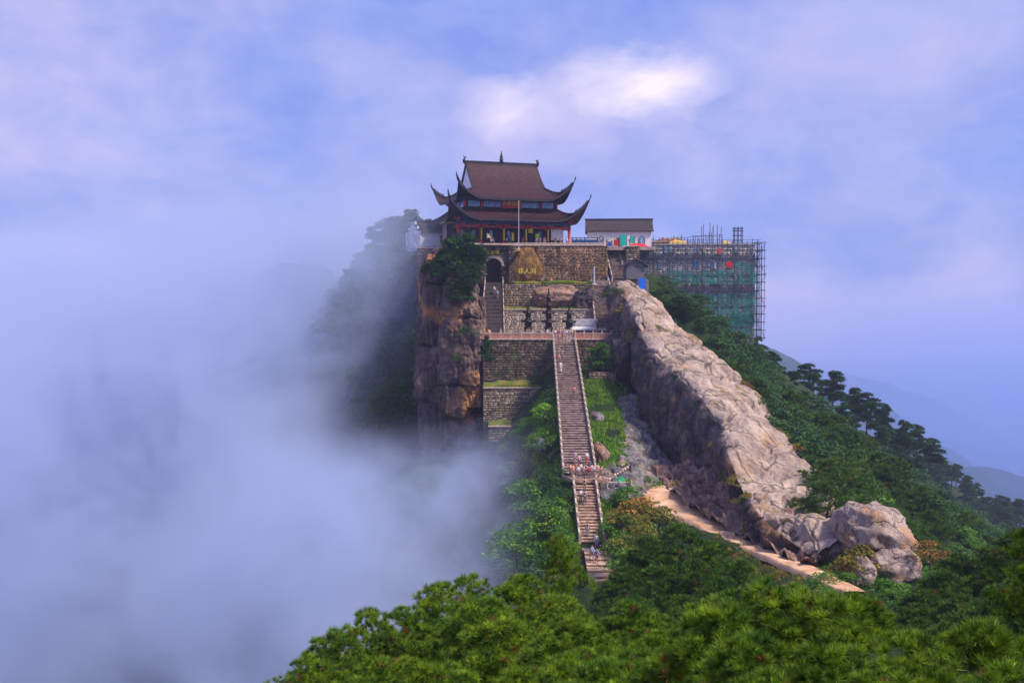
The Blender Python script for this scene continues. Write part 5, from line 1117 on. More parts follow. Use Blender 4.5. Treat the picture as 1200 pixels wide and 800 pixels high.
# starter bars and poles on top, tarpaulins, red lanterns, hoist tower
rb = empty('rebar_rods', (X(800), Yb + 2, Z(286))); tag(rb, 'row of thin upright reinforcing rods and poles on the roof of the unfinished building', 'rods')
for i in range(44):
    c_ = 768 + i * 2.1 + rng.uniform(-1, 1); h = (rng.uniform(6, 12) if c_ < 825 else rng.uniform(12, 28) if c_ < 850 else rng.uniform(3, 8)) * bs; mb = MB(); mb.tube([(0, 0, 0), (rng.uniform(-.1, .1), 0, h)], .075, 4); mb.build('rod', m_pole, rb).location = (X(c_) - rb.location.x, rng.uniform(0, 4), 0)
for (c0, r0, c1, r1) in ((795, 278, 850, 274), (812, 275, 848, 276), (770, 281, 800, 280)): mb = MB(); mb.tube([(X(c0) - rb.location.x, 1, Z(r0) - rb.location.z), (X(c1) - rb.location.x, 1, Z(r1) - rb.location.z)], .06, 4); mb.build('rod', m_pole, rb)
t = empty('hoist_tower', (X(866.5), Yb + 1.5, Z(286))); tag(t, 'short cluster of vertical poles standing above the right half of the building', 'tower')
for k in range(6): mb = MB(); mb.tube([((k % 3 - 1) * .8, (k // 3) * 1.2, 0), ((k % 3 - 1) * .8, (k // 3) * 1.2, (Z(265) - Z(286)))], .09, 5); mb.build('pole', m_pole, t)
for z in (.9, 1.9, 2.9, 3.4): mb = MB(); mb.tube([(-1.1, 0, z), (1.1, 0, z)], .07, 4); mb.tube([(-1.1, 1.2, z), (1.1, 1.2, z)], .07, 4); mb.build('crossbar', m_pole, t)
m_tarpy = plain('ochre_tarpaulin', (0.62, 0.40, 0.10), .2, .8, 1.0)
def heap(px0, px1, pt_, pb, Y, mat, lab, name='tarpaulin'):
    a, b2 = X(px0, Y), X(px1, Y); z0, h = Z(pb, Y), Z(pt_, Y) - Z(pb, Y); V = []; n, m_ = 14, 8
    for j in range(m_ + 1):
        for i in range(n + 1): u, v = i / n, j / m_; V.append((a + (b2 - a) * u, Y + 2.4 * v, z0 + h * (math.sin(math.pi * min(max(u, .001), .999)) ** .6) * (math.sin(math.pi * v) ** .6) * (.8 + .3 * float(vn(u * 6, v * 5, px0 * 1.0)))))
    o = link(name, npmesh(name, V, grid_faces(n + 1, m_ + 1), mat, True)); tag(o, lab, 'tarpaulin')
heap(783, 806, 279, 286, Yb, m_tarpy, 'ochre tarpaulin heaped on the roof of the unfinished building'); heap(764, 806, 277, 284.5, Yb + 2.5, m_plank, 'brown sheeting over a pile behind the ochre tarpaulin'); heap(845, 858, 281, 286, Yb, m_tarpy, 'small ochre cover left of the hoist poles')
heap(735, 760, 284, 289, 211, m_redc, 'reddish cover on the wall top beside the vendor stalls')
for px, py, lab in ((843, 294, 'pale red round sheet on the upper scaffold level'), (854.5, 310, 'bright red round sheet on the second scaffold level')):
    a = P(px, py, Yb - 1.7); mb = MB(); mb.lathe([(.05, -.06), (.7, -.04), (.72, 0), (.7, .04), (.05, .06)], 14); o = mb.build('red_disc', m_redc if px > 850 else plain('faded_red', (0.40, 0.08, 0.09), .2, .7, 2.0)); o.location = a; o.rotation_euler = (math.pi / 2, 0, 0); tag(o, lab, 'disc')
# ------------------------------------------------------------------ little hut at the head of the slab and its blue door
Yh = 197.0; p = P(744.5, 327, Yh); hu = empty('plank_hut', tuple(p), R(6)); tag(hu, 'small grey plank hut with peaked roof at the top end of the slab', 'hut'); hs = Yh / FOC; hw = 10.5 * hs; hh = 17 * hs
m_gplank = plain('weathered_grey_planks', (0.15, 0.14, 0.16), .35, .85, 3.0)
n = 11
for k in range(n):
    x0 = -hw + 2 * hw * k / n; x1 = x0 + 2 * hw / n - .03; f = lambda x: hh + (1 - abs(x) / hw) * 5.5 * hs
    mb = MB(); mb.add([(x0, 0, 0), (x1, 0, 0), (x1, 0, f(x1)), (x0, 0, f(x0)), (x0, .08, 0), (x1, .08, 0), (x1, .08, f(x1)), (x0, .08, f(x0))], [(0, 1, 2, 3), (4, 7, 6, 5), (0, 4, 5, 1), (1, 5, 6, 2), (2, 6, 7, 3), (3, 7, 4, 0)]); mb.build('plank', m_gplank, hu)
mb = MB(); mb.box(-hw + .05, hw - .05, .1, 3.2, 0, hh - .1); mb.build('wall', m_gplank, hu)
for s in (-1, 1):
    mb = MB(); pr = [(s * (hw + .7), hh - .45), (s * (hw + .75), hh - .3), (0, hh + 5.6 * hs + .25), (0, hh + 5.6 * hs + .05)]; mb.prism(pr, -.5, 3.6); mb.build('roof', m_eave, hu)
p = P(752.5, 341, 194.5); t = empty('blue_door', tuple(p), R(6)); tag(t, 'bright blue panel door standing at the top edge of the slab', 'door'); mb = MB(); mb.box(-.72, .72, 0, .1, 0, 2.45); mb.build('leaf', plain('bright_blue_paint', (0.01, 0.13, 0.62), .12, .4, 2.0), t); mb = MB(); mb.box(-.85, -.725, -.03, .14, 0, 2.6); mb.box(.725, .85, -.03, .14, 0, 2.6); mb.box(-.85, .85, -.03, .14, 2.602, 2.72); mb.build('frame', m_gplank, t); mb = MB(); mb.box(.5, .58, -.08, -.002, 1.1, 1.25); mb.build('handle', m_galv, t)
mb = MB(); mb.box(X(733, 198), X(760, 198), 198, 205, Z(345, 198) - 3, Z(327.5, 198)); o = mb.build('hut_footing', m_st_grey); tag(o, 'stone footing under the little plank hut', 'footing')

# ------------------------------------------------------------------ people
m_skin = plain('skin', (0.55, 0.34, 0.24), .06, .6, 5.0); m_hair = plain('black_hair', (0.012, 0.010, 0.010), .2, .5, 5.0); m_shoe = plain('dark_shoes', (0.03, 0.03, 0.035), .2, .6, 5.0)
CL = {n_: plain('cloth_' + n_, c_, .12, .8, 5.0) for n_, c_ in dict(white=(.72, .72, .74), red=(.58, .03, .04), blue=(.05, .12, .45), lightblue=(.25, .45, .75), navy=(.02, .03, .10), black=(.018, .018, .022), grey=(.22, .22, .25), orange=(.70, .25, .05), purple=(.25, .12, .42), pink=(.75, .30, .38), green=(.05, .30, .12), tan=(.45, .34, .22), yellow=(.80, .62, .08)).items()}
def person_meshes(pose):
    """one continuous body with five fingered hands; clothes are shells that follow it"""
    sit = pose == 'sit'; bend = .25 if pose == 'walk' else 0.0; up = pose == 'arm'
    hz = .95 if not sit else .50
    V = []; E = []; Rr = []
    def v(p, r_, par=None):
        V.append(tuple(p)); Rr.append(r_)
        if par is not None: E.append((par, len(V) - 1))
        return len(V) - 1
    pel = v((0, 0, hz), .125); sp1 = v((0, -.01 - bend * .1, hz + .2), .115, pel); ch = v((0, -.03 - bend * .25, hz + .42), .135, sp1); nk = v((0, -.04 - bend * .35, hz + .56), .055, ch); hd0 = v((0, -.06 - bend * .42, hz + .64), .075, nk); hd = v((0, -.07 - bend * .45, hz + .73), .088, hd0); v((0, -.06 - bend * .45, hz + .80), .065, hd)
    v((0, -.17 - bend * .45, hz + .70), .016, hd)                      # nose
    for s in (-1, 1): v((s * .095, -.06 - bend * .45, hz + .71), .017, hd)  # ears
    cloth = {'sh': [(0, 0, hz - .03), (0, -.01 - bend * .1, hz + .2), (0, -.03 - bend * .25, hz + .42), (0, -.04 - bend * .33, hz + .52)]}
    arms = []
    for s in (-1, 1):
        sh = v((s * .17, -.03 - bend * .25, hz + .46), .062, ch)
        if up and s > 0: el = (s * .30, -.16, hz + .32); wr = (s * .24, -.36, hz + .50)
        elif sit: el = (s * .24, -.10, hz + .20); wr = (s * .12, -.34, hz + .16)
        else: el = (s * .25, .04 - bend * .3 * s, hz + .20); wr = (s * .27, -.07 - bend * s, hz - .03)
        e_ = v(el, .043, sh); w_ = v(wr, .030, e_); d = (Vector(wr) - Vector(el)).normalized(); side = Vector((1, 0, 0)) * s; pl = Vector(wr) + d * .06; pm = v(pl, .030, w_)
        for k, l in enumerate((.060, .072, .066, .050)):
            b0 = pl + d * .03 + Vector((0, 1, 0)) * (k - 1.5) * .019; a = v(b0, .0085, pm); v(b0 + d * l * .55 + Vector((-s * .012, 0, 0)), .008, a); v(b0 + d * l + Vector((-s * .03, 0, 0)), .007, len(V) - 1)
        th = pl - d * .02 + Vector((0, -1, 0)) * .035; a = v(th, .010, w_); v(th + d * .03 + Vector((0, -.018, 0)), .009, a)
        arms.append([(s * .15, -.03 - bend * .25, hz + .46), el, tuple(Vector(el).lerp(Vector(wr), .85))])
    legs = []
    for s in (-1, 1):
        hp = v((s * .09, 0, hz - .08), .095, pel)
        if sit: kn = (s * .12, -.42, hz); an = (s * .12, -.44, .09); to = (s * .13, -.60, .04)
        else:
            f = (s * .16) if pose == 'walk' else 0; kn = (s * .10, -.05 - f * 1.2, .50); an = (s * .10, .03 - f * 1.6 + (.08 if f < 0 else 0), .09 + (.05 if f < 0 else 0)); to = (s * .12, an[1] - .15, an[2] - .05)
        k_ = v(kn, .062, hp); a_ = v(an, .042, k_); v(to, .040, a_); legs.append([(s * .085, 0, hz - .05), kn, tuple(Vector(an) + Vector((0, 0, .03))), an, to])
    body = skin_thing('body', V, E, Rr, m_skin, sub=0, root=pel)
    Vs = list(cloth['sh']); Es = [(0, 1), (1, 2), (2, 3)]; Rs = [.15, .135, .16, .075]
    for a in arms: i = len(Vs); Vs += a; Es += [(2, i), (i, i + 1), (i + 1, i + 2)]; Rs += [.078, .060, .046]
    shirt = skin_thing('shirt', Vs, Es, Rs, CL['white'], sub=1)
    Vt = [(0, 0, hz + .02)]; Et = []; Rt = [.135]
    for l in legs: i = len(Vt); Vt += l[:3]; Et += [(0, i), (i, i + 1), (i + 1, i + 2)]; Rt += [.105, .080, .062]
    trous = skin_thing('trousers', Vt, Et, Rt, CL['navy'], sub=1)
    mb = MB()
    for l in legs: mb.tube([Vector(l[3]) + Vector((0, .05, -.05)), Vector(l[3]) + Vector((0, -.02, -.045)), Vector(l[4]) + Vector((0, -.02, -.01))], [.045, .052, .035], 8)
    shoes = mb.me('shoes', m_shoe, True)
    c_ = Vector((0, -.045 - bend * .45, hz + .755)); mb = MB(); VV = []; FF = []
    for j in range(6):
        ph = math.pi / 2 * (1 - j / 4.2)
        for i in range(12): t = 2 * math.pi * i / 12; fr = 1.0 if math.sin(t) > -.35 else (.96 if j < 4 else .7); VV.append((c_.x + .104 * math.cos(ph) * math.cos(t), c_.y + .115 * math.cos(ph) * math.sin(t), c_.z + .10 * math.sin(ph) * (1 if ph > 0 else .9) - (0 if math.sin(t) > -.35 or j < 4 else -.04)))
    for j in range(5):
        for i in range(12): FF.append((j * 12 + i, j * 12 + (i + 1) % 12, (j + 1) * 12 + (i + 1) % 12, (j + 1) * 12 + i))
    hair = pymesh('hair', VV, FF, m_hair, True)
    mb = MB(); mb.box(-.16, .16, .10, .26, hz + .08, hz + .50); mb.box(-.12, .12, .262, .30, hz + .12, hz + .30); pack = mb.me('backpack', CL['red'])
    return dict(body=body, shirt=shirt, trousers=trous, shoes=shoes, hair=hair, backpack=pack)
PM = {k: person_meshes(k) for k in ('stand', 'walk', 'arm', 'sit')}
def person(loc, pose, rz, shirt, trousers, label, pack=None, h=1.0, group=None):
    t = empty('person', loc, rz); t.scale = (h, h, h); tag(t, label, 'person', group); M_ = PM[pose]
    link('body', M_['body'], t); link('shoes', M_['shoes'], t); link('hair', M_['hair'], t)
    for nm, mt in (('shirt', shirt), ('trousers', trousers)) + ((('backpack', pack),) if pack else ()):
        c_ = link(nm, M_[nm], t); c_.material_slots[0].link = 'OBJECT'; c_.material_slots[0].material = CL[mt]
    return t
FL = [((679.5, 556, 134.5), (661, 401, 184)), ((693.5, 636, 118.5), (685.5, 568, 131.5)), ((705, 692, 105.5), (700.5, 644, 116.8))]
def on_stair(px, py):
    """standing point on whichever flight or landing lies at this picture row"""
    if py <= 401: return None
    for a, b2 in FL:
        if b2[1] <= py <= a[1]:
            A_, B_ = P(*a), P(*b2); best = min((abs((A_.lerp(B_, k / 400)).z - P(600, py, A_.lerp(B_, k / 400).y).z), k) for k in range(401))[1]; q = A_.lerp(B_, best / 400); q.z += .14; return Vector(((px - 600) / FOC * q.y, q.y, q.z))
    if 556 < py < 568: Y = 134.4 - (py - 556) / 12 * 2.6; return Vector(((px - 600) / FOC * Y, Y, P(0, 557, 134.4).z))
    Y = 117.6; return Vector(((px - 600) / FOC * Y, Y, P(0, 644, 116.9).z + .02))
ppl = [(678, 566, 'stand', 3.1, 'white', 'navy', 'in white, standing left of the middle of the crowded landing', None), (672, 562, 'stand', 3.5, 'orange', 'grey', 'in orange at the left end of the crowded landing', None), (675, 560, 'walk', 0, 'red', 'black', 'in red behind the white shirted one on the landing', None),
  (684, 565, 'stand', 2.8, 'purple', 'navy', 'in purple in the middle of the crowded landing', None), (687, 561, 'arm', 3.0, 'navy', 'black', 'in navy with an arm raised on the landing', None), (690.5, 566, 'stand', 3.3, 'black', 'navy', 'in black near the right balustrade of the landing', 'red'), (694, 562, 'walk', 3.14, 'pink', 'grey', 'in pink in the right part of the crowded landing', None),
  (697, 565, 'stand', 4, 'lightblue', 'navy', 'in light blue at the right side of the crowd', None), (701, 561, 'stand', 3, 'pink', 'tan', 'in pink and tan near the plank steps', None), (705, 565, 'walk', 1.5, 'red', 'navy', 'in red walking towards the plank steps', None), (681, 557.5, 'stand', 3, 'white', 'grey', 'in white at the back of the landing crowd', None),
  (669, 558, 'arm', 4, 'pink', 'navy', 'in pink leaning at the left balustrade of the landing', None), (692, 556, 'walk', 0, 'blue', 'navy', 'in blue leaving the landing upward', 'black'), (679, 548, 'walk', 3.14, 'pink', 'black', 'in pink just above the crowded landing', None), (688, 545, 'walk', 3.14, 'white', 'red', 'in white and red above the landing near the right rail', None), (674, 544, 'walk', 3.14, 'purple', 'grey', 'in purple above the landing near the left rail', None),
  (685.5, 577, 'stand', 3.14, 'black', 'black', 'dressed all in black on the first steps below the landing', None), (686, 592, 'walk', 3.14, 'navy', 'navy', 'dressed all in navy coming down the lower flight', None), (681, 590, 'walk', 3.14, 'white', 'black', 'in a white top and black trousers beside the navy one', None),
  (689, 629, 'stand', 3.14, 'navy', 'blue', 'in navy and blue standing alone on the lower flight', None), (699.5, 641, 'stand', 0, 'white', 'blue', 'in white on the small landing with hands down', None), (694, 657, 'walk', 0.3, 'lightblue', 'navy', 'in light blue climbing the lowest flight, left one of a pair', None), (700, 661, 'walk', 0, 'blue', 'navy', 'in blue climbing the lowest flight, right one of a pair', 'lightblue'),
  (712, 640, 'sit', 4.4, 'black', 'black', 'in black sitting at the right edge of the small landing', 'red'), (673, 466, 'walk', 3.14, 'red', 'navy', 'in red walking alone in the middle of the long flight', None), (657, 437, 'walk', 3.14, 'white', 'white', 'in white on the upper part of the long flight', None), (655, 427, 'walk', 3.14, 'red', 'black', 'in red above the white one on the long flight', None), (658.5, 422, 'walk', 3.14, 'black', 'navy', 'in black high up on the long flight, right of a pair', None), (655, 419, 'walk', 3.14, 'navy', 'grey', 'in navy high up on the long flight, left of a pair', None)]
for px, py, pose, rz, a, b2, lab, pk in ppl:
    q = on_stair(px, py); person(tuple(q), pose, rz + math.pi * 0, a, b2, 'person ' + lab, pk, rng.uniform(.94, 1.04))
# bundles next to the sitting person
for px, py, w_, mt, lab in ((708.5, 640, .35, 'red', 'red bag on the small landing beside the sitting person'), (705.5, 640, .28, 'pink', 'pink bundle on the small landing left of the red bag'), (704, 682, 0, None, '')):
    if not w_: continue
    q = on_stair(px, py); bm = bmesh.new(); bmesh.ops.create_icosphere(bm, subdivisions=3, radius=1)
    for v_ in bm.verts: v_.co = Vector((v_.co.x * w_, v_.co.y * w_ * .8, max(-.8, v_.co.z) * w_ * .8 + w_ * .64)) * (1 + .12 * math.sin(v_.co.x * 5 + v_.co.y * 7))
    me = bpy.data.meshes.new('bag'); bm.to_mesh(me); bm.free(); me.polygons.foreach_set('use_smooth', [True] * len(me.polygons)); t = empty('bag', tuple(q)); tag(t, lab, 'bag'); link('sack', me, t, CL[mt]); mb = MB(); mb.tube([(-.1, 0, w_ * 1.2), (-.06, 0, w_ * 1.5), (.06, 0, w_ * 1.5), (.1, 0, w_ * 1.2)], .02, 5); mb.build('handle', CL['black'], t)
top = [(651, 'white', 'grey', 185.0, 'stand', 'in white at the left side of the stair head'), (654, 'red', 'navy', 184.6, 'arm', 'in red at the stair head, left of the middle'), (656.5, 'pink', 'grey', 186, 'stand', 'in pink deep in the stair head crowd'), (659, 'black', 'navy', 186.4, 'stand', 'in black in the middle of the stair head crowd'), (661, 'blue', 'navy', 184.8, 'walk', 'in blue stepping off the stair head'), (664, 'white', 'navy', 185.6, 'stand', 'in white right of the middle at the stair head'),
  (667, 'lightblue', 'grey', 184.7, 'stand', 'in light blue at the right side of the stair head'), (655.5, 'red', 'red', 183.6, 'walk', 'dressed in red on the topmost steps'), (660, 'red', 'grey', 183.4, 'walk', 'in red and grey on the topmost steps, right'), (670, 'tan', 'navy', 186, 'stand', 'in tan beside the right balustrade end'), (633, 'black', 'navy', 186, 'stand', 'in black behind the left balustrade, left of a pair'), (641.5, 'lightblue', 'navy', 186, 'stand', 'in light blue behind the left balustrade, right of a pair'),
  (586.5, 'navy', 'navy', 186.4, 'stand', 'in navy at the foot of the left shaded stairs'), (573, 'orange', 'grey', 186, 'stand', 'in orange at the left end of the terrace')]
for px, a, b2, Y, pose, lab in top:
    z = Z_T + .02 if Y > 184.2 else P(0, 401, 184).z + (Y - 184) * .3 + .1; person(((px - 600) / FOC * Y, Y, z), pose, rng.uniform(-.6, .6) + (0 if px % 2 < 1 else math.pi), a, b2, 'person ' + lab, None, rng.uniform(.94, 1.04))
q0, q1 = P(577, 392, 189), P(579, 331, 203.8)
for u, px, a, b2, lab in ((.74, 579, 'white', 'navy', 'in white climbing the left shaded stairs, higher one'), (.66, 582.5, 'lightblue', 'navy', 'in light blue climbing the left shaded stairs, lower one')):
    q = q0.lerp(q1, u); person(((px - 600) / FOC * q.y, q.y, q.z + .16), 'walk', math.pi * 0, a, b2, 'person ' + lab)
tp = [(594, 'white', 'black'), (598.5, 'grey', 'navy'), (613, 'red', 'navy'), (617, 'blue', 'grey'), (629, 'white', 'navy'), (633, 'purple', 'black'), (638, 'navy', 'navy'), (651, 'black', 'grey'), (657, 'lightblue', 'navy'), (664, 'white', 'blue'), (676, 'black', 'navy'), (680, 'navy', 'navy'), (700, 'grey', 'navy'), (706, 'black', 'black'), (711, 'purple', 'navy'), (717, 'yellow', 'grey'), (738, 'navy', 'grey')]
wh = ['left of the yellow board columns', 'beside the left middle column', 'right of the flagpole', 'between flagpole and second column', 'below the yellow banner', 'just right of the yellow banner', 'below the lime banner', 'in front of the fourth bay', 'left of the pale panel', 'in front of the pale panel', 'behind the blue railing, left', 'behind the blue railing, middle', 'beside the left arched window', 'in front of the left arched window', 'beside the blue stall cloth', 'in bright yellow before the white building', 'beside the small teal cloth']
for (px, a, b2), w_ in zip(tp, wh):
    Y = 205.6 if px < 672 else 207.5; person(((px - 600) / FOC * Y, Y, Z_P), 'stand' if px % 2 < 1 else 'arm', rng.uniform(-.8, .8), a, b2, f'person in {a} on the temple terrace, {w_}')
q = P(735.5, 326, 202.5); person(((736.5 - 600) / FOC * 201.5, 201.5, P(0, 329, 203.8).z), 'stand', 0, 'yellow', 'tan', 'person in yellow beside the plank hut on the right stair landing')
# ------------------------------------------------------------------ vegetation
PINE = [(0.018, 0.060, 0.006), (0.12, 0.235, 0.010), (0.25, 0.37, 0.018)]
m_pine_near = leaf_mat('pine_needles_fresh', PINE, 3.2, 0.18, ((0.20, 0.075, 0.02), 0.02))
m_pine_mid = leaf_mat('pine_needles', [(0.020, 0.068, 0.008), (0.060, 0.145, 0.010), (0.135, 0.235, 0.016)], 1.1, 0.15, ((0.16, 0.075, 0.02), 0.015))
m_pine_far = leaf_mat('dark_pine_needles', [(0.010, 0.045, 0.015), (0.026, 0.095, 0.018), (0.065, 0.165, 0.022)], 0.2, 0.15)
m_bush_g = leaf_mat('bright_green_leaves', [(0.03, 0.10, 0.01), (0.08, 0.22, 0.015), (0.19, 0.34, 0.03)], 0.5, 0.3)
m_bush_y = leaf_mat('yellow_autumn_leaves', [(0.07, 0.10, 0.01), (0.20, 0.19, 0.015), (0.40, 0.30, 0.03)], 0.5, 0.3)
m_bush_o = leaf_mat('orange_autumn_leaves', [(0.10, 0.08, 0.012), (0.28, 0.15, 0.02), (0.44, 0.25, 0.035)], 0.6, 0.3)
m_bush_d = leaf_mat('dark_green_leaves', [(0.012, 0.05, 0.012), (0.03, 0.10, 0.016), (0.08, 0.17, 0.025)], 0.4, 0.25)
m_grass = leaf_mat('hill_grass', [(0.07, 0.20, 0.01), (0.15, 0.36, 0.015), (0.26, 0.42, 0.03)], 0.3, 0.3)
m_grass_dry = leaf_mat('dry_grass', [(0.14, 0.13, 0.03), (0.28, 0.22, 0.04), (0.40, 0.30, 0.06)], 0.4, 0.3)
m_bark = plain('pine_bark', (0.10, 0.065, 0.045), 0.4, 0.9, 8.0, 0.5)

def blades(P0, D, length, width, nb, spread, rg):
    """needles bristling from points P0 around directions D; the needles of one tuft share their root point"""
    n = len(P0); D = D / (np.linalg.norm(D, axis=1, keepdims=True) + 1e-9)
    Dn = np.repeat(D, nb, 0); O = np.repeat(P0, nb, 0)
    d = Dn + rg.normal(size=(n * nb, 3)) * spread; d /= np.linalg.norm(d, axis=1, keepdims=True)
    s = np.cross(d, rg.normal(size=(n * nb, 3))); s /= np.linalg.norm(s, axis=1, keepdims=True) + 1e-9
    L = (np.repeat(np.atleast_1d(length) * np.ones(n), nb) * rg.uniform(0.7, 1.15, n * nb))[:, None]
    w_ = width * rg.uniform(1.2, 2.4, (n * nb, 1))
    A = O + d * L * .28 + s * w_; T = O + d * L
    V = np.concatenate([P0, np.stack([A, T], 1).reshape(-1, 3)])
    k = np.arange(n * nb); F = np.stack([k // nb, n + 2 * k, n + 2 * k + 1], 1)
    return V, F
def leaves(P0, N_, size, rg):
    """small diamond leaves facing roughly N_"""
    n = len(P0); a = rg.normal(size=(n, 3)); nn = N_ + 0.7 * rg.normal(size=(n, 3)); nn /= np.linalg.norm(nn, axis=1, keepdims=True)
    t = np.cross(nn, a); t /= np.linalg.norm(t, axis=1, keepdims=True) + 1e-9; b = np.cross(nn, t)
    s = (size * rg.uniform(0.6, 1.3, n))[:, None]
    return np.stack([P0 - t * s, P0 + b * s * .5, P0 + t * s, P0 - b * s * .5], 1).reshape(-1, 3)
def pads_points(pads, per, rg, up=0.35):
    """points and outward directions on the upper shells of flattened ellipsoid pads (cx,cy,cz,rx,ry,rz)"""
    Ps, Ds = [], []
    for (cx, cy_, cz, rx, ry, rz) in pads:
        k = max(4, int(per * (rx * ry + rx * rz + ry * rz) / 3)); d = rg.normal(size=(k, 3)); d /= np.linalg.norm(d, axis=1, keepdims=True)
        d[:, 2] = np.where(d[:, 2] < -0.25, -d[:, 2], d[:, 2]); r_ = rg.uniform(0.72, 1.04, (k, 1))
        Ps.append(np.array([cx, cy_, cz]) + d * r_ * np.array([rx, ry, rz])); Ds.append(d / np.array([rx, ry, rz]) * min(rx, ry, rz) + np.array([0, 0, up]))
    return np.concatenate(Ps), np.concatenate(Ds)
def trunk_mesh(name, h, r0, limbs, lean=(0, 0), n=7):
    mb = MB(); pts = []; m_ = 8
    for i in range(m_ + 1):
        t = i / m_; pts.append((lean[0] * t * t + 0.05 * h * math.sin(t * 5) * t * .4, lean[1] * t * t, h * t - (0.6 if i == 0 else 0)))
    mb.tube(pts, [r0 * (1.25 if i == 0 else 1 - 0.8 * i / m_) for i in range(m_ + 1)], n)
    for (t, end) in limbs:
        i = t * m_; a = Vector(pts[int(i)]).lerp(Vector(pts[min(m_, int(i) + 1)]), i % 1); e_ = Vector(end); mid = a.lerp(e_, .5) + Vector((0, 0, -0.06 * (e_ - a).length + .05)); r_ = r0 * (1 - .75 * t) * 0.5
        mb.tube([a, mid, e_], [r_, r_ * .7, r_ * .25], 5, False)
    return mb.me(name, m_bark, True)
# --- near pines: bushy domes of upturned tufts
def near_crown(seed, R_=2.4, H=2.6, ntuft=1500, nb=24, tl=0.15, tw=0.0042, mat=None, low=-0.15):
    rg = np.random.default_rng(seed); pads = []
    for k in range(44):
        t = (k + rg.uniform(0, 1)) / 44; a = rg.uniform(0, 2 * math.pi); q = (1 - t) ** .7 * rg.uniform(.45, 1.0); zz = H * (t * .95) + .12 * H * (1 - q) * (1 - t)
        s = rg.uniform(0.50, 0.80) * R_ / 2.4 * (1.25 - .55 * t); pads.append((q * R_ * math.cos(a), q * R_ * math.sin(a), zz, s, s, s * rg.uniform(.28, .5)))
    P0, D = pads_points(pads, 1.0, rg); tot = sum((p[3] * p[4] + 2 * p[3] * p[5]) / 3 for p in pads)
    P0, D = pads_points(pads, ntuft / tot, rg, 0.7)
    keep = rg.random(len(P0)) < 0.7 + 0.3 * (fbm(P0[:, 0] * 1.6, P0[:, 1] * 1.6, P0[:, 2] * 1.6 + seed, 2) > -0.1); P0, D = P0[keep], D[keep]
    V, F = blades(P0, D, tl * rg.uniform(.7, 1.3, len(P0)), tw, nb, 0.62, rg)
    return npmesh('crown', V, F, mat), pads
def make_tree_mesh(kind, seed):
    rg = np.random.default_rng(seed)
    if kind == 'near': cr, pads = near_crown(seed, 1.6, 2.8, 1350, 44, 0.15, 0.0050, m_pine_near); tr = trunk_mesh('trunk', 1.1, 0.10, [(rg.uniform(.2, .9), (p[0] * .9, p[1] * .9, p[2] - .1)) for p in pads[:26]])
    elif kind == 'close': cr, pads = near_crown(seed, 1.05, 1.45, 640, 80, 0.125, 0.0030, m_pine_near); tr = trunk_mesh('trunk', .6, 0.06, [(rg.uniform(.2, .9), (p[0] * .9, p[1] * .9, p[2] - .1)) for p in pads[:26]])
    elif kind == 'mid': cr, pads = near_crown(seed, 2.2, 3.1, 1100, 20, 0.30, 0.015, m_pine_mid); tr = trunk_mesh('trunk', 1.5, 0.14, [(rg.uniform(.2, .9), (p[0] * .9, p[1] * .9, p[2] - .1)) for p in pads[:20]])
    elif kind in ('tall', 'round', 'cone'):
        pads = []; H = {'tall': 11.0, 'round': 7.0, 'cone': 9.5}[kind]; n_ = {'tall': 15, 'round': 26, 'cone': 26}[kind]
        for k in range(n_):
            t = (k + rg.uniform(0, .8)) / n_
            if kind == 'tall': z = H * (0.42 + 0.56 * t); rad = (0.28 + 1.0 * math.sin(math.pi * min(1, 1.15 - t) * .62)) * 1.7; s = rg.uniform(.9, 1.5) * (1.15 - .5 * t); fl = .28
            elif kind == 'round': z = H * (0.18 + 0.78 * t); rad = 2.6 * math.sqrt(max(0, 1 - (2 * t - .75) ** 2 / 1.7)) ; s = rg.uniform(.9, 1.4); fl = .6
            else: z = H * (0.15 + 0.82 * t); rad = 2.7 * (1 - t) ** .75; s = rg.uniform(.7, 1.2) * (1.2 - .6 * t); fl = .4
            a = rg.uniform(0, 2 * math.pi); q = rg.uniform(.35, 1); pads.append((rad * q * math.cos(a), rad * q * math.sin(a), z, s * 1.1, s * 1.1, s * fl))
        tot = sum((p[3] * p[4] + 2 * p[3] * p[5]) / 3 for p in pads); P0, D = pads_points(pads, 850 / tot, rg, 0.25)
        V, F = blades(P0, D, 0.75, 0.085, 9, 0.55, rg); cr = npmesh('crown', V, F, m_pine_far)
        tr = trunk_mesh('trunk', H * .95, 0.20, [(max(.1, min(.95, p[2] / H - .06)), (p[0] * .85, p[1] * .85, p[2])) for p in pads])
    elif kind == 'bush':
        pads = [];
        for k in range(16):
            a = rg.uniform(0, 2 * math.pi); q = math.sqrt(rg.uniform()); s = rg.uniform(.35, .6); pads.append((q * 1.1 * math.cos(a), q * 1.1 * math.sin(a), (1 - q * q) * 1.2 + .1, s, s, s * .8))
        P0, D = pads_points(pads, 330, rg, .3); V = leaves(P0, D, 0.085, rg); cr = npmesh('crown', V, np.arange(len(V)).reshape(-1, 4), m_bush_g)
        tr = trunk_mesh('stem', 1.0, 0.05, [(.3, (p[0], p[1], p[2])) for p in pads[:9]])
    elif kind == 'broad':
        pads = []
        for k in range(22):
            a = rg.uniform(0, 2 * math.pi); t = rg.uniform(); q = math.sqrt(rg.uniform()) * math.sin(math.pi * (0.15 + .8 * t)); s = rg.uniform(.6, 1.0); pads.append((q * 2.2 * math.cos(a), q * 2.2 * math.sin(a), 1.4 + 3.4 * t, s, s, s * .7))
        P0, D = pads_points(pads, 150, rg, .3); V = leaves(P0, D, 0.17, rg); cr = npmesh('crown', V, np.arange(len(V)).reshape(-1, 4), m_bush_d)
        tr = trunk_mesh('trunk', 4.2, 0.13, [(rg.uniform(.3, .9), (p[0] * .9, p[1] * .9, p[2])) for p in pads])
    return cr, tr
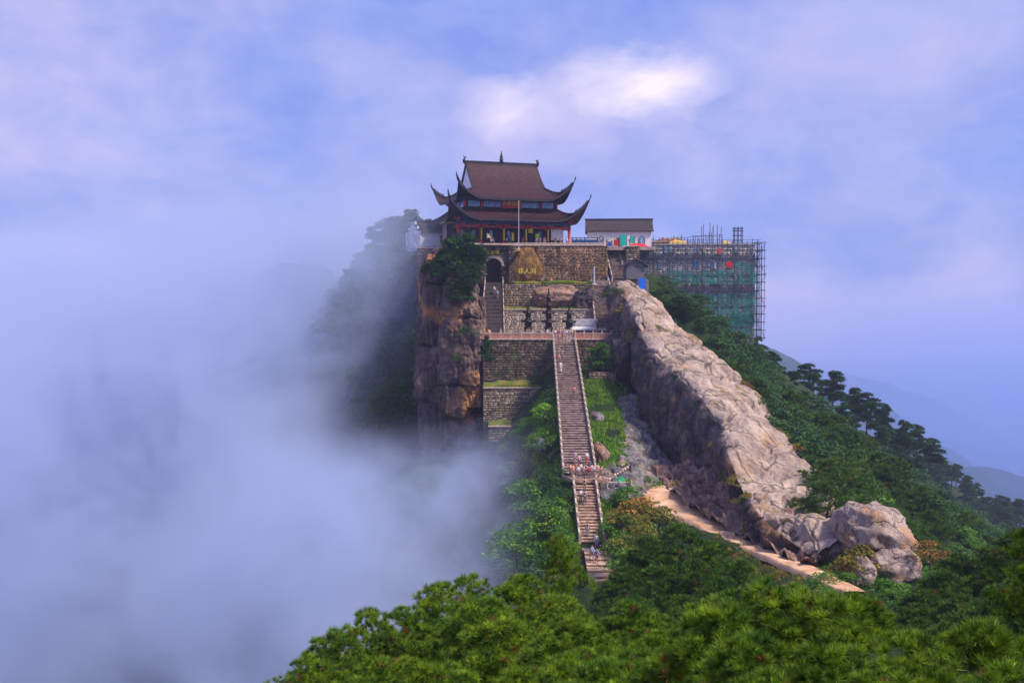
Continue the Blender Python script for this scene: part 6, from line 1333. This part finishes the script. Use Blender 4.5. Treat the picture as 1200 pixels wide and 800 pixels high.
LIB = {k: [make_tree_mesh(k, s + 11 * i) for i in range(n)] for k, n, s in (('near', 4, 100), ('close', 4, 150), ('mid', 4, 200), ('tall', 4, 300), ('round', 3, 400), ('cone', 3, 500), ('bush', 4, 600), ('broad', 3, 700))}
NAMES = {'near': 'pine_tree', 'close': 'dwarf_pine', 'mid': 'mountain_pine', 'tall': 'tall_pine_tree', 'round': 'pine_tree', 'cone': 'conifer_tree', 'bush': 'bush', 'broad': 'leafy_tree'}
CATS = {'bush': 'bush'}
def tree(kind, loc, scale=1.0, label=None, group=None, mat=None, lean=(0, 0), sx=1.0, sz=1.0):
    cr, tr = LIB[kind][int(rng.integers(len(LIB[kind])))]
    nm = NAMES[kind] if kind != 'bush' or mat is None else {'dark_green_leaves': 'dark_bush', 'yellow_autumn_leaves': 'autumn_shrub', 'orange_autumn_leaves': 'autumn_shrub'}.get(mat.name, 'bush')
    t = empty(nm, loc); t.scale = (scale * sx, scale * sx, scale * sz); t.rotation_euler = (lean[0], lean[1], rng.uniform(0, 6.28)) if False else (lean[0], lean[1], rng.uniform(0, 6.28))
    c = link('crown', cr, t); link('stem' if kind == 'bush' else 'trunk', tr, t)
    if mat is not None: c.material_slots[0].link = 'OBJECT'; c.material_slots[0].material = mat
    tag(t, label, CATS.get(kind, 'tree'), group); return t
UNIT_H = {'near': 3.0, 'close': 1.6, 'mid': 3.6, 'tall': 11.6, 'round': 7.6, 'cone': 10, 'bush': 1.75, 'broad': 5.6}
def tree_at(kind, px, top, Y, h=None, **kw):
    """tree whose crown top is seen at (px, top) at depth Y; it grows from the ground under it"""
    p = P(px, top, Y); g0 = gz(p.x, p.y) - 0.15
    hh = p.z - g0
    if h: hh = h; g0 = p.z - h
    hh = max(hh, 0.6); s = hh / UNIT_H[kind]
    return tree(kind, (p.x, p.y, g0), s, sx=kw.pop('sx', 1.0), **kw)

# near foreground pines, crown outline as in the photograph: column, row of the top, depth, height
fore = [(362, 760, 20, 2.2), (395, 728, 22, 2.6), (434, 705, 24, 2.9), (474, 702, 22, 2.6), (514, 672, 25, 3.0), (550, 664, 27, 3.2), (594, 674, 25, 2.8), (655, 616, 33, 4.6), (612, 664, 28, 3.0),
        (664, 694, 28, 2.8), (740, 696, 24, 2.6), (560, 735, 19, 2.0), (480, 762, 17, 2.0), (640, 735, 20, 2.2), (708, 738, 19, 2.0), (610, 772, 15, 1.8), (690, 772, 15, 1.8), (425, 785, 17, 2),
        (540, 780, 14, 1.8), (770, 730, 19, 2.0)]
names_f = ['outermost low pine at the lower left end of the near pine belt', 'second low pine from the outer left end of the near belt', 'low pine rising against the mist, third from the left end', 'pine beside the third one with a flat crown against the mist',
  'pointed pine standing up against the mist in the left half of the belt', 'pine just right of the pointed one against the mist', 'pine left of the tallest one, its top against the mist', 'tallest near pine with layered crown reaching up beside the foot of the stairs', 'pine tucked just left below the tallest one',
  'pine in front of the lowest stair steps', 'pine just below the dark boulder beside the stairs', 'dense pine below the pointed pines in the left half', 'low dense pine at the bottom edge left of the middle', 'dense pine directly below the tallest pine', 'dense pine below the stair foot in the second row',
  'bushy pine at the bottom edge below the tallest pine', 'bushy pine at the bottom edge below the stair foot', 'dark low pine at the bottom edge near the left end of the belt', 'low pine at the bottom edge between the left end and the middle', 'dense pine below the round crowned group by the path']
for (px, top, Y, h), lab in zip(fore, names_f): tree_at('near', px, top, Y, h, label=lab, group='near pines at the foot of the view', sx=.62 if Y == 33 else 1.1)
near2 = [(912, 668, 11.5, 1.7), (960, 680, 11, 1.6), (1008, 688, 13.5, 1.7), (845, 700, 11.0, 1.6), (880, 735, 9.5, 1.3), (975, 742, 9.0, 1.3), (1075, 728, 9.5, 1.4), (1150, 716, 10.2, 1.6), (800, 752, 11.5, 1.5), (1185, 765, 8.5, 1.3), (1030, 772, 8.2, 1.2), (900, 778, 8.2, 1.2), (738, 752, 14, 1.7), (765, 765, 12.5, 1.6)]
lab2 = ['bright tufted pine in front of the earth path, its tips crossing the path', 'bright pine just right below the end of the earth path', 'bright pine directly below the boulders', 'bright pine left of the path end pines', 'bright close pine below the path pines with rust tinged twigs',
  'close bright pine right of the middle at the bottom', 'large close bright pine toward the lower right', 'close bright pine at the right edge', 'bright pine between the dark left belt and the bright right group', 'pine filling the lower right corner', 'close pine at the bottom edge below the boulders', 'closest pine at the bottom edge right of the middle', 'small bright pine on the rise below the stair foot', 'small bright pine on the rise, just right of the one below the stair foot']
for (px, top, Y, h), lab in zip(near2, lab2): tree_at('close', px, top, Y, h, label=lab, group='close bright pines on the right', sx=1.1)
mid = [(760, 622, 68, 3.2), (798, 606, 66, 3.6), (838, 626, 63, 3.4), (868, 648, 60, 3.0), (735, 655, 64, 3), (768, 655, 60, 3.2), (812, 648, 60, 3.2), (845, 668, 55, 3), (882, 678, 52, 2.8), (745, 690, 52, 3), (800, 690, 50, 3), (840, 704, 46, 2.8),
       (1078, 700, 66, 3), (1098, 668, 66, 3.4), (1126, 640, 64, 3.6), (1165, 632, 62, 3.6), (1198, 612, 56, 3.8), (1080, 700, 56, 3), (1125, 688, 54, 3.4), (1170, 676, 50, 3.4), (1205, 660, 44, 3.4), (1045, 722, 50, 2.6), (960, 724, 40, 2.2), (1060, 726, 40, 2.6), (1115, 722, 40, 3), (1165, 712, 34, 2.8), (1000, 724, 40, 2.2), (905, 712, 44, 2.4),
       (780, 712, 44, 2.6), (870, 716, 44, 2.4), (720, 715, 46, 2.4), (1210, 705, 30, 2.8), (1110, 660, 60, 3.2), (1145, 668, 56, 3.2)]
def cell_(px, py, a, b_): return ('top ', 'middle ', 'bottom ')[max(0, min(2, int((py - b_[0]) / (b_[1] - b_[0]) * 3)))] + ('far left', 'left', 'centre', 'right', 'far right')[max(0, min(4, int((px - a[0]) / (a[1] - a[0]) * 5)))]
for i, (px, top, Y, h) in enumerate(mid):
    zone = 'round pine between stairs and path' if px < 930 else 'dark pine below and right of the boulders'
    row = ', on its skyline' if i in (0, 1, 2, 3, 12, 13, 14, 15, 16) else ', inside the group'
    tree_at('mid', px, top, Y, h, label=zone + row + ', ' + cell_(px, top, (720, 910) if px < 930 else (1000, 1200), (600, 730)), sx=1.2)
# a branch of a pine reaching in at the right edge
tree_at('near', 1222, 588, 15, 2.0, label='pine whose branch tips just reach in at the right edge', sx=0.75)

def scatter(kind, n, pxr, pyr, Yr, hr, label, group, mat=None, tries=40, band=8, sx=1.0, cond=None):
    """trees rooted on the ground that is seen at random picture positions in a window"""
    k = 0; used_ = []
    for _ in range(n * tries):
        if k >= n: break
        Y = rng.uniform(*Yr); px = rng.uniform(*pxr); x = (px - 600) / FOC * Y; g0 = gz(x, Y)
        py = 400 - FOC * (math.tan(math.atan2(g0, Y) + PITCH))
        if not (pyr[0] < py < pyr[1]): continue
        if cond and not cond(px, py, Y): continue
        h = rng.uniform(*hr)
        if any((x - a) ** 2 + (Y - b) ** 2 < (h * 0.22) ** 2 for a, b in used_): continue
        used_.append((x, Y)); s = h / UNIT_H[kind]
        fx_, fy_ = (px - pxr[0]) / (min(pxr[1], 1200) - pxr[0]), (py - pyr[0]) / (pyr[1] - pyr[0])
        where = ('upper ', 'middle ', 'lower ')[min(2, int(fy_ * 3))] + ('left', 'centre', 'right')[max(0, min(2, int(fx_ * 3)))]
        size_ = 'tall ' if h > hr[0] + (hr[1] - hr[0]) * .66 else 'small ' if h < hr[0] + (hr[1] - hr[0]) * .33 else ''
        tree(kind, (x, Y, g0 - 0.2), s, label=size_ + label + ', ' + where, group=group + ', ' + size_ + where, mat=mat, sx=sx * rng.uniform(.9, 1.15)); k += 1
    return k
def line(a, b, px): return a[1] + (b[1] - a[1]) * (px - a[0]) / (b[0] - a[0])
def _skyl(px): return np.interp(px, [830, 870, 925, 985, 1050, 1110, 1200], [392, 412, 448, 488, 532, 572, 625])
# right-hand forest
scatter('cone', 70, (830, 1130), (420, 660), (192, 300), (5, 9), 'dark conifer in the forest behind the rock slab', 'forest behind the slab', cond=lambda px, py, Y: py - 9.5 * FOC / Y > _skyl(px), sx=1.25)
scatter('round', 70, (840, 1200), (420, 720), (175, 300), (5, 8.5), 'round pine in the forest behind the rock slab', 'round pines behind the slab', cond=lambda px, py, Y: py - 8.5 * FOC / Y > _skyl(px), sx=1.3)
scatter('round', 26, (764, 850), (335, 430), (190, 216), (3, 4.6), 'dark pine between the slab and the scaffolding', 'pines between slab and scaffolding', cond=lambda px, py, Y: py - 26 > np.interp(px, [764, 800, 850], [342, 346, 390]), sx=1.5)
scatter('broad', 46, (940, 1200), (540, 760), (110, 185), (3.5, 6), 'leafy green tree on the bushy shoulder behind the boulders', 'leafy trees behind the boulders', cond=lambda px, py, Y: Y > 130 or px > 1060, sx=1.3)
scatter('mid', 60, (960, 1260), (560, 800), (66, 160), (4, 6.5), 'dark pine on the shoulder right of the boulders', 'pines right of the boulders', cond=lambda px, py, Y: not (px < 1110 and Y < 108), sx=1.2)
sky_p = [(812, 345, 210, 9), (846, 372, 216, 9), (838, 352, 222, 9), (875, 398, 218, 10), (905, 410, 228, 11), (888, 392, 236, 10), (925, 432, 226, 11), (948, 424, 262, 13), (976, 432, 270, 14), (1000, 452, 274, 12), (1016, 458, 268, 13), (1036, 470, 280, 13), (1058, 490, 276, 13), (1075, 496, 282, 12), (1090, 512, 286, 12), (990, 470, 250, 11), (1030, 492, 262, 11), (960, 462, 244, 10), (1050, 520, 268, 11), (1075, 530, 272, 10)]
sky_l = ['pine against the scaffolded building, uppermost behind the slab', 'pine in front of the lower netting of the building', 'pine just below the green netting', 'dark pine below the right corner of the scaffolding', 'broad dark pine right below the scaffold poles', 'pine between scaffold foot and forest edge', 'dark pine at the forest edge left of the two lone pines',
  'lone tall pine on the skyline, left of the tallest', 'tallest layered pine on the skyline right of the slab', 'tall pine just right of the tallest skyline pine', 'flat topped pine in the middle of the skyline row', 'tall skyline pine right of the flat topped one', 'skyline pine above the bare trunks', 'tall bare trunked pine near the low end of the skyline', 'last tall pine at the low end of the skyline row',
  'layered pine below the tallest skyline pine', 'bare trunked pine below the middle of the skyline row', 'pine below the lone skyline pine', 'bare trunked pine with a pale stem above the bushy shoulder', 'tall stemmed pine beside the pale stem at the low end']
for (px, top, Y, h), lab in zip(sky_p, sky_l): tree_at('tall' if px > 860 else 'cone', px, top, Y, h, label=lab, group='skyline pines right of the slab', sx=1.15)
for q, lab in [((806, 350, 203, 6), 'broad dark pine before the foot of the building above the slab'), ((790, 362, 201, 5), 'dark pine left of the broad one below the netting'), ((818, 386, 196, 5), 'low dark pine between slab edge and netting'), ((842, 398, 194, 6), 'dark pine under the middle of the scaffold foot'), ((770, 350, 203, 3.6), 'low pine right below the blue door'), ((868, 436, 188, 5.5), 'dark pine further down behind the slab edge'), ((856, 418, 190, 6), 'dark pine behind the middle of the slab edge'), ((884, 462, 184, 5), 'low dark pine behind the slab edge, lowest of the row'), ((826, 380, 200, 7), 'dark pine over the right edge of the slab below the building'), ((782, 348, 202, 6), 'small dark pine between blue door and building'), ((858, 408, 196, 7), 'dark pine beside the slab edge below the scaffold corner'), ((900, 448, 184, 7), 'dark pine beyond the right edge of the slab, half way down')]:
    tree_at('round', *q, label=lab, sx=1.4)
scatter('bush', 100, (840, 1200), (398, 650), (196, 300), (2.2, 4), 'dark undergrowth bush on the forest slope', 'undergrowth of the forest slope', m_bush_d, cond=lambda px, py, Y: py - 3.5 * FOC / Y > _skyl(px) - 4, sx=1.7)
scatter('tall', 40, (1060, 1200), (500, 660), (380, 500), (9, 14), 'hazy pine on the teal ridge beyond the forest', 'hazy pines on the teal ridge', sx=1.3)
scatter('cone', 60, (1000, 1260), (480, 660), (380, 520), (7, 12), 'hazy conifer on the teal ridge beyond the forest', 'hazy conifers on the teal ridge', sx=1.5)
scatter('cone', 70, (1060, 1260), (480, 640), (560, 780), (9, 15), 'faint conifer on the farther blue ridge', 'faint conifers on the farther ridge', sx=1.7)
scatter('cone', 40, (880, 1010), (395, 500), (700, 800), (9, 14), 'faint conifer on the blue slope behind the scaffold foot', 'faint conifers on the blue slope', sx=1.7)
scatter('round', 44, (845, 1060), (430, 620), (160, 240), (4.5, 7), 'rounded pine on the near forest slope beside the slab', 'rounded pines beside the slab', m_pine_mid, cond=lambda px, py, Y: py - 7.5 * FOC / Y > _skyl(px) - 6, sx=1.1)
# misty left flank
scatter('cone', 70, (385, 505), (280, 560), (205, 300), (7, 12), 'misty pine on the flank left of the rock spire', 'misty pines left of the spire', m_pine_mid, sx=1.3)
scatter('round', 36, (400, 500), (285, 520), (200, 270), (6, 9), 'misty round pine on the flank left of the rock spire', 'misty round pines left of the spire', m_pine_mid, sx=1.3)
for q, lab in [((470, 283, 236, 10), 'darkest misty pine left of the spire, nearest to the temple'), ((452, 300, 242, 9), 'misty pine just left of the darkest one'), ((480, 312, 230, 8), 'misty pine leaning over the slope beside the spire'), ((440, 262, 275, 9), 'faint pine on the misty crest left of the white gable'), ((462, 254, 262, 8), 'faint pine on the misty crest next to the white gable')]:
    tree_at('round' if q[3] != 9 else 'tall', *q, label=lab, sx=1.5)
# pines on and beside the spire
for q, k, lab in [((540, 274, 187, 8.0), 'round', 'big green pine on top of the spire in front of the temple steps'), ((532, 296, 185.5, 6.5), 'round', 'pine on the spire below the small pavilion'), ((552, 308, 184, 4.6), 'round', 'green pine overhanging the right edge of the spire'), ((538, 325, 183.5, 5), 'round', 'lowest green pine on the crown of the spire'), ((560, 288, 190, 3.6), 'round', 'pine beside the arched gateway'),
                 ((553, 286, 186, 5.4), 'round', 'green pine crown between the biggest pine and the gateway'), ((517, 300, 185, 3.6), 'round', 'small pine left of the biggest pine on the spire'), ((504, 303, 186, 3.2), 'tall', 'small crooked pine on the left shoulder of the spire'), ((497, 310, 187, 2.4), 'tall', 'tiny pine clinging to the outer left edge of the spire'), ((570, 392, 181, 5.5), 'cone', 'narrow dark pine between the spire and the stone wall'), ((548, 380, 182, 2.2), 'bush', 'green tuft growing on a ledge in the middle of the spire'), ((535, 412, 182, 1.6), 'bush', 'small tuft in a crack half way down the spire'),
                 ((628, 432, 178.5, 3.2), 'cone', 'small green fir in front of the dark stone wall'), ((762, 358, 184, 2.6), 'tall', 'little windswept pine on the left rim of the slab, highest up'), ((798, 418, 166, 4.6), 'round', 'yellow green pine on the upper cliff rim'), ((790, 440, 163, 3), 'bush', 'tuft hanging on the cliff under the rim pine')]:
    tree_at(k, *q, label=lab, sx=1.3 if k != 'cone' else .8, mat=m_bush_d if k == 'bush' else None)
tree_at('tall', 702, 400, 178, 8.0, label='slender yellow green pine in front of the wall right of the long stairs', mat=m_bush_g, sx=1.1)
tree_at('cone', 704, 470, 166, 5, label='dark narrow bush below the slender yellow green pine', sx=1.0)

# shrubs: kind, column, row of top, depth, height, material, label
shr = [(745, 578, 118, 3.4, m_bush_o, 'orange shrub left of the path bend, beside the plank steps'), (772, 590, 112, 3.2, m_bush_y, 'yellow orange shrub just below the path bend'), (730, 600, 116, 2.6, m_bush_g, 'bright green bush beside the lower stairs'), (722, 598, 119, 2.0, m_bush_g, 'bright green bush touching the lower stairs'),
       (745, 612, 104, 3, m_bush_y, 'yellow bush below the orange shrub'), (730, 625, 108, 2.4, m_bush_g, 'leafy green bush beside the stair landing'), (760, 555, 134, 2.0, m_bush_g, 'green bush in front of the orange earth'), (738, 640, 100, 2.6, m_bush_g, 'bush above the dark boulder by the stairs'),
       (850, 640, 102, 1.3, m_bush_o, 'orange shrub on the valley side of the path'), (880, 662, 96, 1.2, m_bush_y, 'yellow shrub on the valley side of the path'), (1000, 600, 99, 1.8, m_bush_o, 'orange shrub on the left side of the biggest boulder'), (990, 600, 118, 2.0, m_bush_y, 'yellow shrub above the boulder, left'), (975, 585, 126, 2.2, m_bush_o, 'orange shrub at the lower end of the slab crest'),
       (1012, 636, 93.5, 2.6, m_bush_y, 'yellow bush between the two big boulders'), (992, 650, 94, 1.8, m_bush_o, 'rusty bush at the left foot of the boulders'), (985, 560, 128, 3, m_bush_g, 'light green bush beyond the slab crest'), (1000, 575, 122, 3.2, m_bush_g, 'light green bush above the boulders'), (965, 540, 135, 2.8, m_bush_g, 'light green shrub beside the slab crest'), (1030, 578, 122, 3, m_bush_g, 'light green shrub right above the biggest boulder'),
       (1090, 630, 92, 2.2, m_bush_o, 'rusty low shrub just right of the boulders'), (870, 445, 158, 1.7, m_bush_o, 'orange tuft in the cleft of the slab, uppermost'), (882, 470, 152, 1.6, m_bush_y, 'yellow tuft in the cleft of the slab'), (912, 500, 140, 1.6, m_bush_y, 'yellow tuft near the right rim of the slab'), (935, 520, 134, 1.5, m_bush_o, 'orange tuft near the right rim, lower down'),
       (768, 378, 176, 3.0, m_bush_y, 'golden shrub on the upper cliff rim'), (755, 372, 178, 3.0, m_bush_d, 'dark shrub on the upper cliff below the hut'), (842, 512, 128, 1.3, m_bush_y, 'small golden tuft on the cliff rim, middle'), (720, 335, 186, 2.2, m_bush_d, 'dark shrub at the top end of the slab by the stairs'), (738, 352, 184, 2.6, m_bush_y, 'ochre shrub at the top of the cliff'), (780, 400, 170, 2.6, m_bush_d, 'dark shrub under the cliff rim'),
       (875, 575, 112.5, 1.6, m_bush_y, 'golden tuft low on the cliff end'), (795, 562, 134, 1.6, m_bush_y, 'yellow tuft on the broken reddish rock'), (885, 610, 110, 1.4, m_bush_y, 'yellow tuft above the path on the reddish rock'), (640, 470, 158, 3, m_grass, 'bright green mound of shrubs left of the long stairs'), (636, 500, 152, 3, m_bush_g, 'green mound lower down left of the stairs'),
       (612, 560, 132, 4, m_bush_g, 'mist veiled green bush left of the stair landing'), (640, 585, 122, 3.4, m_bush_g, 'mist veiled light green bush left of the lower stairs'), (655, 615, 115, 2, m_bush_g, 'green bush close to the left balustrade of the lower stairs'), (606, 610, 118, 4, m_bush_g, 'mist veiled bush lower left of the stairs'), (650, 545, 134, 2.6, m_bush_d, 'dull green bush left of the landing'), (738, 560, 131, 1.5, m_bush_g, 'green bush right under the plank steps')]
shr += [(748, 385, 176, 2.2, m_bush_y, 'ochre shrub hanging over the upper cliff'), (757, 398, 172, 2.4, m_bush_d, 'dark shrub below the ochre one on the cliff'), (742, 368, 180, 2.0, m_bush_y, 'yellow shrub near the top of the cliff edge'), (770, 405, 170, 2.0, m_bush_o, 'rusty shrub on the upper cliff face'), (806, 446, 162, 2.0, m_bush_y, 'golden shrub under the yellow green rim pine'), (905, 520, 134, 1.0, m_bush_y, 'flat yellow tuft in a crack of the lower slab'), (855, 470, 150, 1.2, m_bush_o, 'rusty tuft in the long crack of the slab'), (822, 440, 160, 1.1, m_bush_y, 'yellow tuft on the upper third of the slab'), (895, 560, 121, 1.2, m_bush_y, 'yellow tuft near the lower end of the slab'), (940, 585, 113, 1.3, m_bush_o, 'rusty tuft where the slab breaks into boulders'), (862, 555, 116, 1.4, m_bush_y, 'golden tuft on the cliff rim near its lower end')]
for px, top, Y, h, mt, lab in shr: tree_at('bush', px, top, Y, h, label=lab, mat=mt, sx=1.25)
scatter('bush', 40, (585, 664), (450, 700), (112, 168), (1.2, 2.4), 'green bush on the steep slope left of the long stairs', 'bushes left of the stairs', m_bush_g, sx=1.4)
scatter('bush', 26, (585, 660), (520, 700), (112, 140), (1.4, 2.6), 'dark bush lower left of the long stairs', 'dark bushes left of the stairs', m_bush_d, sx=1.4)
scatter('bush', 34, (728, 770), (560, 720), (92, 128), (1.4, 2.6), 'low bush on the bank right of the lower stairs', 'bushes right of the lower stairs', m_bush_g, sx=1.3)
scatter('bush', 60, (940, 1150), (520, 700), (100, 160), (1.4, 3), 'light green bush on the shoulder behind the boulders', 'bushes behind the boulders', m_bush_g, cond=lambda px, py, Y: Y > 128 or px > 1060, sx=1.4)
scatter('bush', 22, (840, 1000), (650, 740), (76, 104), (.5, .9), 'ochre shrub on the bank below the earth path', 'shrubs below the path', m_bush_y, cond=lambda px, py, Y: py > np.interp(px, [840, 850, 885, 925, 965, 1002], [634, 636, 655, 673, 690, 708]) + 4, sx=1.4)
scatter('bush', 85, (764, 900), (335, 470), (165, 216), (1.6, 3), 'dark bush beside the upper end of the slab', 'bushes beside the upper slab', m_bush_d, sx=1.7)
scatter('bush', 26, (940, 1090), (655, 730), (84, 98), (.8, 1.6), 'small bush at the foot of the boulders', 'bushes at the foot of the boulders', m_bush_g, sx=1.5)
scatter('bush', 70, (850, 1050), (430, 620), (140, 215), (1.6, 3.4), 'dark bush along the back of the slab', 'bushes behind the slab', m_bush_d, sx=1.5)

_op = np.array([(340, 800), (400, 755), (470, 735), (520, 712), (600, 712), (650, 700), (720, 722), (800, 722), (900, 706), (1000, 720), (1100, 725), (1250, 725)], float)
scatter('near', 90, (370, 1240), (690, 1100), (17, 34), (2.0, 3.0), 'filling pine of the near belt', 'filling pines of the near belt', cond=lambda px, py, Y: py - 2.3 * FOC / Y > np.interp(px, _op[:, 0], _op[:, 1]) - 12, sx=1.2)
scatter('close', 90, (500, 1260), (700, 1300), (7.5, 18), (1.2, 1.7), 'bushy dwarf pine filling the near belt', 'dwarf pines filling the near belt', cond=lambda px, py, Y: py - 1.5 * FOC / Y > np.interp(px, _op[:, 0], _op[:, 1]) - 4, sx=1.1)
scatter('mid', 26, (720, 1240), (680, 900), (34, 62), (2.0, 2.8), 'filling pine behind the near belt', 'filling pines behind the near belt', cond=lambda px, py, Y: py - 2.8 * FOC / Y > 704, sx=1.25)
# grass: short blades over the green banks, one object of stuff each
def grass_patch(name, quads, n, hgt, wd_, mat, seed, nb=3):
    rg = np.random.default_rng(seed); Ps = []
    for (pxa, pxb, pya, pyb, Ya, Yb) in quads:      # window of the photograph; depth falls from Ya at its top to Yb at its foot
        k = int(n * (pxb - pxa) * (pyb - pya)); px = rg.uniform(pxa, pxb, k); t = rg.uniform(0, 1, k); Y = Ya + (Yb - Ya) * t + rg.normal(size=k); x = (px - 600) / FOC * Y
        Ps.append(np.stack([x, Y, height(x, Y)], 1))
    P0 = np.concatenate(Ps); D = np.tile([0, 0, 1.0], (len(P0), 1)); keep = fbm(P0[:, 0] / 3, P0[:, 1] / 3, 0.0, 3) > -0.45; P0, D = P0[keep], D[keep]
    V, F = blades(P0 - [0, 0, .1], D, hgt, wd_, nb, 0.45, rg); o = link(name, npmesh(name, V, F, mat)); tag(o, kind='stuff'); return o
grass_patch('grass', [(674, 735, 425, 560, 180, 136), (624, 655, 455, 560, 172, 134), (600, 680, 560, 640, 134, 116), (700, 745, 570, 640, 130, 108)], 0.7, 0.55, 0.06, m_grass, 1)
grass_patch('dry_grass', [(700, 760, 560, 690, 126, 100), (600, 690, 480, 660, 160, 110), (840, 1000, 625, 700, 112, 84), (690, 760, 440, 520, 176, 150)], 0.18, 0.5, 0.05, m_grass_dry, 2)

def ledge_grass(px0, px1, py, Y0, Y1, n, mat, seed, hgt=.4):
    rg = np.random.default_rng(seed); z = P(600, py, Y0).z; x = rg.uniform((px0 - 600) / FOC * Y0, (px1 - 600) / FOC * Y0, n); y = rg.uniform(Y0 + .3, Y1, n); k = fbm(x / 1.6, y / 1.6, seed * 1.0, 3) > -.3; x, y = x[k], y[k]
    P0 = np.stack([x, y, np.full(len(x), z - .1)], 1); V, F = blades(P0, np.tile([0, -.2, 1.0], (len(P0), 1)), hgt * (0.6 + 0.8 * rg.random(len(P0))), .03, 5, .5, rg); o = link('grass', npmesh('grass', V, F, mat)); tag(o, kind='stuff')
ledge_grass(566, 645, 453, 180.3, 184, 900, m_grass_dry, 1); ledge_grass(580, 645, 453, 180.3, 184, 700, m_grass, 2); ledge_grass(572, 632, 500, 176.8, 180, 700, m_grass_dry, 3); ledge_grass(591, 697, 362.5, 197.2, 201.2, 900, m_grass_dry, 4, .5); ledge_grass(655, 697, 362, 197.2, 201.2, 700, m_grass, 5, .6); ledge_grass(603, 697, 332, 201.2, 204.2, 800, m_grass_dry, 6); ledge_grass(635, 695, 332, 201.2, 204.2, 1300, m_grass, 7, .6)

seen_ = {}
for o in bpy.data.objects:
    if o.parent is None and 'label' in o: seen_.setdefault(o['label'], []).append(o)
for k_, v_ in seen_.items():
    if len(v_) > 1:
        for o in v_: o['group'] = k_
